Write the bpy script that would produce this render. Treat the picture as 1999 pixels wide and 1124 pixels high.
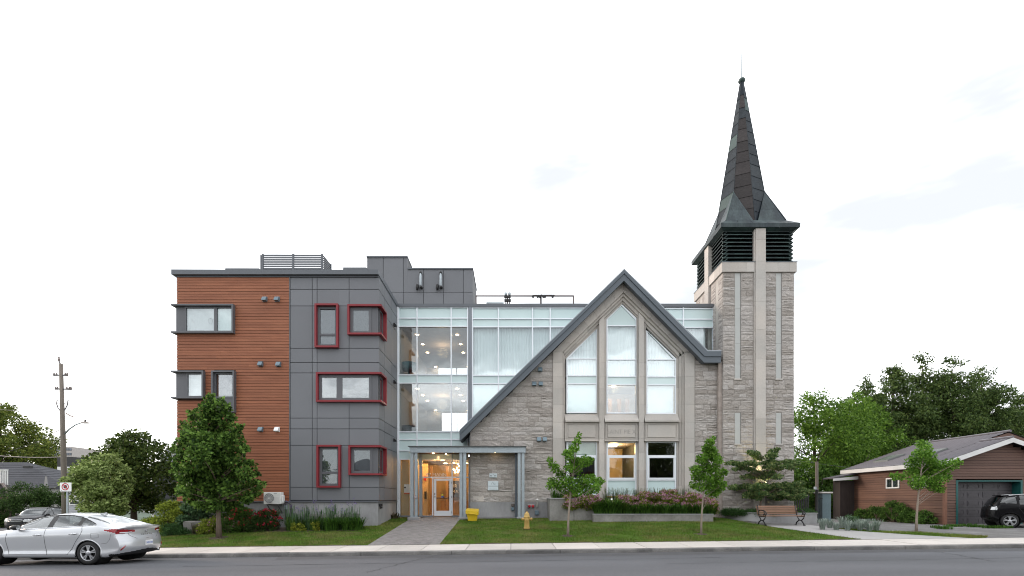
import bpy, bmesh, math, random
import numpy as np
from mathutils import Vector, Matrix
R = math.radians
SC = bpy.context.scene
for o in list(bpy.data.objects): bpy.data.objects.remove(o)
C = SC.collection
# ------------------------------------------------------------------ camera
F = 945.0            # focal length in photo pixels (1999 wide), shift lens, horizon at row 975
CZ = 1.87            # eye height above the road
cd = bpy.data.cameras.new('camera'); cam = bpy.data.objects.new('camera', cd); C.objects.link(cam)
cam.location = (0, 0, CZ); cam.rotation_euler = (R(90), 0, 0)
cd.sensor_width = 36; cd.lens = F / 1999 * 36; cd.shift_y = (975 - 562) / 1999; cd.clip_end = 3000
SC.camera = cam
# ------------------------------------------------------------------ sky
SUN_EL, SUN_AZ = 16.0, -68.0          # low evening sun, left of and behind the building (azimuth from +Y, clockwise)
w = bpy.data.worlds.new('World'); SC.world = w; w.use_nodes = True
nt = w.node_tree; nt.nodes.clear(); N = nt.nodes.new; L = nt.links.new
out = N('ShaderNodeOutputWorld'); mixs = N('ShaderNodeMixShader')
sky = N('ShaderNodeTexSky'); sky.sky_type = 'NISHITA'; sky.sun_disc = False
sky.sun_elevation = R(SUN_EL); sky.sun_rotation = R(SUN_AZ)
b1 = N('ShaderNodeBackground'); b1.inputs[1].default_value = 0.12; L(sky.outputs[0], b1.inputs[0])
tc = N('ShaderNodeTexCoord'); mp = N('ShaderNodeMapping'); mp.inputs['Scale'].default_value = (1.0, 1.0, 4.0); mp.inputs['Location'].default_value = (0.0, 0.0, 0.0)
L(tc.outputs['Generated'], mp.inputs[0])
nz = N('ShaderNodeTexNoise'); nz.inputs['Scale'].default_value = 1.7; nz.inputs['Detail'].default_value = 5
nz.inputs['Distortion'].default_value = 0.5; L(mp.outputs[0], nz.inputs[0])
cr = N('ShaderNodeValToRGB'); L(nz.outputs[0], cr.inputs[0])
cr.color_ramp.elements[0].position = 0.40; cr.color_ramp.elements[0].color = (0.304, 0.312, 0.322, 1)
cr.color_ramp.elements[1].position = 0.64; cr.color_ramp.interpolation = 'EASE'; cr.color_ramp.elements[1].color = (0.985, 0.99, 1.0, 1)
b2 = N('ShaderNodeBackground'); b2.inputs[1].default_value = 1.46; L(cr.outputs[0], b2.inputs[0])
mixs.inputs[0].default_value = 0.90
L(b1.outputs[0], mixs.inputs[1]); L(b2.outputs[0], mixs.inputs[2]); L(mixs.outputs[0], out.inputs[0])
# ------------------------------------------------------------------ sun (thin overcast, soft)
sd = bpy.data.lights.new('sun', 'SUN'); sd.energy = 1.0; sd.angle = R(14); sd.color = (1.0, 0.80, 0.66)
so = bpy.data.objects.new('sun', sd); C.objects.link(so)
sv = Vector((math.sin(R(SUN_AZ)) * math.cos(R(SUN_EL)), math.cos(R(SUN_AZ)) * math.cos(R(SUN_EL)), math.sin(R(SUN_EL))))
so.rotation_euler = sv.to_track_quat('Z', 'Y').to_euler(); so.location = sv * 60
SC.view_settings.view_transform = 'Standard'; SC.view_settings.look = 'None'
SC.view_settings.exposure = 1.16; SC.view_settings.gamma = 1.0; SC.view_settings.use_curve_mapping = False
SC.cycles.use_denoising = True; SC.cycles.filter_width = 1.1
SC.cycles.max_bounces = 6; SC.cycles.transparent_max_bounces = 12; SC.cycles.diffuse_bounces = 3
SC.cycles.glossy_bounces = 3; SC.cycles.transmission_bounces = 3
SC.cycles.caustics_reflective = False; SC.cycles.caustics_refractive = False
SC.cycles.sample_clamp_indirect = 4.0
SC.render.film_transparent = False
# ------------------------------------------------------------------ helpers
def P(px, py, Y):
    """world point seen at photo pixel (px, py) at depth Y"""
    return Vector(((px - 1000) / F * Y, Y, CZ - (py - 975) / F * Y))
def PX(px, Y): return (px - 1000) / F * Y
def PZ(py, Y): return CZ - (py - 975) / F * Y
def lerp(a, b, t): return a + (b - a) * t
def interp(x, pts):
    if x <= pts[0][0]: return pts[0][1]
    for (a, u), (b, v) in zip(pts, pts[1:]):
        if x <= b: return u + (v - u) * (x - a) / (b - a)
    return pts[-1][1]
KS = [(-60, -.03), (-34, -.03), (-22, .0), (-16, .05), (-12, .085), (-8, .09), (8, .09), (14, .06), (20, .01), (80, .01)]
def road_z(X): return 0.0118 * (max(-70, min(70, X)) + 11.5)
def gz(X, Y):
    s = road_z(X) + 0.095
    if Y < 18: return s
    return s + interp(X, KS) * (min(Y, 25.8) - 18)
def ground_hit(px, py):
    Y = 16.0
    while Y < 60:
        if PZ(py, Y) <= gz(PX(px, Y), Y): break
        Y += 0.02
    return Vector((PX(px, Y), Y, gz(PX(px, Y), Y)))

def tag(o, label=None, cat=None, group=None, kind=None):
    if label: o['label'] = label
    if cat: o['category'] = cat
    if group: o['group'] = group
    if kind: o['kind'] = kind
    return o
def thing(name, label, cat, loc=(0, 0, 0), rz=0, group=None):
    o = bpy.data.objects.new(name, None); C.objects.link(o)
    o.empty_display_size = .2
    o.location = loc; o.rotation_euler = (0, 0, rz)
    return tag(o, label, cat, group)
def origin_of(p):
    v = Vector((0, 0, 0))
    while p is not None:
        v = v + Vector(p.location); p = p.parent
    return v
class MB:
    """collects faces, then links them as ONE mesh object"""
    def __init__(s): s.v = []; s.f = []
    def add(s, vs, fs):
        n = len(s.v); s.v += [tuple(v) for v in vs]; s.f += [tuple(i + n for i in f) for f in fs]; return s
    def box(s, x0, x1, y0, y1, z0, z1):
        return s.add([(x0,y0,z0),(x1,y0,z0),(x1,y1,z0),(x0,y1,z0),(x0,y0,z1),(x1,y0,z1),(x1,y1,z1),(x0,y1,z1)],
                     [(0,3,2,1),(4,5,6,7),(0,1,5,4),(1,2,6,5),(2,3,7,6),(3,0,4,7)])
    def bbox(s, x0, x1, y0, y1, z0, z1, b=.01):
        """box with all its edges chamfered"""
        b = min(b, (x1-x0)*.45, (y1-y0)*.45, (z1-z0)*.45)
        vs = []; idx = {}
        for ix in (0, 1):
            for iy in (0, 1):
                for iz in (0, 1):
                    c = (x1 if ix else x0, y1 if iy else y0, z1 if iz else z0)
                    sg = (-1 if ix else 1, -1 if iy else 1, -1 if iz else 1)
                    for ax in range(3):
                        p = [c[k] + (0 if k == ax else sg[k] * b) for k in range(3)]
                        idx[(ix, iy, iz, ax)] = len(vs); vs.append(p)
        fs = []
        def q(*k): fs.append(tuple(idx[i] for i in k))
        for ax in range(3):
            o1, o2 = [k for k in range(3) if k != ax]
            for e in (0, 1):
                ks = []
                for a, b_ in ((0,0),(1,0),(1,1),(0,1)):
                    t = [0,0,0]; t[ax] = e; t[o1] = a; t[o2] = b_; ks.append((*t, ax))
                q(*ks)
        for ax in range(3):
            o1, o2 = [k for k in range(3) if k != ax]
            for a in (0, 1):
                for c in (0, 1):
                    t0 = [0,0,0]; t0[o1] = a; t0[o2] = c; t1 = list(t0); t1[ax] = 1
                    q((*t0, o1), (*t1, o1), (*t1, o2), (*t0, o2))
        for ix in (0, 1):
            for iy in (0, 1):
                for iz in (0, 1): q((ix,iy,iz,0),(ix,iy,iz,1),(ix,iy,iz,2))
        return s.add(vs, fs)
    def prism(s, poly, y0, y1):
        """polygon in (x,z) extruded along y"""
        n = len(poly)
        return s.add([(x, y0, z) for x, z in poly] + [(x, y1, z) for x, z in poly],
                     [tuple(range(n)), tuple(range(2*n-1, n-1, -1))] + [(i, (i+1) % n + 0, (i+1) % n + n, i + n) for i in range(n)])
    def prism_z(s, poly, z0, z1):
        n = len(poly)
        return s.add([(x, y, z0) for x, y in poly] + [(x, y, z1) for x, y in poly],
                     [tuple(range(n)), tuple(range(2*n-1, n-1, -1))] + [(i, (i+1) % n, (i+1) % n + n, i + n) for i in range(n)])
    def prism_x(s, poly, x0, x1):
        n = len(poly)
        return s.add([(x0, y, z) for y, z in poly] + [(x1, y, z) for y, z in poly],
                     [tuple(range(n)), tuple(range(2*n-1, n-1, -1))] + [(i, (i+1) % n, (i+1) % n + n, i + n) for i in range(n)])
    def tube(s, pts, rad, n=8, cap=True):
        pts = [Vector(p) for p in pts]
        if not hasattr(rad, '__len__'): rad = [rad] * len(pts)
        base = len(s.v); up = Vector((0, 0, 1)); a0 = None
        for i, p in enumerate(pts):
            d = (pts[min(i+1, len(pts)-1)] - pts[max(i-1, 0)])
            d = d.normalized() if d.length > 1e-9 else up
            if a0 is None:
                a = d.cross(Vector((1, 0, 0)) if abs(d.x) < .9 else Vector((0, 1, 0))).normalized()
            else:
                a = a0 - d * a0.dot(d); a = a.normalized() if a.length > 1e-6 else d.orthogonal().normalized()
            a0 = a; b = d.cross(a)
            for k in range(n):
                t = 2 * math.pi * k / n
                s.v.append(tuple(p + (a * math.cos(t) + b * math.sin(t)) * rad[i]))
        for i in range(len(pts) - 1):
            for k in range(n):
                s.f.append((base+i*n+k, base+i*n+(k+1) % n, base+(i+1)*n+(k+1) % n, base+(i+1)*n+k))
        if cap:
            s.f.append(tuple(base + k for k in range(n-1, -1, -1)))
            s.f.append(tuple(base + (len(pts)-1)*n + k for k in range(n)))
        return s
    def lathe(s, prof, c, n=20, axis='z', cap=True):
        base = len(s.v)
        for r, h in prof:
            for k in range(n):
                t = 2*math.pi*k/n; u, v = r*math.cos(t), r*math.sin(t)
                s.v.append((c[0]+u, c[1]+v, c[2]+h) if axis == 'z' else (c[0]+u, c[1]+h, c[2]+v) if axis == 'y' else (c[0]+h, c[1]+u, c[2]+v))
        for i in range(len(prof)-1):
            for k in range(n):
                s.f.append((base+i*n+k, base+i*n+(k+1) % n, base+(i+1)*n+(k+1) % n, base+(i+1)*n+k))
        if cap: s.f.append(tuple(base+k for k in range(n-1, -1, -1))); s.f.append(tuple(base+(len(prof)-1)*n+k for k in range(n)))
        return s
    def mesh(s, name, off=(0, 0, 0)):
        m = bpy.data.meshes.new(name); ox, oy, oz = off
        m.from_pydata([(a-ox, b-oy, c-oz) for a, b, c in s.v], [], s.f); return m
    def build(s, name, mat, parent=None, smooth=False, local=False, fix=True, angle=None):
        off = (0, 0, 0) if local or parent is None else origin_of(parent)
        m = s.mesh(name, off)
        if fix:
            bm = bmesh.new(); bm.from_mesh(m); bmesh.ops.recalc_face_normals(bm, faces=bm.faces); bm.to_mesh(m); bm.free()
        return link(name, m, mat, parent, smooth, angle)
def link(name, m, mat, parent=None, smooth=False, angle=None):
    o = bpy.data.objects.new(name, m); C.objects.link(o)
    if mat is not None and len(m.materials) == 0: m.materials.append(mat)
    if smooth:
        m.polygons.foreach_set('use_smooth', [True] * len(m.polygons))
        if angle: m.set_sharp_from_angle(angle=R(angle))
    if parent is not None: o.parent = parent
    return o
def np_mesh(name, V, Fa, mat, parent=None, smooth=False):
    """fast mesh from numpy arrays (faces all of the same size), world coordinates"""
    V = np.asarray(V, dtype=np.float32).reshape(-1, 3); Fa = np.asarray(Fa, dtype=np.int32)
    if parent is not None: V = V - np.array(origin_of(parent), dtype=np.float32)
    k = Fa.shape[1]; n = Fa.shape[0]
    m = bpy.data.meshes.new(name)
    m.vertices.add(len(V)); m.vertices.foreach_set('co', V.ravel())
    m.loops.add(n * k); m.loops.foreach_set('vertex_index', Fa.ravel())
    m.polygons.add(n); m.polygons.foreach_set('loop_start', np.arange(0, n * k, k, dtype=np.int32))
    m.update(calc_edges=True)
    return link(name, m, mat, parent, smooth)
_unit = {}
def piece(name, mat, parent, x0, x1, y0, y1, z0, z1, b=0):
    """a box-shaped piece that shares one unit mesh per material with its likes"""
    key = (mat.name, b)
    if key not in _unit:
        mb = MB().box(-.5, .5, -.5, .5, -.5, .5) if not b else MB().bbox(-.5, .5, -.5, .5, -.5, .5, b)
        m = mb.mesh('unit_' + name)
        bm = bmesh.new(); bm.from_mesh(m); bmesh.ops.recalc_face_normals(bm, faces=bm.faces); bm.to_mesh(m); bm.free()
        m.materials.append(mat); _unit[key] = m
    o = bpy.data.objects.new(name, _unit[key]); C.objects.link(o); o.parent = parent
    c = Vector(((x0+x1)/2, (y0+y1)/2, (z0+z1)/2)) - (origin_of(parent) if parent else Vector((0, 0, 0)))
    o.location = c; o.scale = (x1-x0, y1-y0, z1-z0)
    return o
def copy_tree(o, parent=None):
    c = o.copy(); C.objects.link(c); c.parent = parent
    for ch in list(o.children): copy_tree(ch, c)
    return c
def text(name, body, size, loc, mat, parent, rot=(math.pi/2, 0, 0), ext=.004, align='CENTER', sx=1.0, space=1.0):
    cu = bpy.data.curves.new(name, 'FONT'); cu.body = body; cu.size = size; cu.extrude = ext
    cu.align_x = align; cu.align_y = 'CENTER'; cu.space_character = space
    cu.resolution_u = 3
    tmp = bpy.data.objects.new(name, cu); C.objects.link(tmp); bpy.context.view_layer.update()
    me = bpy.data.meshes.new_from_object(tmp.evaluated_get(bpy.context.evaluated_depsgraph_get())); bpy.data.objects.remove(tmp); bpy.data.curves.remove(cu)
    me.materials.clear(); me.materials.append(mat); me.name = name
    o = bpy.data.objects.new(name, me); C.objects.link(o); o.parent = parent
    o.location = Vector(loc) - (origin_of(parent) if parent else Vector((0, 0, 0))); o.rotation_euler = rot; o.scale = (sx, 1, 1)
    return o
# ------------------------------------------------------------------ materials
def M(name, col, rough=.6, metal=0.0, var=.10, ns=2.0, col2=None, src='noise', stretch=(1, 1, 1), obj=0.0, isl=0.0,
      bump=0.0, bs=40.0, bstretch=(1, 1, 1), spec=.4, coat=0.0, var2=0.0, ns2=12.0, emit=None, es=0.0, trans=0.0, lo=.35, hi=.65):
    m = bpy.data.materials.new(name); m.use_nodes = True; t = m.node_tree; n = t.nodes; l = t.links
    b = n['Principled BSDF']; b.inputs['Roughness'].default_value = rough; b.inputs['Metallic'].default_value = metal
    b.inputs['Specular IOR Level'].default_value = spec; b.inputs['Coat Weight'].default_value = coat
    b.inputs['Coat Roughness'].default_value = .04
    geo = n.new('ShaderNodeNewGeometry'); oi = n.new('ShaderNodeObjectInfo')
    def noise(scale, st, det=5):
        mp = n.new('ShaderNodeMapping'); mp.inputs['Scale'].default_value = st; l.new(geo.outputs['Position'], mp.inputs[0])
        x = n.new('ShaderNodeTexNoise'); x.inputs['Scale'].default_value = scale; x.inputs['Detail'].default_value = det
        l.new(mp.outputs[0], x.inputs[0]); return x.outputs[0]
    def math_(op, a, b_):
        x = n.new('ShaderNodeMath'); x.operation = op
        for i, q in enumerate((a, b_)):
            if isinstance(q, (int, float)): x.inputs[i].default_value = q
            else: l.new(q, x.inputs[i])
        return x.outputs[0]
    def around(sock, amp): return math_('ADD', math_('MULTIPLY', math_('SUBTRACT', sock, .5), 2 * amp), 1.0)
    fac = None
    n1 = noise(ns, stretch) if (var or (col2 and src == 'noise')) else None
    def mul(f, g): return g if f is None else math_('MULTIPLY', f, g)
    if var: fac = mul(fac, around(n1, var * 2))
    if var2: fac = mul(fac, around(noise(ns2, stretch), var2 * 2))
    if obj: fac = mul(fac, around(oi.outputs['Random'], obj))
    if isl: fac = mul(fac, around(geo.outputs['Random Per Island'], isl))
    rgb = n.new('ShaderNodeRGB'); rgb.outputs[0].default_value = (*col, 1); cur = rgb.outputs[0]
    if col2:
        s = oi.outputs['Random'] if src == 'obj' else geo.outputs['Random Per Island'] if src == 'isl' else None
        if s is None:
            mr = n.new('ShaderNodeMapRange'); mr.inputs[1].default_value = lo; mr.inputs[2].default_value = hi
            l.new(noise(ns * .7, stretch, 6), mr.inputs[0]); s = mr.outputs[0]
        mx = n.new('ShaderNodeMix'); mx.data_type = 'RGBA'; l.new(s, mx.inputs[0])
        l.new(cur, mx.inputs[6]); mx.inputs[7].default_value = (*col2, 1); cur = mx.outputs[2]
    if fac is not None:
        vm = n.new('ShaderNodeVectorMath'); vm.operation = 'SCALE'; l.new(cur, vm.inputs[0]); l.new(fac, vm.inputs['Scale']); cur = vm.outputs[0]
    l.new(cur, b.inputs['Base Color'])
    if bump:
        bp = n.new('ShaderNodeBump'); bp.inputs['Strength'].default_value = bump; bp.inputs['Distance'].default_value = .02
        l.new(noise(bs, bstretch, 6), bp.inputs['Height']); l.new(bp.outputs[0], b.inputs['Normal'])
    if emit: b.inputs['Emission Color'].default_value = (*emit, 1); b.inputs['Emission Strength'].default_value = es
    if trans:
        tr = n.new('ShaderNodeBsdfTranslucent'); l.new(cur, tr.inputs[0]); ms = n.new('ShaderNodeMixShader')
        ms.inputs[0].default_value = trans; l.new(b.outputs[0], ms.inputs[1]); l.new(tr.outputs[0], ms.inputs[2])
        l.new(ms.outputs[0], n['Material Output'].inputs[0])
    return m
def GL(name, tint=(.8, .85, .85), refl=.10, k=1.0, wav=.02, rough=.0):
    """thin window glass: see-through, with a mirror layer that grows at grazing angles"""
    m = bpy.data.materials.new(name); m.use_nodes = True; t = m.node_tree; n = t.nodes; l = t.links; n.clear()
    o = n.new('ShaderNodeOutputMaterial'); mx = n.new('ShaderNodeMixShader'); tr = n.new('ShaderNodeBsdfTransparent')
    tr.inputs[0].default_value = (*tint, 1); g = n.new('ShaderNodeBsdfGlossy'); g.inputs['Roughness'].default_value = rough
    g.inputs[0].default_value = (.95, .98, 1, 1)
    lw = n.new('ShaderNodeLayerWeight'); lw.inputs[0].default_value = .5
    pw = n.new('ShaderNodeMath'); pw.operation = 'POWER'; pw.inputs[1].default_value = 4.0; l.new(lw.outputs['Facing'], pw.inputs[0])
    a = n.new('ShaderNodeMath'); a.operation = 'MULTIPLY_ADD'; a.inputs[1].default_value = .9 * k; a.inputs[2].default_value = refl + .03; a.use_clamp = True
    l.new(pw.outputs[0], a.inputs[0]); l.new(a.outputs[0], mx.inputs[0])
    if wav:
        geo = n.new('ShaderNodeNewGeometry'); nz = n.new('ShaderNodeTexNoise'); nz.inputs['Scale'].default_value = 1.3; nz.inputs['Detail'].default_value = 1
        l.new(geo.outputs['Position'], nz.inputs[0]); bp = n.new('ShaderNodeBump'); bp.inputs['Strength'].default_value = wav; bp.inputs['Distance'].default_value = .3
        l.new(nz.outputs[0], bp.inputs['Height']); l.new(bp.outputs[0], g.inputs['Normal'])
    l.new(tr.outputs[0], mx.inputs[1]); l.new(g.outputs[0], mx.inputs[2]); l.new(mx.outputs[0], o.inputs[0])
    return m
def EM(name, col, s):
    m = bpy.data.materials.new(name); m.use_nodes = True; n = m.node_tree.nodes; n.clear()
    o = n.new('ShaderNodeOutputMaterial'); e = n.new('ShaderNodeEmission'); e.inputs[0].default_value = (*col, 1); e.inputs[1].default_value = s
    m.node_tree.links.new(e.outputs[0], o.inputs[0]); return m
asphalt = M('asphalt', (.106, .110, .122), .85, col2=(.088, .091, .10), var=.14, ns=.6, stretch=(.25, 1, 1), var2=.22, ns2=90, bump=.5, bs=120)
asphalt_patch = M('asphalt_patch', (.080, .080, .085), .9, var=.12, ns=1.5, var2=.2, ns2=80, bump=.5, bs=120)
concrete = M('concrete', (.54, .50, .465), .85, var=.10, ns=.9, var2=.08, ns2=18, obj=.11, bump=.3, bs=60)
kerb_m = M('kerb_concrete', (.12, .117, .114), .9, var=.25, ns=2.2, col2=(.19, .183, .175), obj=.12, var2=.2, ns2=25, bump=.6, bs=45)
conc_wall = M('concrete_wall', (.33, .33, .33), .85, var=.12, ns=1.0, col2=(.25, .25, .255), var2=.08, ns2=9, bump=.25, bs=30, stretch=(1, 1, .5))
conc_dark = M('concrete_weathered', (.27, .262, .25), .9, var=.2, ns=1.4, col2=(.18, .172, .16), var2=.15, ns2=11, bump=.5, bs=30)
soil = M('soil', (.07, .052, .036), .95, var=.25, ns=3, var2=.2, ns2=30, bump=.8, bs=40)
lawn_m = M('lawn_soil', (.074, .128, .023), .95, spec=.05, var=.2, ns=1.6, col2=(.115, .11, .045), var2=.25, ns2=25, bump=.8, bs=50, lo=.45, hi=.66)
ground_m = M('ground_far', (.06, .08, .03), .95, var=.2, ns=.3, col2=(.12, .11, .09), var2=.2, ns2=9)
gravel_m = M('gravel', (.20, .195, .195), .95, var=.15, ns=1.2, var2=.3, ns2=35, bump=1.0, bs=60, col2=(.14, .135, .13))
board_m = M('cedar_board', (.30, .112, .056), .6, var=.10, ns=2.2, stretch=(.6, 1, 5), obj=.08, var2=.13, ns2=22, col2=(.25, .088, .043), bump=.15, bs=30, bstretch=(.3, 1, 6))
board_back = M('board_gap', (.09, .045, .03), .8)
panel_m = M('grey_panel', (.158, .164, .178), .55, var=.035, ns=.8, obj=.055, bump=.04, bs=90)
joint_m = M('panel_joint', (.055, .058, .065), .6)
trim_m = M('dark_trim', (.112, .122, .137), .45, var=.04)
frame_grey = M('window_frame_grey', (.105, .108, .118), .4, var=.03)
red_m = M('red_frame', (.215, .019, .026), .42, var=.06, ns=3)
alu = M('white_aluminium', (.74, .78, .82), .38, metal=.15, var=.03)
alu_grey = M('grey_aluminium', (.20, .22, .25), .4, var=.03)
mint = M('mint_spandrel', (.57, .70, .70), .16, var=.02, spec=.6, obj=.03)
mint_blind = M('blind_pale', (.74, .85, .84), .7, var=.02)
white_blind = M('blind_white', (.80, .82, .83), .7, var=.04, ns=2)
curtain_m = M('curtain_white', (.86, .90, .91), .85, var=.03, trans=.08)
glass = GL('window_glass', (.965, .99, .99), .11)
glass_clear = GL('window_glass_clear', (.94, .98, .98), .11, wav=.015)
glass_dark = GL('window_glass_dark', (.80, .85, .86), .05)
glass_low = GL('window_glass_low', (.94, .95, .93), .015)
glass_ent = GL('window_glass_entrance', (.97, .98, .97), .015, wav=.01)
stone_m = M('rock_faced_stone', (.41, .37, .335), .9, var=.12, ns=1.3, obj=.32, var2=.18, ns2=14, col2=(.31, .29, .275), src='obj', bump=.7, bs=22)
mortar_m = M('mortar', (.30, .275, .25), .95, var=.15, ns=6)
dressed_m = M('dressed_limestone', (.475, .435, .395), .8, var=.07, ns=.8, obj=.10, var2=.06, ns2=15, bump=.15, bs=50, col2=(.42, .40, .375))
dressed_dk = M('carved_letters', (.20, .19, .18), .9)
fascia_m = M('slate_fascia', (.088, .106, .125), .45, var=.04, ns=1.5)
galv = M('galvanised_steel', (.34, .39, .42), .42, metal=.35, var=.08, ns=5, var2=.05, ns2=30)
galv_dk = M('galvanised_dark', (.08, .08, .08), .6)
copper = M('aged_copper', (.012, .020, .029), .6, spec=.22, metal=.0, var=.25, ns=1.2, stretch=(1, 1, .5), obj=.22, col2=(.022, .028, .033), src='obj', var2=.25, ns2=7)
copper_brown = M('brown_copper', (.036, .031, .031), .6, spec=.22, metal=.0, var=.2, ns=1.6, obj=.2, var2=.2, ns2=8)
copper_green = M('green_copper', (.045, .075, .072), .6, metal=.0, var=.2, ns=1.6, obj=.15, var2=.2, ns2=8)
copper_slate = M('slate_copper', (.030, .040, .047), .55, spec=.25, var=.30, ns=1.6, stretch=(1.5, 1.5, .4), obj=.18, col2=(.055, .075, .078), var2=.28, ns2=9)
copper_lv = M('louvre_copper', (.022, .034, .036), .5, metal=.2, var=.3, ns=3, col2=(.035, .065, .06), obj=.2, var2=.2, ns2=15)
slit_m = M('slit_glass_block', (.40, .41, .395), .3, var=.05)
black_m = M('black_metal', (.012, .012, .013), .4)
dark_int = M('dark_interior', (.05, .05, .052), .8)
wall_warm = M('interior_wall_warm', (.52, .38, .22), .8, var=.05)
wall_white = M('interior_wall_white', (.30, .285, .28), .8, var=.04)
floor_int = M('interior_floor', (.30, .26, .22), .4, var=.08)
ceil_int = M('interior_ceiling', (.30, .275, .28), .8)
lamp_warm = EM('lamp_warm', (1.0, .70, .36), 12)
lamp_soft = EM('lamp_panel', (1.0, .86, .62), 5)
lamp_day = EM('lamp_downlight', (1.0, .66, .34), 22)
bench_wood = M('bench_wood', (.19, .103, .062), .6, var=.12, ns=3, stretch=(.5, 3, 3), obj=.1)
yellow_p = M('yellow_plastic', (.62, .42, .02), .4, var=.06, var2=.06)
yellow_h = M('hydrant_paint', (.50, .33, .105), .5, var=.12, ns=6)
wood_pole = M('weathered_pole', (.175, .152, .13), .9, var=.15, ns=1.5, stretch=(6, 6, .4), var2=.15, ns2=8)
white_p = M('white_paint', (.72, .72, .70), .5, var=.04)
sign_white = M('sign_white', (.78, .79, .80), .45, var=.02)
sign_red = M('sign_red', (.45, .02, .03), .45)
sign_black = M('sign_black', (.03, .03, .03), .5)
plaque = M('plaque_pale', (.56, .63, .66), .4, var=.03)
steel_blue = M('vent_hood', (.16, .22, .26), .4, metal=.3, var=.06)
# ------------------------------------------------------------------ ground, road, pavement
def frange(a, b, n): return [a + (b - a) * i / n for i in range(n + 1)]
def sheet(name, X0, X1, Ys, nx, dz, mat, kind='structure', zf=gz, parent=None):
    V = []; Fa = []
    for y in Ys:
        a, b = X0(y), X1(y)
        for i in range(nx + 1):
            x = a + (b - a) * i / nx; V.append((x, y, zf(x, y) + dz))
    for j in range(len(Ys) - 1):
        for i in range(nx):
            k = j * (nx + 1) + i; Fa.append((k, k + 1, k + nx + 2, k + nx + 1))
    o = np_mesh(name, V, Fa, mat, parent, smooth=True)
    if kind: o['kind'] = kind
    return o
def base_z(x, y): return road_z(x) - .14 if y < 17.9 else gz(x, y) - .012
gx = [-900, -300, -120] + frange(-70, 70, 70) + [120, 300, 900]
def ground():
    Ys = [-300, -60, -20, 0, 10, 15, 17.85, 17.95] + frange(18.2, 30, 36) + [36, 45, 60, 100, 300, 1400]
    V = [(x, y, base_z(x, y)) for y in Ys for x in gx]; n = len(gx)
    Fa = [(j*n+i, j*n+i+1, (j+1)*n+i+1, (j+1)*n+i) for j in range(len(Ys)-1) for i in range(n-1)]
    o = np_mesh('ground', V, Fa, ground_m, None, True); o['kind'] = 'structure'
ground()
def rz_(x, y): return road_z(x) + interp(y, [(-8, -.07), (3, .06), (9, .05), (13.8, .0), (16.02, -.07)])
sheet('road', lambda y: -160, lambda y: 160, [-8, -4, 0, 4, 7, 9, 10.5, 12, 13, 14, 15, 16.02], 120, 0, asphalt, zf=rz_)
sheet('gutter_patch', lambda y: -7.6 + .4*math.sin(y), lambda y: 30, [15.0, 15.3, 15.6, 15.9, 16.01], 60, .004, asphalt_patch, zf=rz_)
# side street to the left
sheet('side_street', lambda y: -47, lambda y: -36.5, [16, 18, 22, 27, 35, 60, 120], 4, .004, asphalt, zf=lambda x, y: gz(x, y) if y > 18 else road_z(x) - .05)
sw = sheet('sidewalk', lambda y: -36, lambda y: 60, [16.16, 17.0, 17.99], 80, .0, conc_dark, zf=lambda x, y: road_z(x) + lerp(.050, .080, (y-16.15)/1.85))
x = -35.0; rnd = random.Random(4)
while x < 45:
    wd = 1.52
    mb = MB(); a, b = x + .013, x + wd - .013; dz = rnd.uniform(-.004, .004)
    vs = []
    for xx in (a, b):
        for yy, h in ((16.165, .066), (17.985, .096)):
            vs.append((xx, yy, road_z(xx) + h + dz)); vs.append((xx, yy, road_z(xx) + h - .05))
    mb.add(vs, [(0, 2, 6, 4), (0, 4, 5, 1), (4, 6, 7, 5), (6, 2, 3, 7), (2, 0, 1, 3)])
    mb.build('paving_slab', concrete, sw); x += wd
ke = sheet('kerb', lambda y: -36, lambda y: 60, [16.02, 16.15], 40, -.005, kerb_m, zf=lambda x, y: road_z(x) + .03)
x = -35.6
while x < 45:
    wd = rnd.choice((3.0, 3.0, 2.4, 1.8)); mb = MB(); vs = []; n = 8; dz = rnd.uniform(-.006, .006)
    prof = [(16.0, -.16), (16.0, -.02), (16.004, .035), (16.015, .052), (16.04, .062), (16.155, .066), (16.155, -.10)]
    for i in range(n + 1):
        xx = x + .007 + (wd - .014) * i / n
        for y, h in prof:
            j = 0 if h < 0 else rnd.uniform(-.007, .007)
            vs.append((xx, y + j * .6, road_z(xx) + h + dz * (h > 0) + j * .5))
    m = len(prof); fs = [(i*m+k, i*m+k+1, (i+1)*m+k+1, (i+1)*m+k) for i in range(n) for k in range(m-1)]
    mb.add(vs, fs + [tuple(range(m)), tuple(range(n*m+m-1, n*m-1, -1))]); mb.build('kerb_stone', kerb_m, ke); x += wd
crk = M('crack_tar', (.035, .035, .037), .8)
for k, (x0_, y0_, x1_, y1_) in enumerate(((-9, 13.2, 6, 13.9), (4, 12.6, 21, 13.3), (-3.5, 11.6, -2.4, 15.8), (12.2, 12.2, 13.4, 15.9))):
    r_ = random.Random(k); n = 40; L_, R_ = [], []
    for i in range(n + 1):
        t = i / n; xx, yy = lerp(x0_, x1_, t) + (r_.uniform(-.05, .05) if abs(x1_-x0_) < 3 else 0), lerp(y0_, y1_, t) + r_.uniform(-.05, .05) * (abs(x1_-x0_) > 3); wd = r_.uniform(.006, .02)
        d = (0, wd) if abs(x1_-x0_) > 3 else (wd, 0); L_.append((xx - d[0], yy - d[1], rz_(xx, yy) + .005)); R_.append((xx + d[0], yy + d[1], rz_(xx, yy) + .005))
    o = MB().add(L_ + R_, [(i, i+1, n+2+i, n+1+i) for i in range(n)]).build('road_crack', crk, bpy.data.objects['road'], fix=False)
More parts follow.
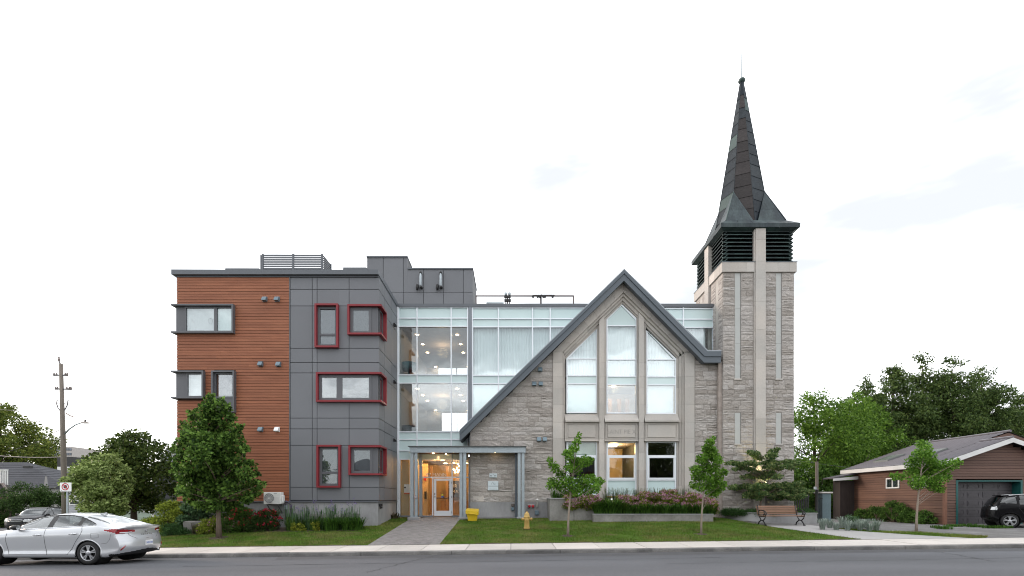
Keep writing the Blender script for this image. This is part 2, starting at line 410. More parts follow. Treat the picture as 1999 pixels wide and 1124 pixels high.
# lawns, beds, drive, paths
lawnA = (lambda y: -30.0, lambda y: -5.36); lawnB = (lambda y: -2.70, lambda y: interp(y, [(18, 13.0), (22, 11.6), (25.5, 11.0)]))
sheet('lawn', *lawnA, frange(17.98, 26.7, 30), 60, 0, lawn_m)
sheet('lawn', *lawnB, frange(17.98, 25.5, 26), 60, 0, lawn_m)
sheet('gravel_drive', lambda y: interp(y, [(18, 13.4), (22, 12), (26, 11.5)]), lambda y: 60, frange(17.98, 34, 40), 70, .002, gravel_m)
sheet('lawn', lambda y: interp(y, [(17.98, 17.0), (20.5, 14.5), (21.2, 14.2)]), lambda y: interp(y, [(17.98, 17.6), (18.6, 18.3), (20, 17.2), (21.2, 14.9)]), frange(17.98, 21.2, 14), 12, .006, lawn_m)
path = sheet('path', lambda y: interp(y, [(17.98, 13.02), (22, 11.62), (22.6, 11.9)]), lambda y: interp(y, [(17.98, 17.0), (20.5, 14.5), (22.6, 13.9)]), frange(17.98, 22.6, 16), 8, .010, M('path_concrete', (.34, .33, .325), .85, var=.08, ns=1.2, var2=.08, ns2=20))
sheet('planting_bed', lambda y: -17.5, lambda y: -6.9, frange(21.55, 23.3, 6), 24, .012, soil)
sheet('gravel_strip', lambda y: -2.6, lambda y: 2.2, [25.25, 25.5, 25.85], 12, .01, gravel_m)
# pavers of the entrance walk: a herring of small units, laid as one mass
wk = sheet('entrance_walk', lambda y: -5.36, lambda y: -2.70, frange(17.98, 26.9, 30), 8, .012, mortar_m)
paver_m = M('walk_pavers', (.245, .23, .225), .85, var=.08, ns=.8, isl=.20, var2=.05, ns2=30)
V = []; Fa = []; yy = 18.0; row = 0
while yy < 26.6:
    xx = -5.34 - (row % 2) * .1
    while xx < -2.72:
        a, b, c, d = max(xx + .004, -5.34), min(xx + .196, -2.72), yy + .004, yy + .096
        if b > a + .02:
            k = len(V); h = .022 + rnd.uniform(-.002, .002)
            for dx, dy in ((0, 0), (1, 0), (1, 1), (0, 1)):
                X_, Y_ = (b if dx else a), (d if dy else c); V.append((X_, Y_, gz(X_, Y_) + h))
            for dx, dy in ((0, 0), (1, 0), (1, 1), (0, 1)):
                X_, Y_ = (b if dx else a), (d if dy else c); V.append((X_, Y_, gz(X_, Y_) + .006))
            Fa += [(k, k+1, k+2, k+3), (k+4, k+5, k+1, k), (k+5, k+6, k+2, k+1), (k+6, k+7, k+3, k+2), (k+7, k+4, k, k+3)]
        xx += .2
    yy += .1; row += 1
o = np_mesh('paver_field', V, Fa, paver_m, wk); o['kind'] = 'stuff'
# grass blades
grass_m = M('grass_blades', (.092, .168, .025), .7, spec=.08, var=.34, ns=1.2, col2=(.20, .20, .065), isl=.45, trans=.2, lo=.44, hi=.66)
def blades(name, pts, h0, h1, wd, mat, seed, lean=.5, parent=None):
    rg = np.random.default_rng(seed); pts = np.asarray(pts); n = len(pts)
    h = rg.uniform(h0, h1, n); a = rg.uniform(0, 2*np.pi, n); l = rg.uniform(0, lean, n) * h
    b = rg.uniform(0, 2*np.pi, n)
    s = np.stack([np.cos(a), np.sin(a), np.zeros(n)], 1) * wd / 2
    tip = pts + np.stack([np.cos(b) * l, np.sin(b) * l, h], 1)
    V = np.stack([pts - s, pts + s, tip], 1).reshape(-1, 3)
    return np_mesh(name, V, np.arange(3*n).reshape(-1, 3), mat, parent)
def scatter(X0, X1, y0, y1, n, seed):
    rg = np.random.default_rng(seed); ys = rg.uniform(y0, y1, n); out_ = []
    for y, t in zip(ys, rg.uniform(0, 1, n)):
        a, b = X0(y), X1(y); xx = a + (b-a)*t; out_.append((xx, y, gz(xx, y)))
    return out_
pa = scatter(lambda y: -24.0, lawnA[1], 17.93, 21.7, 42000, 1) + scatter(lambda y: -7.6, lawnA[1], 21.6, 26.3, 12000, 2)
pb = scatter(*lawnB, 17.93, 25.2, 60000, 3)
pc = scatter(lambda y: interp(y, [(17.98, 17.0), (20.5, 14.5), (21.2, 14.2)]), lambda y: interp(y, [(17.98, 17.6), (18.6, 18.3), (20, 17.2), (21.2, 14.9)]), 17.95, 21.2, 6000, 5)
TRK = [(*ground_hit(*q)[:2], r_) for q, r_ in (((428, 1050), .16), ((1109, 1046), .07), ((1369, 1043), .07), ((1789, 1037), .07))]
for q in TRK:
    m_ = MB(); n = 18; rr = [math.sqrt(q[2])*rnd.uniform(.8, 1.25) for _ in range(n)]
    m_.add([(q[0], q[1], gz(q[0], q[1]) + .02)] + [(q[0] + rr[k]*math.cos(6.283*k/n), q[1] + rr[k]*math.sin(6.283*k/n), gz(q[0] + rr[k]*math.cos(6.283*k/n), q[1] + rr[k]*math.sin(6.283*k/n)) + .006) for k in range(n)], [(0, 1+k, 1+(k+1) % n) for k in range(n)])
    m_.build('soil_patch', soil, None, True, fix=False)['kind'] = 'structure'
for xa, xb in ((-30, -5.36), (-2.7, 12.9)):
    V = []; n = int((xb - xa)/.12)
    for i in range(n + 1):
        xx = lerp(xa, xb, i/n); wd = .05 + .10*abs(math.sin(xx*1.7)*math.sin(xx*.53 + 1)) + rnd.uniform(0, .05)
        V += [(xx, 17.982, gz(xx, 18) + .008), (xx, 17.99 + wd, gz(xx, 18 + wd) + .009)]
    np_mesh('soil_edge', V, [(2*i, 2*i+2, 2*i+3, 2*i+1) for i in range(n)], soil)['kind'] = 'structure'
def thin(pts, seed):     # worn spots where the turf is thin
    rg = random.Random(seed); out_ = []
    for p in pts:
        t = math.sin(p[0]*1.3+seed)*math.sin(p[1]*1.9+p[0]*.6) + .5*math.sin(p[0]*3.1+p[1]*2.3)
        if any((p[0]-q[0])**2 + (p[1]-q[1])**2 < q[2]*rg.uniform(.5, 1.2) for q in TRK): continue
        if t > .95 and rg.random() < .7: continue
        if p[1] < 18.35 and t > .1 and rg.random() < .5: continue
        out_.append(p)
    return out_
for nm, pts, sd_ in (('grass', thin(pa, 1), 11), ('grass', thin(pb, 2), 12), ('grass', thin(pc, 3), 13)):
    o = blades(nm, pts, .03, .075, .016, grass_m, sd_, .8); o['kind'] = 'stuff'
# ------------------------------------------------------------------ residential wing (left)
YW = 23.0
wx = lambda p: PX(p, YW)
wz = lambda p: PZ(p, YW)
XL, XM, XR = wx(346), wx(566), wx(740)
ZB, ZT, ZC = wz(978), wz(541), wz(529)
YG = 26.8
wing = thing('residential_wing', 'three storey wing of cedar boards and grey panels with red framed windows', 'building', (XL, YW, .4))
MB().box(XL + .05, XR - .06, YW + .06, 36, .1, ZT).build('wall_core', board_back, wing)
MB().box(XL - .01, XM, YW + .04, YW + .07, ZB, ZT).build('board_backing', board_back, wing)
MB().box(XM, XR - .035, YW + .04, YW + .07, ZB, ZT).box(XR - .07, XR - .03, YW + .07, YG + .3, ZB, ZT).build('panel_backing', joint_m, wing)
MB().box(XL + .03, XR - .05, YW + .04, 36, -.3, ZB - .02).build('plinth', conc_wall, wing)
MB().box(XL - .01, XR + .01, YW - .03, YW + .05, ZB - .05, ZB).box(XR - .05, XR + .01, YW + .05, YG, ZB - .05, ZB).build('base_flashing', trim_m, wing)
# roof edge: projecting fascia with a dark trim strip below
mb = MB(); o_ = .16
mb.box(XL - o_, XR + .02, YW - o_, YW + .3, wz(538), ZC).box(XR - .3, XR + .02, YW + .3, YG - .05, wz(538), ZC)
mb.box(XL - o_, XL + .3, YW + .3, 36, wz(538), ZC)
mb.build('roof_fascia', trim_m, wing)
MB().box(XL - .02, XR - .01, YW - .02, YW + .04, ZT, wz(538)).box(XR - .05, XR - .01, YW + .04, YG - .05, ZT, wz(538)).build('frieze_strip', trim_m, wing)
MB().box(XL + .3, XR - .3, YW + .3, 36, ZC - .12, ZC - .04).build('roof', M('roof_membrane', (.2, .2, .2), .9), wing)
# window openings on the front: px boxes (x0, y0, x1, y1)
WB = dict(a=(343, 596, 460, 652), b=(343, 725, 402, 779), c=(417.5, 725, 462, 806))
# cedar boards, one by one, broken at the windows
bp = (ZT - ZB) / 80
for i in range(80):
    z0 = ZB + i * bp; z1 = z0 + bp - .018; segs = [(XL, XM - .015)]
    zc = (z0 + z1) / 2
    for (a, t, b, bt) in WB.values():
        if wz(bt) - .02 < zc < wz(t) + .02:
            ns_ = []
            for u, v in segs:
                if wx(b) <= u or wx(a) >= v: ns_.append((u, v)); continue
                if wx(a) > u + .05: ns_.append((u, wx(a) + .03))
                if wx(b) < v - .05: ns_.append((wx(b) - .03, v))
            segs = ns_
    for u, v in segs:
        if v - u > 3.0 and len(segs) == 1:      # butt joint somewhere along the course
            j = lerp(u, v, (.23 + .37 * i) % .7 + .15); ss = [(u, j - .002), (j + .002, v)]
        else: ss = [(u, v)]
        for a, b in ss: piece('board', board_m, wing, a, b, YW - .012 + .004 * ((i * 7) % 3), YW + .045, z0, z1)
MB().box(XM - .015, XM + .012, YW - .02, YW + .05, ZB, ZT).build('corner_trim', trim_m, wing)
# grey panels, front and return side
vx = [wx(567), wx(610), wx(619.5), wx(682), XR]
hz = [wz(p) for p in (976.5, 951, 869, 837, 816, 727.7, 707.4, 679.7, 597, 564.6, 541.4)]
g = .014
RW = dict(r1=(617.4, 595, 662.8, 680), r4=(621, 869, 667, 951.7))
RC = dict(r2=(681, 596.4, 655), r3=(620, 728, 785.5), r5=(683, 870, 927.6))
def hole_front(x0, x1, z0, z1):
    for a, t, b, bt in RW.values():
        if x0 < wx(b) - .02 and x1 > wx(a) + .02 and z0 < wz(t) - .02 and z1 > wz(bt) + .02: return (wx(a), wx(b), wz(bt), wz(t))
    for a, t, bt in RC.values():
        if x1 > wx(a) + .02 and z0 < wz(t) - .02 and z1 > wz(bt) + .02: return (wx(a), XR + 1, wz(bt), wz(t))
    return None
def cut(rect, hole):
    x0, x1, z0, z1 = rect
    if hole is None: return [rect]
    a, b, c, d = hole; r = []
    if a > x0: r.append((x0, min(a, x1), z0, z1))
    if b < x1: r.append((max(b, x0), x1, z0, z1))
    m0, m1 = max(x0, a), min(x1, b)
    if c > z0: r.append((m0, m1, z0, c))
    if d < z1: r.append((m0, m1, d, z1))
    return [q for q in r if q[1]-q[0] > .03 and q[3]-q[2] > .03]
for i in range(4):
    for j in range(10):
        rc = (vx[i] + g, vx[i+1] - (g if i < 3 else 0), hz[j] + g, hz[j+1] - g)
        for q in cut(rc, hole_front(*rc)): piece('panel', panel_m, wing, q[0], q[1], YW, YW + .045, q[2], q[3])
SY = [YW + .045, 24.02, 25.35, YG - .02]
YSE = 23.86       # corner windows reach this far along the return wall
for i in range(3):
    for j in range(10):
        rc = (SY[i] + g * (i > 0), SY[i+1] - g, hz[j] + g, hz[j+1] - g); ho = None
        for a, t, bt in RC.values():
            if rc[0] < YSE and rc[2] < wz(t) - .02 and rc[3] > wz(bt) + .02: ho = (0, YSE, wz(bt), wz(t))
        for q in cut(rc, ho): piece('panel', panel_m, wing, XR - .035, XR, q[0], q[1], q[2], q[3])
# ---- windows
def ring(mb, x0, x1, z0, z1, t, y0, y1):
    mb.box(x0, x1, y0, y1, z1 - t, z1); mb.box(x0, x1, y0, y1, z0, z0 + t)
    mb.box(x0, x0 + t, y0, y1, z0 + t, z1 - t); mb.box(x1 - t, x1, y0, y1, z0 + t, z1 - t)
def glazing(win, x0, x1, z0, z1, y, blind, gl=None):
    piece('pane', gl or glass, win, x0, x1, y, y + .012, z0, z1)
    if blind: piece('blind', blind, win, x0, x1, y + .05, y + .06, z0, z1)
def red_window(box, panes, blinds):
    a, t, b, bt = box; x0, x1, z0, z1 = wx(a), wx(b), wz(bt), wz(t)
    mb = MB(); ring(mb, x0, x1, z0, z1, .085, YW - .19, YW + .09); win = mb.build('window', red_m, wing)
    mb = MB(); ring(mb, x0 + .085, x1 - .085, z0 + .085, z1 - .085, .11, YW - .02, YW + .07)
    zc = wz(panes[0][3] + 3); mb.box(x0 + .19, x1 - .19, YW - .025, YW + .07, zc - .07, zc + .03); mb.build('sash', frame_grey, win)
    for p, bl in zip(panes, blinds): glazing(win, wx(p[0]) - .03, wx(p[2]) + .03, wz(p[3]) - .03, wz(p[1]) + .03, YW + .02, bl)
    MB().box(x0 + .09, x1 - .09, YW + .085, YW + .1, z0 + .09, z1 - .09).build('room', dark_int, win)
red_window(RW['r1'], [(627, 606, 658, 649.5), (627, 656, 658, 675)], [mint_blind, mint_blind])
green_blind = M('blind_green', (.10, .17, .155), .7, var=.08)
red_window(RW['r4'], [(631, 877.5, 661.4, 919), (631, 926, 661.4, 945)], [green_blind, mint_blind])
def corner_window(box, panes, blinds):
    a, t, bt = box; x0, z0, z1 = wx(a), wz(bt), wz(t); e = .085; pr = .17
    mb = MB()
    for u, v in ((z1 - e, z1), (z0, z0 + e)):
        mb.prism_z([(x0, YW - .19), (XR + pr, YW - .19), (XR + pr, YSE), (XR - .07, YSE), (XR - .07, YW + .09), (x0, YW + .09)], u, v)
    mb.box(x0, x0 + e, YW - .19, YW + .09, z0 + e, z1 - e); mb.box(XR - .07, XR + pr, YSE - e, YSE, z0 + e, z1 - e)
    win = mb.build('window', red_m, wing)
    # corner panel + frames
    xl = wx(panes[-1][2]) + .12
    MB().box(xl, XR - .03, YW - .005, YW + .05, z0 + e, z1 - e).box(XR - .06, XR - .03, YW + .05, YW + .16, z0 + e, z1 - e).build('corner_panel', frame_grey, win)
    mb = MB()
    fx = [x0 + e] + [(wx(panes[k][2]) + wx(panes[k+1][0])) / 2 for k in range(len(panes) - 1)] + [xl]
    for u, v in zip(fx, fx[1:]): ring(mb, u, v, z0 + e, z1 - e, .13, YW - .03, YW + .06)
    mb.box(XR - .05, XR, YW + .16, YW + .24, z0 + e, z1 - e); mb.box(XR - .05, XR, YSE - e - .08, YSE - e, z0 + e, z1 - e)
    mb.box(XR - .05, XR, YW + .24, YSE - e - .08, z0 + e, z0 + e + .1); mb.box(XR - .05, XR, YW + .24, YSE - e - .08, z1 - e - .1, z1 - e)
    mb.build('sash', frame_grey, win)
    for p, bl in zip(panes, blinds): glazing(win, wx(p[0]) - .02, wx(p[2]) + .02, wz(p[3]) - .03, wz(p[1]) + .03, YW + .0, bl)
    piece('pane', glass_dark, win, XR - .03, XR - .018, YW + .22, YSE - e - .06, z0 + e + .08, z1 - e - .08)
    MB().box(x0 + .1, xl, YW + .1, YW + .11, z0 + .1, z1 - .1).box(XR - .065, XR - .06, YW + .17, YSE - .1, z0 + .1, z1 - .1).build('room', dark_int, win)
corner_window(RC['r2'], [(690.5, 607, 721, 651)], [mint_blind])
corner_window(RC['r3'], [(629, 736, 660, 780), (666.5, 736, 721.5, 780)], [mint_blind, mint_blind])
corner_window(RC['r5'], [(693, 878, 723.4, 921.5)], [mint_blind])
# grey framed windows in the boards
def grey_window(box, corner, panes, blinds, solid=None):
    a, t, b, bt = box; x0, x1, z0, z1 = wx(a) if not corner else XL - .16, wx(b), wz(bt), wz(t); e = .075
    mb = MB(); y0 = YW - .20
    if corner:
        for u, v in ((z1 - e, z1), (z0, z0 + e)): mb.prism_z([(x0, y0), (x1, y0), (x1, YW + .06), (XL, YW + .06), (XL, YW + .9), (x0, YW + .9)], u, v)
        mb.box(x1 - e, x1, y0, YW + .06, z0 + e, z1 - e)
    else: ring(mb, x0, x1, z0, z1, e, y0, YW + .06)
    win = mb.build('window', frame_grey, wing)
    xs = wx(panes[0][0]) - .09
    mb = MB()
    if corner:
        MB().box(XL - .03, xs, YW - .02, YW + .05, z0 + e, z1 - e).box(XL - .03, XL, YW + .05, YW + .9, z0 + e, z1 - e).build('corner_panel', frame_grey, win)
    fx = [xs if corner else x0 + e] + [(panes[k][2] + panes[k+1][0]) / 2 for k in range(len(panes) - 1)] + [None]
    fx = [fx[0]] + [wx(v) for v in fx[1:-1]] + [x1 - e]
    zb_ = z0 + e if solid is None else wz(solid)
    for u, v in zip(fx, fx[1:]): ring(mb, u, v, zb_, z1 - e, .07, YW - .06, YW + .04)
    if solid: mb.box(x0 + e, x1 - e, YW - .04, YW + .04, z0 + e, zb_)
    mb.build('sash', frame_grey, win)
    for p, bl in zip(panes, blinds): glazing(win, wx(p[0]) - .03, wx(p[2]) + .03, wz(p[3]) - .03, wz(p[1]) + .03, YW - .02, bl)
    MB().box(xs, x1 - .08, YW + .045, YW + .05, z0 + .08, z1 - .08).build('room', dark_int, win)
grey_window(WB['a'], True, [(366, 603, 420, 647), (425, 603, 456, 647)], [white_blind, mint_blind])
grey_window(WB['b'], True, [(369, 732, 397, 775)], [white_blind])
lilac_blind = M('blind_lilac', (.17, .155, .175), .7, var=.05)
grey_window(WB['c'], False, [(429, 733, 457, 776)], [lilac_blind], solid=777)
# little frost-drawn doodle on the first blind is left as faint marks
mb = MB()
cxx, czz = wx(412), wz(627)
mb.tube([(cxx + .10*math.cos(t*.6), YW - .031, czz + .14*math.sin(t*.6)) for t in range(12)], .006, 4)
mb.tube([(wx(374) + .05*k, YW - .031, wz(622) - .07*k) for k in range(4)], .006, 4)
mb.build('window_drawing', M('faint_pencil', (.5, .52, .53), .8), wing)
# vent hoods on the wall
def vent(px, py, Y, k=1.0, parent=None, side=0):
    c = P(px, py, Y); mb = MB(); s = .10 * k
    if side == 0:
        mb.prism_x([(Y, c.z + s), (Y - .07, c.z + s), (Y - .17, c.z - s * .5), (Y - .17, c.z - s), (Y, c.z - s)], c.x - s, c.x + s)
        mb.box(c.x - s * 1.12, c.x + s * 1.12, Y - .012, Y, c.z - s * 1.15, c.z + s * 1.15)
    else:
        X = XR; yy = X * F / (px - 1000); zz = PZ(py, yy)
        mb.prism([(X, zz + s), (X + .07, zz + s), (X + .17, zz - s * .5), (X + .17, zz - s), (X, zz - s)], yy - s, yy + s)
    return mb.build('vent_hood', steel_blue if not side else black_m, parent)
for p in ((518, 584), (542, 584), (510, 710.5), (545, 711)): vent(*p, YW - .012, 1.0, wing)
vent(510, 838, YW - .012, 1.0, wing)
o = vent(542, 838, YW - .012, 1.0, wing); o.data.materials.clear(); o.data.materials.append(M('vent_hood_white', (.75, .77, .78), .35, var=.02))
for p in ((769, 634), (769, 745.6), (769, 859)): vent(p[0], p[1], 0, .8, wing, 1)
c = P(744.5, 985, YW); MB().box(XR - .05, XR + .12, YW + .15, YW + .28, c.z - .09, c.z + .05).prism([(XR, c.z - .05), (XR + .16, c.z - .16), (XR + .02, c.z - .2)], YW + .14, YW + .29).build('floodlight', black_m, wing)
MB().box(XR - .01, XR + .06, YG - .12, YG - .02, 1.0, ZC - .2).build('downpipe', alu, wing)
# window well at the foot
MB().box(-9.4, -7.35, 22.15, 22.22, .3, PZ(1004, 22.2)).box(-7.35, -7.27, 22.15, 23.05, .3, PZ(1004, 22.2)+.02).box(-9.4, -9.32, 22.22, 23.05, .3, PZ(1004, 22.2)).build('window_well', conc_dark, wing)
# ---- rooftop: louvred screen, hatch, penthouse
YL = 27.0; lx0, lx1 = PX(512, YL), PX(631, YL); lz0, lz1 = PZ(526, YL), PZ(496.5, YL)
scr = thing('louvre_screen', 'slatted metal plant screen standing on the flat roof', 'screen', (lx0, YL, lz0))
D = 1.15
for i in range(7):
    z = lerp(lz0 + .06, lz1 - .05, i / 6)
    MB().prism_x([(YL - .02, z - .048), (YL + .02, z - .048), (YL + .02, z + .04), (YL - .02, z + .04)], lx0, lx1).build('slat', trim_m, scr)
    MB().prism([(lx1 + .02, z - .04), (lx1 - .02, z - .04), (lx1 - .02, z + .035), (lx1 + .02, z + .035)], YL + .08, YL + D).build('slat', trim_m, scr)
for xx in (lx0, (lx0 + lx1) / 2, lx1 - .09): MB().box(xx, xx + .09, YL - .05, YL + .03, lz0 - .25, lz1 + .03).build('post', trim_m, scr)
MB().box(lx1 - .03, lx1 + .05, YL + D - .04, YL + D + .04, lz0 - .25, lz1 + .03).build('post', trim_m, scr)
MB().box(lx0 - .09, lx0 - .03, YL - .03, YL + .03, lz0 - .25, lz1 - .04).build('post', trim_m, scr)
MB().box(PX(440, 26), PX(506, 26), 26, 27.4, PZ(525, 26) - .3, PZ(523.3, 26)).build('roof_hatch', trim_m, None)
tag(bpy.data.objects['roof_hatch'], 'low flat hatch just left of the slatted roof screen', 'roof hatch')
MB().box(PX(670, 26), PX(716, 26), 26, 27.4, PZ(527, 26) - .3, PZ(521.4, 26)).build('roof_hatch', trim_m, None)
tag(bpy.data.objects['roof_hatch.001'], 'low grey hatch beside the rooftop penthouse', 'roof hatch')
YP = 29.5; px_ = lambda p: PX(p, YP); pz_ = lambda p: PZ(p, YP)
ph = thing('penthouse', 'stepped grey panelled lift penthouse on the roof', 'building', (px_(716), YP, 11.5))
MB().box(px_(717), px_(796), YP + .05, YP + 1.3, 11.8, pz_(500.5)).build('wall_core', joint_m, ph)
MB().box(px_(796), px_(923.5), YP + .05, YP + 3.0, 11.8, pz_(523.5)).box(px_(717), px_(796), YP+1.3, YP+3.0, 11.8, pz_(523.5)).build('wall_core', joint_m, ph)
pv = [716.5, 748.7, 787.8, 827, 866, 905, 924]
for a, b in zip(pv, pv[1:]):
    for t, bt in ((None, 571), (571, 594), (594, 622)):
        segs = [(a, b, t, bt)]
        if t is None:
            if b <= 788: segs = [(a, b, 502.5, bt)]
            elif a < 796.3: segs = [(a, 796.3, 502.5, bt), (796.3, b, 525.8, bt)]
            else: segs = [(a, b, 525.8, bt)]
        for k, (u, v, tt, bb) in enumerate(segs):
            piece('panel', panel_m, ph, px_(u) + (.015 if k == 0 else .001), px_(v) - (.015 if v == b else .001), YP, YP + .045, pz_(bb) + .015, pz_(tt) - .004)
MB().box(px_(716), px_(796.6), YP - .05, YP + .12, pz_(503), pz_(499.6)).box(px_(796.6)-.12, px_(796.6), YP + .12, YP + 1.3, pz_(503), pz_(499.6)).build('coping', trim_m, ph)
MB().box(px_(796.6), px_(924.5), YP - .05, YP + .12, pz_(526), pz_(522.6)).box(px_(924.5)-.12, px_(924.5), YP + .12, YP + 3, pz_(526), pz_(522.6)).build('coping', trim_m, ph)
for p in (822.5, 861.5):
    c = P(p, 548, YP); MB().tube([(c.x, YP - .02, c.z + .40), (c.x, YP - .16, c.z + .36), (c.x, YP - .18, c.z + .2), (c.x, YP - .18, c.z - .3), (c.x + .02, YP - .16, c.z - .42), (c.x + .02, YP - .02, c.z - .44)], [.045, .05, .075, .075, .06, .06], 8).build('exhaust_pipe', M('pipe_pale%d' % p, (.42, .47, .5), .4), ph, True)
    MB().tube([(c.x, YP, c.z + .42), (c.x, YP - .2, c.z + .42)], .075, 8).build('pipe_collar', black_m, ph, True)
    MB().tube([(c.x + .03, YP, c.z - .43), (c.x + .03, YP - .22, c.z - .46)], .085, 8).build('pipe_collar', black_m, ph, True)
    MB().tube([(c.x - .2, YP, c.z - .32), (c.x - .2, YP - .14, c.z - .34), (c.x - .2, YP - .16, c.z - .62)], [.05, .09, .065], 8).build('vent_pipe', black_m, ph, True)
def lamp(name, loc, e, col, r=.15, parent=None, kind='POINT', **k):
    d = bpy.data.lights.new(name, kind); d.energy = e; d.color = col
    if kind == 'AREA': d.size = r
    else: d.shadow_soft_size = r
    for a, b in k.items(): setattr(d, a, b)
    o = bpy.data.objects.new(name, d); C.objects.link(o); o.location = loc; return o
# ------------------------------------------------------------------ glazed link between the wing and the church front
lx = lambda p: PX(p, YG)
lz = lambda p: PZ(p, YG)
FLZ = .95
link_ = thing('glazed_link', 'pale glass curtain wall link between the grey wing and stone gable', 'building', (lx(778), YG, .5))
MU = [779, 815, 881.5, 913.6]; MU2 = [923, 973.5, 1040, 1074.5, 1141]; MU3 = [1267, 1333.8, 1392.3]
RO = [600.5, 621.5, 637.5, 732, 748, 843, 858, 880, 896.5]
def mull(x, z0, z1, wd=.065):
    piece('mullion', alu, link_, x - wd/2, x + wd/2, YG - .07, YG + .06, z0, z1)
def trans_(x0, x1, z, wd=.06): piece('transom', alu, link_, x0, x1, YG - .06, YG + .05, z - wd/2, z + wd/2)
for p in MU: mull(lx(p), lz(1004) if p in (779,) else lz(896.5), lz(600))
for p in MU2: mull(lx(p), lz(862), lz(600))
for p in MU3[1:]: mull(lx(p), lz(700), lz(600))
piece('grey_column', alu_grey, link_, lx(915.2), lx(921.6), YG - .10, YG + .2, lz(862), lz(600))
for r in RO: trans_(lx(779), lx(914), lz(r))
for r in RO[:6]: trans_(lx(923), lx(1141), lz(r + 1))
for r in RO[:3]: trans_(lx(1267), lx(1392), lz(r + 2))
trans_(lx(1333), lx(1392), lz(689))
def cell(x0, x1, r0, r1, mat, y=.0):
    piece('pane', mat, link_, lx(x0) + .03, lx(x1) - .03, YG + y, YG + y + .015, lz(r1) + .03, lz(r0) - .03)
OPQ = {(0, 1), (1, 2), (3, 4), (5, 6), (6, 7), (7, 8)}
for a, b in zip(MU, MU[1:]):
    for i in range(8): cell(a, b, RO[i], RO[i+1], mint if (i, i+1) in OPQ else glass_clear)
for a, b in zip(MU2, MU2[1:]):
    for i in range(5):
        if i == 4: cell(a, b, RO[4] + 1, RO[5] + 1, glass_clear)
        else: cell(a, b, RO[i] + 1, RO[i+1] + 1, mint if (i, i+1) in OPQ else glass_clear)
for a, b in zip(MU3, MU3[1:]):
    cell(a, b, 602.5, 623.5, mint); cell(a, b, 623.5, 639.5, mint); cell(a, b, 639.5, 689, glass_clear)
MB().box(lx(777), lx(1393.5), YG - .12, YG + .5, lz(600.3), lz(594.2)).build('coping', trim_m, link_)
# structure behind the glass
def room_box(name, x0, x1, y0, y1, z0, z1, wallm, floorm, ceilm, parent, win=None, back=True):
    MB().box(x0, x1, y0, y1, z0 - .06, z0).build('floor', floorm, parent)
    MB().box(x0, x1, y0, y1, z1, z1 + .06).build('ceiling', ceilm, parent)
    MB().box(x0 - .06, x0, y0, y1, z0, z1).box(x1, x1 + .06, y0, y1, z0, z1).build('side_wall', wallm, parent)
    mb = MB()
    if win:
        a, b, c, d = win
        mb.box(x0, a, y1, y1 + .1, z0, z1).box(b, x1, y1, y1 + .1, z0, z1).box(a, b, y1, y1 + .1, z0, c).box(a, b, y1, y1 + .1, d, z1)
        mb.box((a+b)/2 - .04, (a+b)/2 + .04, y1 - .02, y1 + .08, c, d)
    else: mb.box(x0, x1, y1, y1 + .1, z0, z1)
    mb.build('back_wall', wallm, parent)
X0, X1 = lx(779) + .08, lx(913.6) - .02
LV = [(lz(858), lz(748)), (lz(732), lz(637.5))]
for k, (a, b) in enumerate(LV):
    rm = thing('atrium_room', ['lounge with ceiling downlights seen through the middle storey glass', 'lounge with ceiling downlights seen through the top storey glass'][k], 'room', (X0, YG + .1, a))
    wn = (-5.1, -2.9, PZ(841, 35.2), PZ(806, 35.2)) if k == 0 else (-5.35, -2.7, PZ(731, 35.2), PZ(718, 35.2))
    room_box('r', X0, X1, YG + .08, 35.2, a, b, wall_white, floor_int, ceil_int, rm, wn)
    lamp('lounge_lamp', (-4.3, 30.0, b - .5), 16, (1, .66, .36), .3)
    for yy in (28.1, 29.8, 31.5, 34.9):
        for xx in (-5.5, -3.17):
            MB().lathe([(.082, 0), (.082, .02)], (xx, yy, b - .022), 10).build('downlight', lamp_day, rm)
    # an armchair and a low table near the glass
    ch = MB(); cx, cy = (-5.85, 27.5)
    ch.lathe([(.02, .0), (.26, .02), (.05, .05), (.05, .38), (.38, .42), (.42, .55), (.45, .85), (.40, .86), (.36, .56), (.05, .50)], (cx, cy, a), 14)
    tag(ch.build('tub_chair', M('teal_fabric%d' % k, (.05, .12, .13) if k else (.05, .055, .06), .8), None, True), ['dark tub chair behind the middle storey glass', 'teal tub chair behind the top storey glass'][k], 'chair')
# curtained suites (right of the grey column): curtain follows the glass in folds
def curtain(x0, x1, y, z0, z1, parent, amp=.05, wl=.16, seed=0, name='curtain', mat=None):
    rg = random.Random(seed); n = max(12, int((x1 - x0) / .025)); V = []; Fa = []
    ph_ = rg.uniform(0, 6); 
    for i in range(n + 1):
        xx = x0 + (x1 - x0) * i / n
        d = amp * (math.sin(2*math.pi*xx/wl + ph_ + 1.2*math.sin(xx*3.1+ph_)) * (.55 + .45*math.sin(xx*1.7 + ph_)) + .3*math.sin(xx*37))
        V += [(xx, y + d, z0), (xx, y + d * .8, z1)]
    Fa = [(2*i, 2*i+2, 2*i+3, 2*i+1) for i in range(n)]
    return np_mesh(name, V, Fa, mat or curtain_m, parent, True)
curtain(lx(924), lx(1141), YG + .22, lz(732), lz(638), link_, seed=3)
piece('blind', mint_blind, link_, lx(923), lx(1141), YG + .12, YG + .14, lz(845), lz(749))
curtain(lx(1268), lx(1380), YG + .22, lz(692), lz(638), link_, seed=5)
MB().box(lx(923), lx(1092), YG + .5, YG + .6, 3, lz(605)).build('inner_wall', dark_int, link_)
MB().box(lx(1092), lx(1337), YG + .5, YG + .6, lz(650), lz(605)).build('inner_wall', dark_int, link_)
MB().box(lx(1337), lx(1392), YG + .5, YG + .6, 3, lz(605)).build('inner_wall', dark_int, link_)
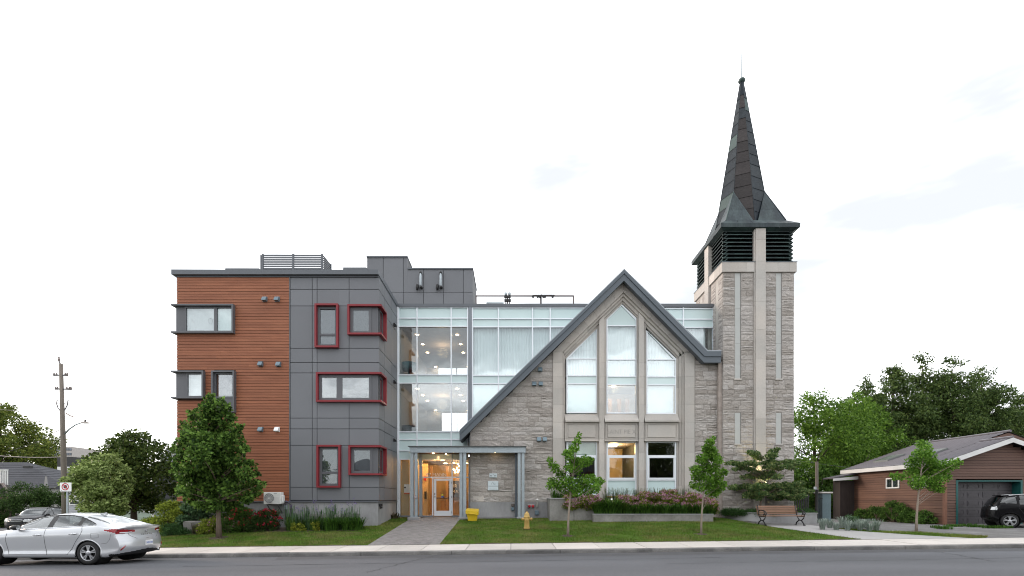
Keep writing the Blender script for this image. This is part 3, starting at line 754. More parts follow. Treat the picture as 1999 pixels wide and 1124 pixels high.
MB().box(lx(779), lx(1393), YG + .3, 36, lz(600) - .05, lz(598)).build('roof', M('flat_roof', (.25, .25, .25), .9), link_)
MB().box(X1 + .1, lx(923), YG + .15, 36, .5, lz(603)).build('party_wall', wall_white, link_)
# ---- entrance
ent = thing('entrance', 'warm lit glazed entrance with white framed door under the canopy', 'entrance', (lx(840), YG, FLZ))
eb, et = lz(1006), lz(896.5)
for p, z1 in ((781, et), (802, et), (821.5, et), (845.5, lz(931)), (883.3, et), (899, et), (916.5, et)):
    piece('mullion', alu, ent, lx(p) - .035, lx(p) + .035, YG - .06, YG + .05, eb, z1)
piece('transom', alu, ent, lx(821.5), lx(916.5), YG - .05, YG + .05, lz(931.5) - .035, lz(931.5) + .035)
piece('sill', alu_grey, ent, lx(779), lx(846), YG - .07, YG + .06, eb - .08, eb); piece('sill', alu_grey, ent, lx(883), lx(917), YG - .07, YG + .06, eb - .08, eb)
for a, b, t, bt in ((782, 802, 897.5, 1005), (802, 821, 897.5, 1005), (822, 883, 897.5, 931), (884, 899, 897.5, 931), (899.5, 916, 897.5, 931), (822, 845, 932, 1005), (884, 899, 932, 1005), (899.5, 916, 932, 1005)):
    piece('pane', glass_ent, ent, lx(a), lx(b), YG, YG + .014, lz(bt), lz(t))
d0, d1, dt, db = lx(848), lx(882), lz(934), FLZ + .02
dr = MB(); ring(dr, d0, d1, db, dt, .12, YG - .035, YG + .03); dr.box(d0 + .12, d1 - .12, YG - .035, YG + .03, db + .12, db + .28)
door = dr.build('door', alu, ent)
piece('pane', glass_ent, door, d0 + .11, d1 - .11, YG - .006, YG + .006, db + .27, dt - .11)
MB().tube([(d0 + .1, YG + .09, lz(972)), (d1 - .1, YG + .09, lz(972))], .03, 8).build('push_bar', black_m, door)
MB().box(d0 + .02, d0 + .07, YG - .07, YG - .03, lz(966), lz(962)).box(d0 + .02, d0 + .09, YG - .09, YG - .05, lz(970.5), lz(969)).build('handle', M('handle_steel', (.3, .3, .3), .3, metal=1), door)
MB().box(lx(862), lx(866.5), YG - .012, YG - .007, lz(971), lz(968)).build('blue_sticker', M('sticker_blue', (.05, .12, .4), .5), door)
MB().lathe([(.06, 0), (.06, .005)], (lx(864), YG - .012, lz(966)), 12, 'y').build('yellow_sticker', M('sticker_yellow', (.5, .45, .03), .5), door)
for zz in (lz(942), lz(970), lz(1000)): MB().box(d1 - .01, d1 + .03, YG - .06, YG - .03, zz - .06, zz + .06).build('hinge', M('hinge_grey', (.3, .32, .33), .4), door)
text('street_number_lettering', '87 MANN', .235, (lx(852.5), YG - .012, lz(926.5)), M('letter_white', (.75, .75, .72), .5), ent, sx=1.12)
# vestibule room
vb = thing('vestibule', 'beige vestibule glowing amber behind the entrance glass', 'room', (-4.2, YG + .1, FLZ))
vx0, vx1 = -6.22, -2.2
room_box('v', vx0, vx1, YG + .08, 32.5, FLZ, lz(897) + .1, wall_warm, floor_int, ceil_int, vb)
wood = M('interior_oak', (.42, .24, .11), .5, var=.12, ns=2, stretch=(4, 4, .5))
# inner screen: framed oak doors and a dark notice board
ys = 29.6
MB().box(-5.0, -4.86, ys, ys + .12, FLZ, 3.9).box(-4.02, -3.9, ys, ys + .12, FLZ, 3.9).box(-3.08, -2.96, ys, ys + .12, FLZ, 3.9).box(-5.0, -2.2, ys + .01, ys + .11, 3.1, 3.25).box(-4.86, -4.02, ys + .02, ys + .1, FLZ, 1.25).box(-3.9, -3.08, ys + .02, ys + .1, FLZ, 1.25).build('oak_screen', wood, vb)
MB().box(-4.3, -3.5, 31.9, 31.94, 2.0, 3.1).build('notice_board', sign_black, vb)
text('board_lettering', 'SPIR', .30, (-3.9, 31.88, 2.75), white_p, vb, sx=1.05); text('board_lettering', 'MA', .30, (-3.75, 31.88, 2.38), white_p, vb, sx=1.05)
MB().box(-4.6, -2.6, 31.2, 31.9, FLZ, FLZ + .85).build('reception_desk', wood, vb)
MB().box(-6.2, -5.75, 27.1, 27.18, FLZ, 4.1).build('wall_nib', wall_warm, vb)
MB().box(-5.18, -5.06, 28.6, 28.7, 1.9, 2.35).build('wall_phone', sign_black, vb); MB().box(-5.2, -5.08, 28.6, 28.7, 3.0, 3.25).build('fire_bell', sign_red, vb)
MB().box(-5.6, -4.98, 28.7, 28.8, FLZ, 4.0).build('partition', wall_warm, vb)
c = P(793, 954, YG + .3); MB().box(c.x - .1, c.x + .25, YG + .29, YG + .3, c.z - .3, c.z + .25).build('paper_notice', sign_white, vb)
MB().box(c.x - .1, c.x + .25, YG + .28, YG + .288, c.z - .3, c.z - .22).build('notice_stripe', M('notice_orange', (.5, .12, .05), .6), vb)
c = P(791.5, 951.5, YG + .06); MB().lathe([(.05, 0), (.045, .03), (.02, .04)], (c.x, c.y - .05, c.z), 10, 'y').build('door_camera', sign_black, vb)
for (xx, yy) in ((-5.9, 27.5), (-4.0, 27.9), (-4.2, 30.6), (-2.9, 30.6)):
    MB().lathe([(.11, 0), (.11, .03)], (xx, yy, lz(897) + .06), 12).build('downlight', lamp_warm, vb)
rg = random.Random(8)
chn = MB(); pts_ = []
for i in range(14):
    pts_.append((-3.25 + rg.uniform(-.28, .28), 28.9 + rg.uniform(-.28, .28), 3.75 + rg.uniform(-.3, .3)))
    chn.tube([(-3.25, 28.9, 3.75), pts_[-1]], .008, 4)
chn.tube([(-3.25, 28.9, 3.75), (-3.25, 28.9, 4.3)], .012, 5)
cho = chn.build('chandelier', M('brass', (.4, .25, .08), .3, metal=1), None); tag(cho, 'spiky brass chandelier with small bulbs inside the entrance', 'chandelier')
for p in pts_: MB().lathe([(.01, -.04), (.04, -.02), (.04, .02), (.01, .04)], p, 8).build('bulb', lamp_warm, cho)
lamp('vestibule_lamp', (-4.4, 28.1, 3.95), 42, (1, .55, .20), .2)
lamp('vestibule_lamp', (-5.85, 27.7, 3.95), 26, (1, .53, .18), .1)
lamp('vestibule_lamp', (-3.6, 31.0, 3.9), 28, (1, .58, .22), .2)
# ---- steel canopy on paired posts
YC = 25.2; kx = lambda p: PX(p, YC); kz = lambda p: PZ(p, YC)
can = thing('entrance_canopy', 'galvanised steel canopy on paired posts over the entrance', 'canopy', (kx(808), YC, .85))
zt, zb = kz(872), kz(883.5)
# front channel beam: web with two flanges
MB().box(kx(800), kx(1026.5), YC, YC + .012, zb, zt).box(kx(800), kx(1026.5), YC - .07, YC, zt - .018, zt).box(kx(800), kx(1026.5), YC - .07, YC, zb, zb + .018).build('front_beam', galv, can)
for p in (800, 1024.5): MB().box(kx(p), kx(p) + .05, YC + .012, YG - .1 if p == 800 else 25.7, zb, zt).build('side_beam', galv, can)
MB().box(kx(797.5), kx(1028), YC - .12, 25.72, zt + .002, zt + .035).box(kx(797.5), kx(917.5), 25.72, YG - .1, zt + .002, zt + .035).build('roof_plate', galv_dk, can)
sof = M('soffit_timber', (.13, .075, .05), .6, var=.15, ns=3, stretch=(1, 6, 1))
for i in range(8):
    y0 = YC + .1 + i * .185
    if y0 + .17 < YG - .12: piece('soffit_plank', sof, can, kx(801), kx(916), y0, y0 + .175, zb + .05, zb + .07)
for i in range(3): piece('soffit_plank', sof, can, kx(917), kx(1024), YC + .1 + i*.16, YC + .25 + i*.16, zb + .05, zb + .07)
def post(x, y, z0, z1=zb + .03, s=.075):
    MB().box(x - s, x + s, y - s, y - s + .02, z0, z1).box(x - s, x + s, y + s - .02, y + s, z0, z1).box(x - .012, x + .012, y - s + .02, y + s - .02, z0, z1).box(x - s - .03, x + s + .03, y - s - .03, y + s + .03, z0, z0 + .02).build('post', galv, can)
gp = .95
for p in (804.6, 812.4, 900.2, 907.6, 1014, 1021.6): post(kx(p), YC + .09, gp)
for p in (805.5, 813.5): post(PX(p + 8.5, YC + 1.1), YC + 1.1, gp)
post(PX(905, YC + 1.1), YC + 1.1, gp)
MB().box(PX(1008, 25.6) - .06, PX(1008, 25.6) + .06, 25.55, 25.7, gp - .1, zb).build('downpipe', fascia_m, can)
for a, b in ((796.5, 819.5), (894.5, 916.5), (1009, 1027)):
    MB().bbox(kx(a), kx(b), YC - .12, YC + .35, .55, gp, .02).build('footing', conc_wall, can)
for p in (804.6, 812.4, 900.2, 907.6, 1014, 1021.6):
    for dz in (.07, .23):
        for dx in (-.045, .045): MB().lathe([(.018, 0), (.018, .014)], (kx(p) + dx, YC - .016, zb + dz), 8, 'y').build('bolt', M('bolt_zinc', (.5, .53, .55), .35, metal=.6) if 'bolt_zinc' not in bpy.data.materials else bpy.data.materials['bolt_zinc'], can)
MB().lathe([(.085, 0), (.085, .02), (.06, .035)], (kx(812.4), YC - .035, PZ(970, YC)), 16, 'y').build('door_opener_button', M('button_steel', (.55, .57, .6), .25, metal=1), can)
for xx, yy in ((kx(842), 25.9), (kx(865), 26.4), (kx(967), 25.45)):
    MB().lathe([(.05, 0), (.05, .02)], (xx, yy, zb + .025), 10).build('downlight', lamp_warm, can)
lamp('canopy_lamp', (kx(842), 25.9, zb - .05), 4, (1, .62, .3), .06)
# ---- railing and antennas on the link roof
YR = 29.0
rl = thing('roof_railing', 'thin pipe railing along the link roof', 'railing', (PX(930, YR), YR, 12.4))
rb = PZ(602, YR)
for p in (930, 991, 1056, 1120): MB().tube([(PX(p, YR), YR, rb - .4), (PX(p, YR), YR, PZ(577.5, YR))], .04, 6).build('post', M('rail_brown', (.12, .09, .085), .5) if 'rail_brown' not in bpy.data.materials else bpy.data.materials['rail_brown'], rl)
MB().tube([(PX(929, YR), YR, PZ(577.5, YR)), (PX(1120.5, YR), YR, PZ(577.5, YR))], .045, 6).build('top_rail', bpy.data.materials['rail_brown'], rl)
ap = M('antenna_plastic', (.45, .5, .53), .5)
for k, p in enumerate((988, 995)):
    a = thing('rooftop_antenna', ['stubby antenna unit clamped left on the roof railing', 'stubby antenna unit clamped right beside its twin on the railing'][k], 'antenna', (PX(p, YR), YR - .1, rb))
    MB().lathe([(.05, 0), (.09, .05), (.09, .14), (.03, .2)], (PX(p, YR), YR - .1, PZ(578, YR)), 10).build('dome', ap, a, True)
    MB().tube([(PX(p, YR), YR - .1, rb - .3), (PX(p, YR), YR - .1, PZ(577, YR))], .03, 6).build('mast', black_m, a)
    MB().box(PX(p, YR) - .09, PX(p, YR) + .09, YR - .19, YR - .05, PZ(590, YR), PZ(586, YR)).build('clamp', black_m, a)
    MB().box(PX(p, YR) - .1, PX(p, YR) + .08, YR - .18, YR - .05, PZ(583, YR), PZ(579.5, YR)).build('clamp', black_m, a)
a = thing('antenna_cluster', 'row of small dark lights bracketed on the railing pole', 'antenna', (PX(1057, YR), YR - .1, rb))
MB().tube([(PX(1057, YR), YR - .1, rb - .3), (PX(1057, YR), YR - .1, PZ(576, YR))], .025, 6).tube([(PX(1040, YR), YR - .1, PZ(577, YR)), (PX(1083, YR), YR - .1, PZ(577, YR))], .02, 6).build('mast', black_m, a)
for p in (1041, 1050, 1054, 1061, 1064, 1079): MB().lathe([(.04, -.1), (.07, -.06), (.07, .03), (.03, .06)], (PX(p, YR), YR - .12, PZ(579.5, YR)), 8).build('head', black_m, a)
hv = thing('roof_unit', 'low pale ventilation unit behind the roof railing', 'roof unit', (PX(970, 31), 31, 12.4))
MB().bbox(PX(950, 31), PX(984, 31), 31, 32, 12.2, PZ(588, 31), .03).build('casing', M('unit_pale', (.62, .68, .7), .5), hv)
MB().box(PX(952, 31), PX(982, 31), 30.99, 31, PZ(596, 31), PZ(592, 31)).build('grille', alu_grey, hv)
# ------------------------------------------------------------------ church front: stone gable
YS = 25.8
gx_ = lambda p: PX(p, YS)
gzp = lambda p: PZ(p, YS)
gab = thing('stone_gable', 'grey stone church gable with three tall lancet windows', 'building', (gx_(1218), YS, .8))
def stone_mesh(name, x0, x1, z0, z1, rg, rough=.035, nx=None, nz=3):
    """rock-faced block: face y=0 side towards -y, bulging and chipped; sides run back to y=+.12"""
    wd, h = x1 - x0, z1 - z0; nx = nx or max(2, min(5, int(wd / .18) + 1))
    V = []; Fa = []
    for j in range(nz + 1):
        for i in range(nx + 1):
            ed = i in (0, nx) or j in (0, nz)
            y = rg.uniform(-.012, .006) if ed else -rg.uniform(-.006, .004 + rough)
            jx = 0 if i in (0, nx) else rg.uniform(-.25, .25) * wd / nx
            jz = 0 if j in (0, nz) else rg.uniform(-.22, .22) * h / nz
            V.append((x0 + wd * i / nx + jx, y, z0 + h * j / nz + jz))
    q = nx + 1
    for j in range(nz):
        for i in range(nx):
            a, b, c, d = j*q+i, j*q+i+1, (j+1)*q+i+1, (j+1)*q+i
            if rg.random() < .5: Fa += [(a, b, c), (a, c, d)]
            else: Fa += [(a, b, d), (b, c, d)]
    n = len(V); V += [(x0, .12, z0), (x1, .12, z0), (x1, .12, z1), (x0, .12, z1)]
    Fa += [tuple(range(0, q))[::-1] + (n, n+1), tuple(range(nz*q, nz*q+q)) + (n+2, n+3),
           tuple(j*q for j in range(nz+1)) + (n+3, n), tuple(j*q+nx for j in range(nz, -1, -1)) + (n+1, n+2)]
    return V, Fa
def courses(z0, z1, rg, lo=.17, hi=.32):
    zs = [z0]
    while zs[-1] < z1 - lo * .6:
        zs.append(min(z1, zs[-1] + rg.choice((lo, (lo+hi)/2, hi, hi*.9))))
    zs[-1] = z1; return zs
def split(a, b, rg, lo, hi):
    xs = [a]
    while xs[-1] < b:
        s = rg.uniform(lo, hi)
        if b - xs[-1] < hi * 1.15: s = b - xs[-1]
        xs.append(min(b, xs[-1] + s))
    return xs
def lay(region, zs, rg, lo, hi, jt=.016):
    """yield stones (x0,x1,z0,z1) for a rectangle; some are split into two thin ones, some span two courses"""
    a, b, z0, z1 = region; res = []; used = []
    zz = [z for z in zs if z0 < z < z1]; zz = [z0] + zz + [z1]
    zz = [z for i, z in enumerate(zz) if i == 0 or z - zz[i-1] > .05]
    if zz[-1] != z1: zz[-1] = z1
    j = 0
    while j < len(zz) - 1:
        for u, v in zip((xs := split(a, b, rg, lo, hi)), xs[1:]):
            t, w_ = zz[j], zz[j+1]; r = rg.random()
            if r < .16 and w_ - t > .2: m_ = lerp(t, w_, rg.uniform(.38, .62)); res += [(u, v, t, m_), (u, v, m_, w_)]
            elif r < .24 and v - u > lo * 1.4:
                m_ = lerp(u, v, rg.uniform(.35, .65)); res += [(u, m_, t, w_), (m_, v, t, w_)]
            else: res.append((u, v, t, w_))
        j += 1
    return [(p + jt/2, q - jt/2, r_ + jt/2, s - jt/2) for p, q, r_, s in res]
def set_stones(stones, parent, mat, place, rg, limit=300, rough=.035):
    stones = sorted(stones, key=lambda s: -(s[1]-s[0])*(s[3]-s[2])); org = origin_of(parent); rest = MB()
    for k, (a, b, c, d) in enumerate(stones):
        V, Fa = stone_mesh('stone', a, b, c, d, rg, rough); V = [place(*v) for v in V]
        if k < limit:
            m = bpy.data.meshes.new('stone'); m.from_pydata([tuple(Vector(v) - org) for v in V], [], Fa); link('stone', m, mat, parent)
        else: rest.add(V, Fa)
    if rest.v: rest.build('small_stones', mat, parent, fix=False)['kind'] = 'stuff'
rg = random.Random(21)
# fascia line (photo px): apex, left end, right end
def roof_y(px): return 526 + .977 * abs(px - 1218.8)
# backing walls (mortar)
zb0 = gzp(980)
MB().prism([(gx_(918), .6), (gx_(1082), .6), (gx_(1082), gzp(684)), (gx_(918), gzp(846))], YS + .014, YS + .45).build('mortar_backing', mortar_m, gab)
MB().prism([(gx_(1355), .6), (gx_(1412), .6), (gx_(1412), gzp(705)), (gx_(1385), gzp(705)), (gx_(1355), gzp(682))], YS + .014, YS + .45).build('mortar_backing', mortar_m, gab)
zs = courses(zb0, gzp(680), rg, .19, .33)
left = [s for s in lay((gx_(918.5), gx_(1080), zb0, gzp(682)), zs, rg, .45, 1.15) if (s[2]) < gzp(roof_y(1000 + ((s[0]+s[1])/2)*F/YS) + 26)]
zs2 = courses(.85, gzp(700), rg, .17, .30)
right = lay((gx_(1357), gx_(1411), .85, gzp(704)), zs2, rg, .3, .75)
set_stones(left + right, gab, stone_m, lambda x, y, z: (x, YS + y, z), rg)
MB().box(gx_(918), gx_(1074), YS - .015, YS + .4, .5, zb0).build('plinth', conc_wall, gab)
MB().box(gx_(918) - .03, gx_(918), YS - .0, YG, .5, gzp(850)).build('end_trim', trim_m, gab)
# roof verge: two-step fascia on both slopes, return at the right eave
YF = 25.32; f = lambda p, q, Y=YF: (PX(p, Y), PZ(q, Y))
th = 21.5
def strip(mb, o0, o1, y0, y1):
    for path in (((1218.8, 526), (897.6, 840)), ):
        (ax, ay), (bx, by) = path
        mb.prism([f(ax, ay + o0), f(ax, ay + o1), f(bx, by + o1), f(bx, by + o0)], y0, y1)
    mb.prism([f(1218.8, 526 + o0), f(1382, 689.8 - 5 + o0), f(1408, 689.8 - 5 + o0), f(1408, 689 + o1 * .86), f(1375.5, 689 + o1 * .86), f(1218.8, 526 + o1)], y0, y1)
mb = MB(); strip(mb, 7.5, th, YF, YF + .12); mb.build('fascia', fascia_m, gab)
mb = MB(); strip(mb, 1.0, 8.0, YF - .05, YF + .14); mb.build('upper_fascia', fascia_m, gab)
mb = MB(); mb.prism([f(1218.8, 525), f(1218.8, 527.2), f(897.4, 841.2), f(897.4, 839)], YF - .055, YG - .1)
mb.prism([f(1218.8, 525), f(1382, 684), f(1408, 684), f(1408, 686), f(1381, 686), f(1218.8, 527.2)], YF - .055, YG - .1); mb.build('roof_edge', M('roof_flashing', (.30, .33, .36), .35, var=.02), gab)
mb = MB(); strip(mb, 2.0, th - 2, YF + .14, YG - .12); mb.build('roof', trim_m, gab)
# dressed surround
YD = YS - .06; D_ = lambda pts, Y: [(PX(p, Y), PZ(q, Y)) for p, q in pts]
O0 = [(1099, 1000), (1099, 686.3), (1217.8, 570), (1337.5, 688), (1337.5, 1000)]
O1 = [(1101.6, 1000), (1101.6, 690.8), (1217, 577.5), (1332.5, 692), (1332.5, 1000)]
O2 = [(1104, 1000), (1104, 695.5), (1216, 586), (1326.5, 697), (1326.5, 1000)]
YGL = YS + .30
# front slab cut in blocks: jambs by course, rakes by voussoir
jy = [1000, 974, 948, 917, 884, 856, 824, 790, 757, 735, 708, 686.3]
def block(poly, y0, y1, name='dressed_block', inset=.003):
    cx = sum(p[0] for p in poly)/len(poly); cz = sum(p[1] for p in poly)/len(poly)
    MB().prism([(p[0] + (inset if p[0] < cx else -inset), p[1] + (inset if p[1] < cz else -inset)) for p in poly], y0, y1).build(name, dressed_m, gab)
for a, b in zip(jy, jy[1:]):
    block(D_([(1080, a), (1099, a), (1099, b), (1080, b)], YD), YD, YS + .3); block(D_([(1337.5, a), (1356.5, a), (1356.5, b), (1337.5, b)], YD), YD, YS + .3)
    block(D_([(1099, a), (1101.6, a), (1101.6, b), (1099, b)], YS + .05), YS + .05, YS + .36)
    block(D_([(1101.6, a), (1104, a), (1104, b), (1101.6, b)], YS + .14), YS + .14, YS + .36)
    block(D_([(1332.5, a), (1337.5, a), (1337.5, b), (1332.5, b)], YS + .05), YS + .05, YS + .36)
    block(D_([(1326.5, a), (1332.5, a), (1332.5, b), (1326.5, b)], YS + .14), YS + .14, YS + .36)
    block(D_([(1320.5, a), (1326.5, a), (1326.5, b), (1320.5, b)], YS + .24), YS + .24, YS + .36)
def rake(A, B, A2, B2, n, y0, y1):
    for i in range(n):
        t, u = i / n, (i + 1) / n
        q = lambda m, k: (lerp(m[0][0], m[1][0], k), lerp(m[0][1], m[1][1], k))
        block(D_([q((A, B), t), q((A, B), u), q((A2, B2), u), q((A2, B2), t)], y0), y0, y1)
up = lambda p: (p, roof_y(p) + th - 3)
rake((1080, 686.3), (1217.8, 546), (1099, 686.3), (1217.8, 570), 7, YD, YS + .3)
rake((1217.8, 546), (1356.5, 688), (1217.8, 570), (1337.5, 688), 7, YD, YS + .3)
rake(O0[1], O0[2], O1[1], O1[2], 5, YS + .05, YS + .36); rake(O0[2], O0[3], O1[2], O1[3], 5, YS + .05, YS + .36)
rake(O1[1], O1[2], O2[1], O2[2], 5, YS + .14, YS + .36); rake(O1[2], O1[3], O2[2], O2[3], 5, YS + .14, YS + .36)
rake((1104, 695.5), (1216, 586), (1104, 701), (1216, 592), 5, YS + .22, YS + .36); rake((1216, 586), (1326.5, 697), (1216, 592), (1326.5, 703), 5, YS + .22, YS + .36)
# piers between the lights
def pier(c, tops, hw=(5.0, 8.8)):
    for a, b in zip(jy, jy[1:]):
        for k, (h, y0) in enumerate(((hw[0], YS - .02), (hw[1], YS + .16))):
            if b < 700: continue
            block(D_([(c - h, a), (c + h, a), (c + h, b), (c - h, b)], y0), y0 + .001 * k, YS + .36)
    for k, (h, y0) in enumerate(((hw[0], YS - .02), (hw[1], YS + .16))):
        yl = lambda x: (580 if k == 0 else 588) + .977 * abs(x - 1217)
        block(D_([(c - h, 708), (c + h, 708), (c + h, yl(c + h)), (c - h, yl(c - h))], y0), y0 + .001 * k, YS + .36)
pier(1175.3, 0); pier(1252.6, 0)
# lights: white frames, panes, curtains
def light(xa, xb, top, bars, bottom, bands, name):
    """top: list of (px,py) of the head from left to right"""
    win = thing_part = MB()
    out_ = [(xa, bottom)] + top + [(xb, bottom)]
    n = len(out_); cx = (xa + xb)/2
    ins = []
    t = 2.4
    # inset polygon (simple): move towards the centre
    cy = (bottom + min(p[1] for p in top))/2
    for i, p in enumerate(out_):
        ins.append((p[0] + (t if p[0] < cx - 1 else -t if p[0] > cx + 1 else 0), p[1] + (-t if p[1] > bottom - 1 else t * 1.25)))
    for i in range(n):
        j = (i + 1) % n
        win.prism(D_([out_[i], out_[j], ins[j], ins[i]], YGL), YGL - .05, YGL + .05)
    for b in bars: win.prism(D_([(xa + t, b - 1.2), (xb - t, b - 1.2), (xb - t, b + 1.2), (xa + t, b + 1.2)], YGL), YGL - .045, YGL + .045)
    w_ = win.build(name, alu, gab)
    return w_, ins
def clip_rows(ins, y0, y1):
    """polygon of the light between rows y0 < y1"""
    def cl(poly, lim, keep_below):
        res = []
        for i in range(len(poly)):
            p, q = poly[i], poly[(i+1) % len(poly)]
            ip = p[1] >= lim if keep_below else p[1] <= lim; iq = q[1] >= lim if keep_below else q[1] <= lim
            if ip: res.append(p)
            if ip != iq:
                k = (lim - p[1]) / (q[1] - p[1]); res.append((lerp(p[0], q[0], k), lim))
        return res
    return cl(cl(ins, y0, True), y1, False)
for (xa, xb, top, bars, bot, dd) in (
        (1106, 1166.5, [(1106, 698.5), (1166.5, 641)], [701, 733.6, 749.3], 806.5, 'l'),
        (1184, 1243.3, [(1184, 621), (1213.5, 594), (1243.3, 622)], [636, 702, 735, 751], 807.5, 'c'),
        (1261.7, 1320.5, [(1261.7, 645), (1320.5, 701)], [702.4, 735.7, 751.4], 808.5, 'r')):
    w_, ins = light(xa, xb, top, bars, bot, None, 'lancet_window')
    rows = [min(p[1] for p in ins)] + bars + [bot - 2.4]
    for k, (a, b) in enumerate(zip(rows, rows[1:])):
        pg = clip_rows(ins, a, b)
        if len(pg) < 3: continue
        sp = abs((b - a) - 16) < 2
        top_c = (dd == 'c' and k == 0)
        MB().prism(D_(pg, YGL), YGL, YGL + .012).build('pane', mint if sp or top_c else glass_clear, w_)
    curtain(PX(xa, YGL) + .05, PX(xb, YGL) - .05, YGL + .16, PZ(bars[-2], YGL), PZ(min(p[1] for p in top) - 2, YGL), w_, amp=.03, seed=ord(dd))
    if dd != 'c':
        MB().box(PX(xa, YGL), PX(xb, YGL) - (.12 if dd == 'r' else 0), YGL + .13, YGL + .15, PZ(bot, YGL), PZ(bars[-1], YGL)).build('blind', white_blind if dd == 'r' else mint_blind, w_)
# sloping sills, string course and carved panels
for a, b in ((1104, 1169.5), (1181, 1247), (1259, 1326)):
    y0, y1 = YS - .10, YS + .36
    MB().prism_x([(YS + .33, gzp(806.5)), (YS + .22, gzp(807)), (YS - .07, gzp(820)), (y0, gzp(821)), (y0, gzp(823.8)), (YS + .33, gzp(823.8))], gx_(a), gx_(b)).build('sill', dressed_m, gab)
    mb = MB(); mb.box(gx_(a), gx_(b), YS + .06, YS + .36, gzp(859.5), gzp(824)); mb.build('spandrel_slab', dressed_m, gab)
    mb = MB(); ring(mb, gx_(a + 2.5), gx_(b - 2.5), gzp(856), gzp(826), .045, YS + .035, YS + .07); mb.build('panel_moulding', dressed_m, gab)
    mb = MB().bbox(gx_(a + 6), gx_(b - 6), YS + .02, YS + .07, gzp(853.5), gzp(829), .015); pnl = mb.build('carved_panel', dressed_m, gab)
    MB().box(gx_(a), gx_(b), YS + .0, YS + .36, gzp(861), gzp(859.5)).build('drip_course', dressed_m, gab)
    if a == 1181: text('carved_lettering', 'SAINT PIE X', .335, ((gx_(a) + gx_(b)) / 2, YS + .019, gzp(843)), M('carved_shadow', (.30, .28, .26), .9), pnl, ext=.002, sx=.87)
# lower windows
for k, (a, b) in enumerate(((1106, 1167), (1184, 1243.3), (1261.7, 1320.5))):
    mb = MB(); y = YGL; x0, x1 = PX(a, y), PX(b, y); z1, z0 = PZ(861, y), PZ(968, y)
    ring(mb, x0, x1, z0, z1, .09, y - .06, y + .05); mb.box(x0 + .09, x1 - .09, y - .06, y + .05, PZ(891.5, y), PZ(888.5, y)); mb.box(x0 + .09, x1 - .09, y - .06, y + .05, PZ(938, y), PZ(935, y))
    lw = mb.build('lower_window', alu, gab)
    mb = MB(); ring(mb, x0 + .09, x1 - .09, PZ(935, y), PZ(891.5, y), .07, y - .075, y + .03); mb.build('opening_sash', alu, lw)
    piece('pane', glass_low, lw, x0 + .08, x1 - .08, y, y + .012, PZ(889, y), PZ(863, y))
    piece('pane', glass_low, lw, x0 + .15, x1 - .15, y - .02, y - .008, PZ(934, y), PZ(893, y))
    piece('spandrel_pane', mint, lw, x0 + .08, x1 - .08, y, y + .012, PZ(966, y), PZ(937, y))
    if k == 0: piece('blind', M('blind_sage', (.33, .42, .38), .7), lw, x0 + .08, x1 - .08, y + .06, y + .07, PZ(889, y), PZ(863, y))
# rooms behind
def gable_room(name, label, x0, x1, z0, z1, wm, lampmat, lamps, e, col):
    rm = thing(name, label, 'room', (x0, YGL + .2, z0))
    room_box('r', x0, x1, YGL + .06, 30.5, z0, z1, wm, floor_int, ceil_int, rm)
    for q in lamps: MB().box(q[0] - .3, q[0] + .3, q[1] - .3, q[1] + .3, z1 - .03, z1 - .005).build('ceiling_lamp', lampmat, rm)
    if e: lamp('room_lamp', ((x0 + x1)/2, 28, z1 - .3), e, col, .2)
    return rm
wall_ochre = M('interior_wall_ochre', (.50, .38, .20), .8, var=.1)
gable_room('lit_room', 'ochre lit room behind the lower middle window', PX(1176, YGL), PX(1252, YGL), 2.0, PZ(860, YGL), wall_ochre, lamp_soft, [(6.0 * .98, 28.6)], 85, (1, .62, .25))
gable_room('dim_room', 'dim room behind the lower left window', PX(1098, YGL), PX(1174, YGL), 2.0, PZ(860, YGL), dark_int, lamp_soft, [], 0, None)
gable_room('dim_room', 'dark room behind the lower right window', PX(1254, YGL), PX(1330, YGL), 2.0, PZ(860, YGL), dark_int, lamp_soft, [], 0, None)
gr = gable_room('upper_room', 'warm upper room behind the lancet windows', PX(1102, YGL), PX(1328, YGL), PZ(820, YGL), PZ(735, YGL), wall_warm, lamp_day, [], 14, (1, .72, .42))
MB().lathe([(.11, 0), (.11, .02)], (PX(1198, 28.3), 28.3, PZ(735, YGL) - .03), 12).build('downlight', lamp_day, gr)
MB().box(PX(1102, YGL), PX(1328, YGL), YGL + .5, YGL + .55, PZ(732, YGL), PZ(650, YGL)).build('curtain_back', wall_white, gr)
for i, p in enumerate((1188, 1206, 1222)): MB().box(PX(p, 29), PX(p + 7, 29), 29, 29.2, PZ(820, YGL), PZ(735, YGL) - .6).build('door_leaf', wood, gr)
# vent hoods on the gable
for p in ((1055, 721), (1043.5, 749), (1056, 749), (1052.5, 857.5), (1064, 857.5)): vent(*p, YS - .03, 1.0, gab)
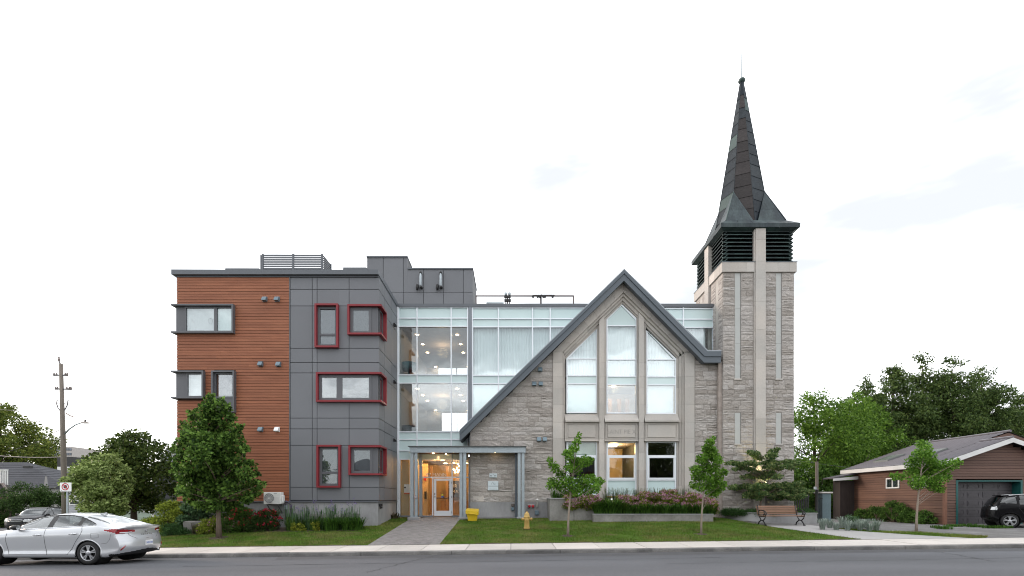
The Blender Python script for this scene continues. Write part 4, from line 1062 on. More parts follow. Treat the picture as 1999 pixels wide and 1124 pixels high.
# plaques and service fittings on the wall
pl1 = thing('sign_plaque', 'small pale rectangular sign above the larger plaque on the stone wall', 'sign', P(963.5, 932, YS - .06))
MB().bbox(gx_(956), gx_(971), YS - .075, YS - .04, gzp(932), gzp(924), .006).build('plate', plaque, pl1)
text('sign_lettering', '85 - 85', .10, (gx_(963.5), YS - .078, gzp(928.7)), sign_black, pl1, sx=1.15)
text('sign_lettering', '87', .05, (gx_(963.5), YS - .078, gzp(926)), sign_black, pl1)
pl2 = thing('sign_plaque', 'larger square pale sign with a faint emblem beside the canopy', 'sign', P(963, 957, YS - .06))
MB().bbox(gx_(953), gx_(973.3), YS - .075, YS - .04, gzp(957), gzp(939), .006).build('plate', plaque, pl2)
em = M('plaque_ink', (.10, .13, .15), .6)
MB().tube([(gx_(959.5), YS - .078, gzp(945.6)), (gx_(961.5), YS - .078, gzp(942.5)), (gx_(963), YS - .078, gzp(941)), (gx_(964), YS - .078, gzp(943.5)), (gx_(964.6), YS - .078, gzp(945.6))], .007, 4).tube([(gx_(965.5), YS - .078, gzp(943)), (gx_(967.5), YS - .078, gzp(942.5)), (gx_(965.7), YS - .078, gzp(946)), (gx_(967.8), YS - .078, gzp(946))], .006, 4).build('emblem', em, pl2)
MB().box(gx_(954), gx_(972.5), YS - .0775, YS - .076, gzp(949.2), gzp(948.4)).build('name_line', em, pl2)
MB().box(gx_(955.5), gx_(971.5), YS - .0775, YS - .076, gzp(954.8), gzp(954.4)).build('name_line', em, pl2)
fd = thing('fire_connection', 'red capped fire hose connection on the concrete plinth', 'hose connection', P(1037, 988, YS))
MB().bbox(gx_(1030.5), gx_(1044), YS - .06, YS - .015, gzp(991), gzp(984), .01).build('plate', M('plate_steel', (.45, .45, .45), .35, metal=.7), fd)
for p in (1034, 1040.7): MB().lathe([(.075, 0), (.08, -.05), (.06, -.11), (.02, -.12)], (gx_(p), YS - .06, gzp(988)), 14, 'y').build('cap', sign_red, fd)
MB().tube([(gx_(1049), YS - .1, gzp(990)), (gx_(1049), YS - .12, gzp(978)), (gx_(1049), YS - .2, gzp(975)), (gx_(1049), YS - .26, gzp(976.5))], .055, 10).build('white_vent_pipe', white_p, None, True)
tag(bpy.data.objects['white_vent_pipe'], 'white bent vent pipe above a grey box on the plinth', 'pipe')
for nm, b, lb in (('meter_box', (1044.5, 996, 1052, 1004.5), 'grey meter box under the white vent pipe'), ('outlet_box', (998.5, 990, 1004, 996.5), 'lower blue grey outlet box near the canopy post'), ('outlet_box', (998.5, 983, 1004.5, 988), 'upper brown outlet box near the canopy post')):
    mb = MB().bbox(gx_(b[0]), gx_(b[2]), YS - .14, YS - .015, gzp(b[3]), gzp(b[1]), .015); mb.box(gx_(b[0]) + .02, gx_(b[2]) - .02, YS - .15, YS - .139, gzp(b[3]) + .02, gzp(b[1]) - .05)
    tag(mb.build(nm, steel_blue if 'brown' not in lb else M('box_brown', (.12, .10, .09), .5), None), lb, 'utility box')
MB().bbox(gx_(924), gx_(945), YS - .02, YS + .05, gzp(979), gzp(969), .01).build('date_stone', dressed_m, gab)
# ------------------------------------------------------------------ bell tower
YT = 25.5
tx = lambda p: PX(p, YT)
tz = lambda p: PZ(p, YT)
TX0, TX1 = tx(1412), tx(1550.7); TW = TX1 - TX0; TY1 = YT + TW; TCX, TCY = (TX0 + TX1) / 2, YT + TW / 2
tow = thing('bell_tower', 'square stone bell tower with louvred belfry and dark copper spire', 'tower', (TCX, TCY, .8))
zb_t, zt_t = .75, tz(531.7)
MB().box(TX0 + .014, TX1 - .014, YT + .014, TY1 - .014, .4, tz(515)).build('mortar_backing', mortar_m, tow)
rg = random.Random(5)
zs = courses(zb_t, zt_t, rg, .17, .31)
cuts = [zb_t, tz(868), tz(804.5), tz(741), zt_t]
st = []
L0, S0, S1, P0_, P1_, S2, S3, R0 = [tx(p) for p in (1412, 1434.8, 1446.8, 1471.6, 1493.2, 1515, 1526.5, 1550.7)]
for k in range(4):
    z0, z1 = cuts[k], cuts[k+1]
    if k in (0, 2): regs = [(L0, P0_), (P1_, R0)]
    else: regs = [(L0, S0), (S1, P0_), (P1_, S2), (S3, R0)]
    for a, b in regs: st += lay((a, b, z0, z1), zs, rg, .26, .78)
set_stones(st, tow, stone_m, lambda x, y, z: (x, YT + y, z), rg, 300, .03)
# stones of the left face (seen above the roofs): same courses
sl = []
mid0, mid1 = TW/2 - .29, TW/2 + .29
for a, b in ((0.06, .62), (.95, mid0), (mid1, TW - .95), (TW - .62, TW)): sl += lay((a, b, 8.2, zt_t), zs, rg, .26, .7)
sl += lay((0.06, TW, 4.0, 8.2), zs, rg, .3, .8)
rest = MB()
for a, b, c, d in sl:
    V, Fa = stone_mesh('s', a, b, c, d, rg, .03); rest.add([(TX0 + y, YT + x, z) for x, y, z in V], Fa)
rest.build('side_stones', stone_m, tow, fix=False)['kind'] = 'stuff'
sr = MB()
for a, b, c, d in lay((0.06, TW, 4.0, zt_t), zs, rg, .3, .9):
    V, Fa = stone_mesh('s', a, b, c, d, rg, .03, nz=1); sr.add([(TX1 - y, YT + x, z) for x, y, z in V], Fa)
sr.build('side_stones', stone_m, tow, fix=False)['kind'] = 'stuff'
# slit windows
for a, b in ((S0, S1), (S2, S3)):
    for t, bt in ((533, 739), (805.5, 866)):
        zz = [tz(bt)] + [z for z in frange(tz(bt), tz(t), max(1, int((tz(t)-tz(bt))/1.4)))[1:]]
        for u, v in zip(zz, zz[1:]): piece('slit_window', slit_m, tow, a + .01, b - .01, YT + .002, YT + .012, u + .004, v - .004)
        MB().box(b - .035, b, YT - .012, YT + .001, tz(bt), tz(t)).build('reveal', dressed_dk, tow)
        MB().bbox(a - .04, b + .04, YT - .05, YT + .1, tz(bt) - .09, tz(bt), .01).build('slit_sill', dressed_m, tow)
for y0 in (.62, TW - .95): MB().box(TX0 + .005, TX0 + .02, YT + y0, YT + y0 + .33, 8.2, zt_t).build('slit_window', dressed_m, tow)
# pilasters rise through the belfry
ys_ = [1012, 968, 925, 866, 818, 760, 702, 645, 590, 545, 512, 470, 448]
for a, b in zip(ys_, ys_[1:]):
    piece('pilaster_block', dressed_m, tow, tx(1473.6), tx(1493.0), YT - .13, YT + .1, tz(a) + .003, tz(b) - .003)
    piece('pilaster_block', dressed_m, tow, tx(1471.4), tx(1473.6) - .002, YT - .07, YT + .1, tz(a) + .003, tz(b) - .003)
    if tz(b) > 8: 
        piece('pilaster_block', dressed_m, tow, TX0 - .13, TX0 + .1, TCY - .27, TCY + .27, tz(a) + .003, tz(b) - .003)
        piece('pilaster_block', dressed_m, tow, TX1 - .1, TX1 + .13, TCY - .27, TCY + .27, tz(a) + .003, tz(b) - .003)
# band below the belfry
zc0, zc1 = tz(531.7), tz(512.8)
for a, b in ((TX0 - .09, tx(1440)), (tx(1440), tx(1456)), (tx(1456), P0_), (P1_, tx(1518)), (tx(1518), tx(1540)), (tx(1540), TX1 + .09)):
    piece('band_block', dressed_m, tow, a + .002, b - .002, YT - .09, YT + .25, zc0, zc1)
for k in range(6):
    if k in (2, 3): continue
for a, b in ((YT + .26, YT + .9), (YT + .9, TCY - .28), (TCY + .28, TY1 - .9), (TY1 - .9, TY1 + .09)):
    piece('band_block', dressed_m, tow, TX0 - .09, TX0 + .25, a + .002, b - .002, zc0, zc1); piece('band_block', dressed_m, tow, TX1 - .25, TX1 + .09, a + .002, b - .002, zc0, zc1)
piece('band_cap', fascia_m, tow, TX0 - .11, TX1 + .11, YT - .11, TY1 + .1, zc1, zc1 + .025)
# belfry louvres
zl0, zl1 = zc1 + .03, tz(450.5); h_ = TW / 2 - .05
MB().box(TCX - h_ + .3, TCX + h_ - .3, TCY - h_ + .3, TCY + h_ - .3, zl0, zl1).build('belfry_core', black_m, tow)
MB().box(TCX - h_ - .02, TCX + h_ + .02, TCY - h_ - .02, TCY + h_ + .02, zl1 - .03, zl1 + .12).build('belfry_ceiling', copper_lv, tow)
nl = 8
for i in range(nl):
    z = lerp(zl0 + .02, zl1 - .2, i / (nl - 1)); o1 = h_ + .02; o0 = h_ - .2
    pr = lambda s: [(s * o1, z), (s * o1, z + .035), (s * o0, z + .20), (s * o0, z + .165)]
    for a, b in ((-o1, -.30), (.30, o1)):
        MB().prism_x([(TCY + y, zz) for y, zz in pr(-1)], TCX + a, TCX + b).build('louvre', copper_lv, tow)
        MB().prism([(TCX + x_, zz) for x_, zz in pr(-1)], TCY + a + .0, TCY + b).build('louvre', copper_lv, tow)
    MB().prism_x([(TCY + y, zz) for y, zz in pr(1)], TCX - o1, TCX + o1).build('louvre', copper_lv, tow)
    MB().prism([(TCX + x_, zz) for x_, zz in pr(1)], TCY - o1, TCY + o1).build('louvre', copper_lv, tow)
# eave
E0, E1 = 2.07, 1.60; ze0, ze1 = 16.12, 16.33
def sq(h, z): return [(TCX - h, TCY - h, z), (TCX + h, TCY - h, z), (TCX + h, TCY + h, z), (TCX - h, TCY + h, z)]
MB().add(sq(h_ + .03, zl1) + sq(E0 - .02, ze0), [(0, 1, 5, 4), (1, 2, 6, 5), (2, 3, 7, 6), (3, 0, 4, 7)]).build('soffit', copper_lv, tow, fix=False)
for s in range(4):
    a, b = sq(E0, ze0)[s], sq(E0, ze0)[(s+1) % 4]; c, d = sq(E0 + .01, ze1)[(s+1) % 4], sq(E0 + .01, ze1)[s]
    MB().add([a, b, c, d], [(0, 1, 2, 3)]).build('eave_fascia', copper_slate, tow, fix=False)
zk = 16.74
for s in range(4):
    A, B = [Vector(v) for v in (sq(E0 + .01, ze1)[s], sq(E0 + .01, ze1)[(s+1) % 4])]; Cc, Dd = [Vector(v) for v in (sq(E1, zk)[(s+1) % 4], sq(E1, zk)[s])]
    for k in range(5):
        t, u = k/5 + .002, (k+1)/5 - .002
        MB().add([A.lerp(B, t), A.lerp(B, u), Dd.lerp(Cc, u), Dd.lerp(Cc, t)], [(0, 1, 2, 3)]).build('skirt_sheet', copper_slate, tow, fix=False)
# octagonal spire, sheeted in copper: 8 faces x courses
SR0, SZ0, SZ1 = 1.50, zk - .05, 25.46; 
def ov(k, z): 
    r = lerp(SR0, .085, (z - SZ0) / (SZ1 - SZ0)); t = math.pi / 4 * k
    return Vector((TCX + r * math.sin(t), TCY - r * math.cos(t), z))
MB().add([ov(k, SZ0) * 1 for k in range(8)] + [ov(k, SZ1) for k in range(8)], [(k, (k+1) % 8, 8 + (k+1) % 8, 8 + k) for k in range(8)]).build('spire_core', copper, tow, fix=False)
zz = [SZ0]; rg = random.Random(3)
while zz[-1] < SZ1 - .4: zz.append(zz[-1] + rg.uniform(.62, .8))
zz[-1] = SZ1
for k in range(8):
    off = (k % 2) * .2
    for j in range(len(zz) - 1):
        a, b = zz[j] + (off if j else 0), min(SZ1, zz[j+1] + (off if j < len(zz) - 2 else 0)); ctr = Vector((TCX, TCY, 0))
        def o_(kk, z, e): 
            v = ov(kk, z); d = (v - ctr); d.z = 0; return v + d.normalized() * e
        l_ = .012
        vs = [o_(k, a, .034), o_(k+1, a, .034), o_(k+1, b, .014), o_(k, b, .014)]
        mt = copper_brown if k == 7 and j < len(zz) - 4 or (k == 7 and rg.random() < .6) else copper
        if (k, j) in ((6, 2), (6, 7), (0, 10), (1, 11)): mt = copper_green
        MB().add(vs, [(0, 1, 2, 3)]).build('spire_sheet', mt, tow, fix=False)
    MB().tube([o_(k, SZ0, .03), o_(k, SZ1, .012)], [.022, .014], 5).build('hip_roll', copper, tow)
# corner broaches
for s in range(4):
    kk = 2 * s + 1 if False else None
for (sx, sy, k) in ((-1, -1, 7), (1, -1, 1), (1, 1, 3), (-1, 1, 5)):
    cnr = Vector((TCX + sx * E1, TCY + sy * E1, zk)); ap = ov(k, 18.75); d = Vector((sx, sy, 0)).normalized(); ap = ap + d * .03
    b0, b1 = Vector((TCX + sx * .12, TCY + sy * E1 * .985, zk)), Vector((TCX + sx * E1 * .985, TCY + sy * .12, zk))
    for base in (b0, b1):
        m1, m2 = base.lerp(ap, .38), cnr.lerp(ap, .38)
        MB().add([base, cnr, m2, m1], [(0, 1, 2, 3)]).build('broach_sheet', copper_slate, tow, fix=False)
        MB().add([m1 + d * .008, m2 + d * .008, ap + d * .008], [(0, 1, 2)]).build('broach_sheet', copper_slate, tow, fix=False)
    MB().tube([cnr, ap], [.03, .02], 5).build('hip_roll', copper_green if sx < 0 and sy < 0 else copper, tow)
MB().lathe([(.09, -.12), (.16, -.05), (.20, .02), (.17, .1), (.08, .16), (.03, .2)], (TCX, TCY, 25.52), 14).build('finial_ball', copper_green, tow, True)
MB().tube([(TCX, TCY, 25.6), (TCX, TCY, 27.08)], [.035, .022], 6).build('lightning_rod', M('rod_steel', (.2, .24, .26), .4, metal=.5), tow)
# joint strip between gable and tower, small uplight in the bed
MB().box(tx(1405), TX0 + .02, YT + .12, YS + .3, .7, tz(705)).build('quoin_strip', M('quoin', (.33, .285, .255), .9, var=.15, ns=3, var2=.1), tow)
up_ = thing('uplight', 'small floodlight on a stake washing the tower pilaster', 'lamp', (tx(1484), 25.05, 1.3))
ux, uz = tx(1486), PZ(946, 25.0)
MB().tube([(ux, 25.0, 1.2), (ux, 25.0, uz)], .02, 6).build('stake', black_m, up_)
MB().lathe([(.05, -.08), (.08, 0), (.085, .06)], (ux, 25.0, uz + .06), 12).build('housing', black_m, up_)
MB().lathe([(.07, 0), (.07, .008)], (ux, 25.0, uz + .125), 12).build('lens', EM('flood_lens', (1, .84, .48), 30), up_)
sp = lamp('tower_uplight', (ux, 25.0, uz + .16), 330, (1, .80, .42), .06, kind='SPOT', spot_size=R(110), spot_blend=.9)
sp.rotation_euler = (R(180 - 14), 0, 0)
# ------------------------------------------------------------------ right side: planters, bench, fence, garage
def wallp(mb, pts, z0, z1, t=.18):
    """wall along a plan polyline with thickness t towards +normal"""
    n = len(pts); ou = []
    for i in range(n):
        a = Vector((*pts[max(0, i-1)], 0)); b = Vector((*pts[min(n-1, i+1)], 0)); d = (b - a).normalized(); ou.append((pts[i][0] - d.y * t, pts[i][1] + d.x * t))
    for i in range(n - 1): mb.prism_z([pts[i], pts[i+1], ou[i+1], ou[i]], z0, z1)
    return mb
# planters against the gable
pA = thing('concrete_planter', 'tall concrete planter box at the left foot of the gable', 'planter', (PX(1097, 24.1), 24.1, .7))
zA = PZ(972, 24.1); xa, xb = PX(1073.6, 24.1), PX(1120.5, 24.1)
MB().bbox(xa, xb, 24.1, 24.28, .4, zA - .05, .012).box(xa, xa + .18, 24.28, YS, .4, zA - .05).box(xb - .18, xb, 24.28, YS, .4, zA - .05).build('wall', conc_dark, pA)
MB().bbox(xa - .03, xb + .02, 24.07, 24.31, zA - .05, zA, .01).box(xa - .03, xa + .2, 24.31, YS, zA - .05, zA).build('cap', conc_wall, pA)
MB().box(xa + .18, xb - .18, 24.28, YS, .5, zA - .06).build('soil', soil, pA)
pB = thing('concrete_planter', 'middle height concrete planter between the tall box and long low planter', 'planter', (PX(1142, 24.1), 24.15, .7))
xc = PX(1164, 24.1); zB = PZ(990, 24.1)
MB().bbox(xb + .02, xc, 24.14, 24.32, .4, zB, .012).box(xc - .18, xc, 24.32, YS, .4, zB).build('wall', conc_dark, pB); MB().box(xb + .02, xc - .18, 24.32, YS, .5, zB - .05).build('soil', soil, pB)
pC = thing('concrete_planter', 'long low concrete planter with a thin cap below the lancet windows', 'planter', (PX(1276, 23.5), 23.5, .8))
x0, x1 = PX(1159, 23.5), PX(1393, 23.5); zC = PZ(1003, 23.5)
MB().bbox(x0, x1, 23.5, 23.66, .4, zC - .04, .012).box(x0, x0 + .16, 23.66, YS, .4, zC - .04).box(x1 - .16, x1, 23.66, YS, .4, zC - .04).build('wall', conc_dark, pC)
MB().bbox(x0 - .03, x1 + .03, 23.47, 23.69, zC - .04, zC, .01).build('cap', conc_wall, pC); MB().box(x0 + .16, x1 - .16, 23.66, YS, .5, zC - .05).build('soil', soil, pC)
# curved planter of the tower
tp = thing('curved_planter', 'curved concrete planter wall around the tower foot behind the bench', 'planter', (12.8, 24, .6))
zP = PZ(1000, 24.2)
arc = [(11.05, 25.45), (11.1, 25.0), (11.35, 24.55), (11.8, 24.15), (12.4, 23.8), (13.1, 23.55), (13.9, 23.42), (14.55, 23.4)]
MB().add([], []); mb = wallp(MB(), arc, .3, zP - .04, .2); mb.box(14.55, 14.75, 23.4, 26.2, .3, zP - .04); mb.build('wall', conc_wall, tp)
mb = wallp(MB(), [(a - .02, b - .03) for a, b in arc], zP - .04, zP, .25); mb.box(14.53, 14.78, 23.36, 26.2, zP - .04, zP); mb.build('cap', conc_wall, tp)
MB().prism_z([(a + .1, b + .1) for a, b in arc] + [(14.6, 26.2), (11.1, 26.2)], .4, zP - .06).build('soil', soil, tp)
# bench
bc = ground_hit(1525, 1028.5); 
bz = bc.z; bx, by = PX(1525, 22.35), 22.35; bz = gz(bx, by) + .01
bn = thing('park_bench', 'cast iron bench with reddish timber slats in front of the curved planter', 'bench', (bx, by, bz), R(4))
def local_build(mb, name, mat, parent, smooth=False): return mb.build(name, mat, parent, smooth, local=True)
hw = .98
for i in range(5): local_build(MB().bbox(-hw, hw, -.30 + i * .10, -.30 + i * .10 + .085, .42, .455, .008), 'seat_slat', bench_wood, bn)
for i in range(4):
    y, z = .24 + .028 * i, .50 + .105 * i; local_build(MB().prism_x([(y, z), (y + .03, z - .008), (y + .055, z + .078), (y + .025, z + .086)], -hw, hw), 'back_slat', bench_wood, bn)
for s in (-1, 1):
    x = s * (hw - .06); mb = MB()
    mb.tube([(x, -.30, .0), (x, -.24, .10), (x, -.10, .22), (x, .05, .24), (x, .22, .14), (x, .30, 0)], .028, 6)
    mb.tube([(x, -.10, .22), (x, -.24, .32), (x, -.30, .41), (x, .2, .41), (x, .05, .24)], .026, 6)
    mb.tube([(x, .2, .40), (x, .27, .60), (x, .36, .93)], .026, 6)
    mb.box(x - .03, x + .03, -.36, -.24, 0, .025); mb.box(x - .03, x + .03, .24, .36, 0, .025)
    local_build(mb, 'leg_frame', black_m, bn, True)
    mb = MB(); mb.tube([(x, .28, .64), (x, .12, .70), (x, -.15, .68), (x, -.32, .62), (x, -.36, .54), (x, -.30, .47), (x, -.22, .50), (x, -.24, .56)], .024, 6)
    mb.tube([(x, -.15, .68), (x, -.2, .56), (x, -.1, .44)], .02, 6); local_build(mb, 'armrest', black_m, bn, True)
# picket fence beyond the tower and the gate
fn = thing('picket_fence', 'dark metal picket fence right of the tower', 'fence', (14.9, 26.0, .6))
xx = 14.85
while xx < 16.0:
    MB().box(xx, xx + .05, 26.0, 26.03, .55, PZ(964, 26) + .02 * math.sin(xx * 9)).build('picket', M('fence_dark', (.045, .042, .045), .6) if 'fence_dark' not in bpy.data.materials else bpy.data.materials['fence_dark'], fn); xx += .115
fdm = bpy.data.materials['fence_dark']
for z in (.75, PZ(970, 26)): MB().box(14.85, 16.0, 26.03, 26.07, z, z + .06).build('rail', fdm, fn)
gt = thing('gate_post', 'slim black gate post beside the teal pillar', 'post', (PX(1595, 24.2), 24.2, .5))
MB().box(PX(1595, 24.2) - .05, PX(1595, 24.2) + .05, 24.15, 24.25, .4, PZ(958, 24.2)).build('shaft', black_m, gt); MB().lathe([(.06, 0), (.08, .03), (.02, .08)], (PX(1595, 24.2), 24.2, PZ(958, 24.2)), 8).build('cap', black_m, gt)
gl = thing('gate_leaf', 'narrow black metal gate leaf left of the teal pillar', 'gate', (PX(1599, 24.4), 24.4, .5))
for k in range(3): MB().box(15.42 + k*.1, 15.445 + k*.1, 24.4, 24.43, .6, PZ(961, 24.4)).build('bar', black_m, gl)
MB().box(15.4, 15.66, 24.4, 24.43, 1.9, 1.95).box(15.4, 15.66, 24.4, 24.43, .7, .75).build('rail', black_m, gl)
pp = thing('gate_pillar', 'teal painted gate pillar with pale cap', 'pillar', (PX(1613, 24.6), 24.6, .5))
a, b = PX(1604, 24.6), PX(1623, 24.6); teal = M('teal_paint', (.105, .15, .165), .7, var=.1, ns=2, var2=.08)
MB().bbox(a, b, 24.6, 25.1, .4, PZ(963, 24.6), .015).build('shaft', teal, pp); MB().bbox(a - .06, b + .06, 24.54, 25.16, PZ(963, 24.6), PZ(960, 24.6), .015).build('cap', concrete, pp)
# wooden service pole and thin wires beyond the fence
up2 = thing('service_pole', 'weathered wooden service pole right of the tower', 'pole', (PX(1595, 30), 30, .6))
MB().tube([(PX(1595, 30), 30, .3), (PX(1595, 30), 30, PZ(901, 30))], [.10, .085], 9).build('shaft', wood_pole, up2)
MB().box(PX(1595, 30) - .16, PX(1595, 30) - .08, 29.9, 30.05, PZ(955, 30), PZ(950, 30)).build('bracket', galv, up2)
def wire(name, a, b, sag, r, label, n=14):
    pts = [Vector(a).lerp(Vector(b), i/n) - Vector((0, 0, sag * 4 * (i/n) * (1 - i/n))) for i in range(n + 1)]
    o = MB().tube(pts, r, 4).build(name, sign_black, None); tag(o, label, 'wire'); return o
wire('service_wire', (PX(1595, 30), 30, PZ(904, 30)), (PX(1700, 34), 34, PZ(911, 34)), .12, .012, 'upper thin wire running from the service pole to the trees')
wire('service_wire', (PX(1552, 31), 31, PZ(898, 31)), (PX(1595, 30), 30, PZ(903, 30)), .03, .012, 'thin wire from the tower side to the service pole')
# ---- garage
GX, GY0, GY1 = 22.35, 25.0, 31.7; gzf = gz(22.5, 25) - .02
gar = thing('brown_garage', 'brown clapboard garage with grey metal roof and white eaves', 'building', (GX, GY0, .5))
gs = M('brown_clapboard', (.135, .070, .046), .7, var=.1, ns=2, stretch=(.5, .5, 4), obj=.13, var2=.1, ns2=14, col2=(.115, .06, .042))
gs2 = M('brown_clapboard_front', (.118, .066, .050), .7, var=.1, ns=2, stretch=(.5, .5, 4), obj=.13, var2=.1, ns2=14)
ze = 3.78; pk = (25.45, 4.98); PEND = 29.6
rk = lambda X: ze + (pk[1] - ze) * (X - 22.0) / (pk[0] - 22.0) if X <= pk[0] else pk[1] - (pk[1] - ze) * (X - pk[0]) / (pk[0] - 22.0)
MB().prism([(GX + .03, .3), (PEND, .3), (PEND, rk(PEND) - .12), (pk[0], pk[1] - .12), (GX + .03, rk(GX) - .12)], GY0 + .6, GY1).build('wall_core', M('garage_core', (.05, .035, .03), .9), gar)
bh = .138; z = gzf - .1; i = 0
dx0, dx1, dzt = PX(1870, GY0), PX(1992, GY0), PZ(940, GY0)
while z < 5.0:
    z1 = z + bh - .012
    if z1 < ze - .05:
        MB().prism([(GX + .03, z), (GX - .018, z), (GX - .002, z1), (GX + .03, z1)], GY0 + .1, GY1).build('clapboard', gs, gar)
    # front gable boards, clipped by the rake and the door
    half = max(0, (pk[1] - .12 - z1)) / (pk[1] - ze) * (pk[0] - 22.0); a, b = max(GX + .1, pk[0] - half), min(PEND, pk[0] + half)
    segs = [(a, b)] if z > dzt + .06 else [(a, dx0 - .1), (dx1 + .1, b)]
    for u, v in segs:
        if v - u > .05: MB().prism_x([(GY0 + .6, z), (GY0 - .018, z), (GY0 - .002, z1), (GY0 + .6, z1)], u, v).build('clapboard', gs2, gar)
    z += bh; i += 1
MB().box(GX - .03, GX + .1, GY0 - .03, GY0 + .1, gzf - .2, ze).build('corner_board', M('corner_board', (.21, .10, .065), .7), gar)
tealf = M('teal_frame', (.01, .085, .08), .5)
MB().box(dx0 - .1, dx0, GY0 - .03, GY0 + .45, gzf - .1, dzt + .07).box(dx1, dx1 + .1, GY0 - .03, GY0 + .45, gzf - .1, dzt + .07).box(dx0, dx1, GY0 - .03, GY0 + .45, dzt, dzt + .07).build('door_frame', tealf, gar)
gdm = M('garage_door', (.062, .056, .062), .5, var=.06, obj=.04)
gd = MB().box(dx0, dx1, GY0 + .42, GY0 + .46, gzf - .1, dzt).build('garage_door', gdm, gar)
rows, cols = 5, 4
for r_ in range(rows):
    for c_ in range(cols):
        u0, u1 = lerp(dx0, dx1, (c_ + .10) / cols), lerp(dx0, dx1, (c_ + .90) / cols); v0, v1 = lerp(gzf, dzt, (r_ + .2) / rows), lerp(gzf, dzt, (r_ + .8) / rows)
        mb = MB(); ring(mb, u0, u1, v0, v1, .05, GY0 + .402, GY0 + .42); mb.box(u0 + .07, u1 - .07, GY0 + .405, GY0 + .42, v0 + .07, v1 - .07); mb.build('door_panel', gdm, gd)
    if r_: MB().box(dx0, dx1, GY0 + .41, GY0 + .42, lerp(gzf, dzt, r_ / rows) - .006, lerp(gzf, dzt, r_ / rows) + .006).build('door_seam', black_m, gd)
# roof: sheet metal with ribs and stepped tile courses
rm_ = M('metal_tile_roof', (.105, .098, .112), .42, metal=.2, var=.08, ns=.8, var2=.05, ns2=20)
slope = (pk[1] - ze) / (pk[0] - 22.0); RX, RZ = 27.0, ze + slope * (27.0 - 22.0)
def rz2(X): return ze + slope * (X - 22.0)
V = []; Fa = []
def roof_patch(xa, xb, ya, yb):
    nx, ny = int((xb - xa) / .30), int((yb - ya) / .055)
    for j in range(ny + 1):
        y = lerp(ya, yb, j / ny); w_ = .022 * (1 if j % 4 in (0, 1) else 0)
        for i in range(nx):
            u, v = lerp(xa, xb, i / nx), lerp(xa, xb, (i + 1) / nx)
            V.append((u, y, rz2(u) + .045 + w_)); V.append((v, y, rz2(v) + .02 + w_))
    base = len(V) - (ny + 1) * 2 * nx
    for j in range(ny):
        for i in range(nx):
            k = base + j * 2 * nx + 2 * i; q = k + 2 * nx; Fa.append((k, k + 1, q + 1, q))
            if i < nx - 1: Fa.append((k + 1, k + 2, q + 2, q + 1))
roof_patch(22.0, pk[0], 24.6, 26.3); roof_patch(22.0, RX, 26.3, 32.4)
np_mesh('roof', V, Fa, rm_, gar)
MB().add([(pk[0], 24.6, pk[1] + .05), (29.6, 24.6, rk(29.6) + .05), (29.6, 26.3, rk(29.6) + .05), (pk[0], 26.3, pk[1] + .05)], [(0, 1, 2, 3)]).build('roof_far_slope', rm_, gar, fix=False)
MB().add([(RX, 26.3, RZ + .05), (32, 26.3, RZ - 1.8), (32, 32.4, RZ - 1.8), (RX, 32.4, RZ + .05)], [(0, 1, 2, 3)]).build('roof_far_slope', rm_, gar, fix=False)
MB().prism([(pk[0] - .2, pk[1] - .05), (RX, RZ - .02), (32, RZ - 1.8), (29.0, 3.0), (pk[0], 3.0)], 26.32, 26.45).build('upper_gable', gs2, gar)
MB().tube([(RX, 26.2, RZ + .07), (RX, 32.4, RZ + .07)], .07, 6).build('ridge_cap', rm_, gar); MB().tube([(pk[0], 24.58, pk[1] + .07), (pk[0], 26.3, pk[1] + .07)], .07, 6).build('ridge_cap', rm_, gar)
wf = M('white_fascia', (.62, .62, .61), .55, var=.06)
MB().box(21.97, 22.0, 24.6, 32.4, ze - .20, ze + .03).build('eave_board', wf, gar)
MB().box(22.0, GX, 24.62, 32.4, ze - .2, ze - .18).build('soffit', wf, gar)
MB().prism([(21.97, ze - .20), (pk[0], pk[1] - .20), (29.6, rk(29.6) - .2), (29.6, rk(29.6) + .03), (pk[0], pk[1] + .035), (21.97, ze + .03)], 24.57, 24.6).build('rake_board', wf, gar)
for (xa, xb, ya, yb) in ((23.3, 24.5, 27.2, 28.4), (23.2, 24.3, 29.9, 31.1)):
    mb = MB(); c4 = [(xa, ya), (xb, ya), (xb, yb), (xa, yb)]
    mb.add([(u, v, rz2(u) + .02) for u, v in c4] + [(u, v, rz2(u) + .14) for u, v in c4], [(0, 1, 5, 4), (1, 2, 6, 5), (2, 3, 7, 6), (3, 0, 4, 7)])
    sk = mb.build('skylight', M('skylight_frame', (.16, .17, .165), .5) if 'skylight_frame' not in bpy.data.materials else bpy.data.materials['skylight_frame'], gar)
    MB().add([(u, v, rz2(u) + .13) for u, v in c4], [(0, 1, 2, 3)]).build('pane', M('skylight_pane%d' % int(ya), (.07, .085, .08), .25, spec=.5), sk, fix=False)
for px0, px1, t, bt in ((1731.5, 1757, 933.5, 953.5), (1783, 1809, 933, 952.5)):
    ya, yb = GX * F / (px1 - 1000), GX * F / (px0 - 1000); zt2, zb2 = PZ(t, yb), PZ(bt, yb)
    mb = MB(); e = .07; X = GX - .06
    mb.box(X, GX, ya, yb, zt2 - e, zt2).box(X, GX, ya, yb, zb2, zb2 + e).box(X, GX, ya, ya + e, zb2 + e, zt2 - e).box(X, GX, yb - e, yb, zb2 + e, zt2 - e).box(X, GX, (ya+yb)/2 - .03, (ya+yb)/2 + .03, zb2 + e, zt2 - e)
    wn = mb.build('window', white_p, gar)
    piece('pane', glass_dark, wn, GX - .035, GX - .025, ya + e, (ya+yb)/2 - .03, zb2 + e, zt2 - e); piece('pane', glass_dark, wn, GX - .035, GX - .025, (ya+yb)/2 + .03, yb - e, zb2 + e, zt2 - e)
    piece('room', dark_int, wn, GX - .018, GX - .012, ya + e, yb - e, zb2 + e, zt2 - e)
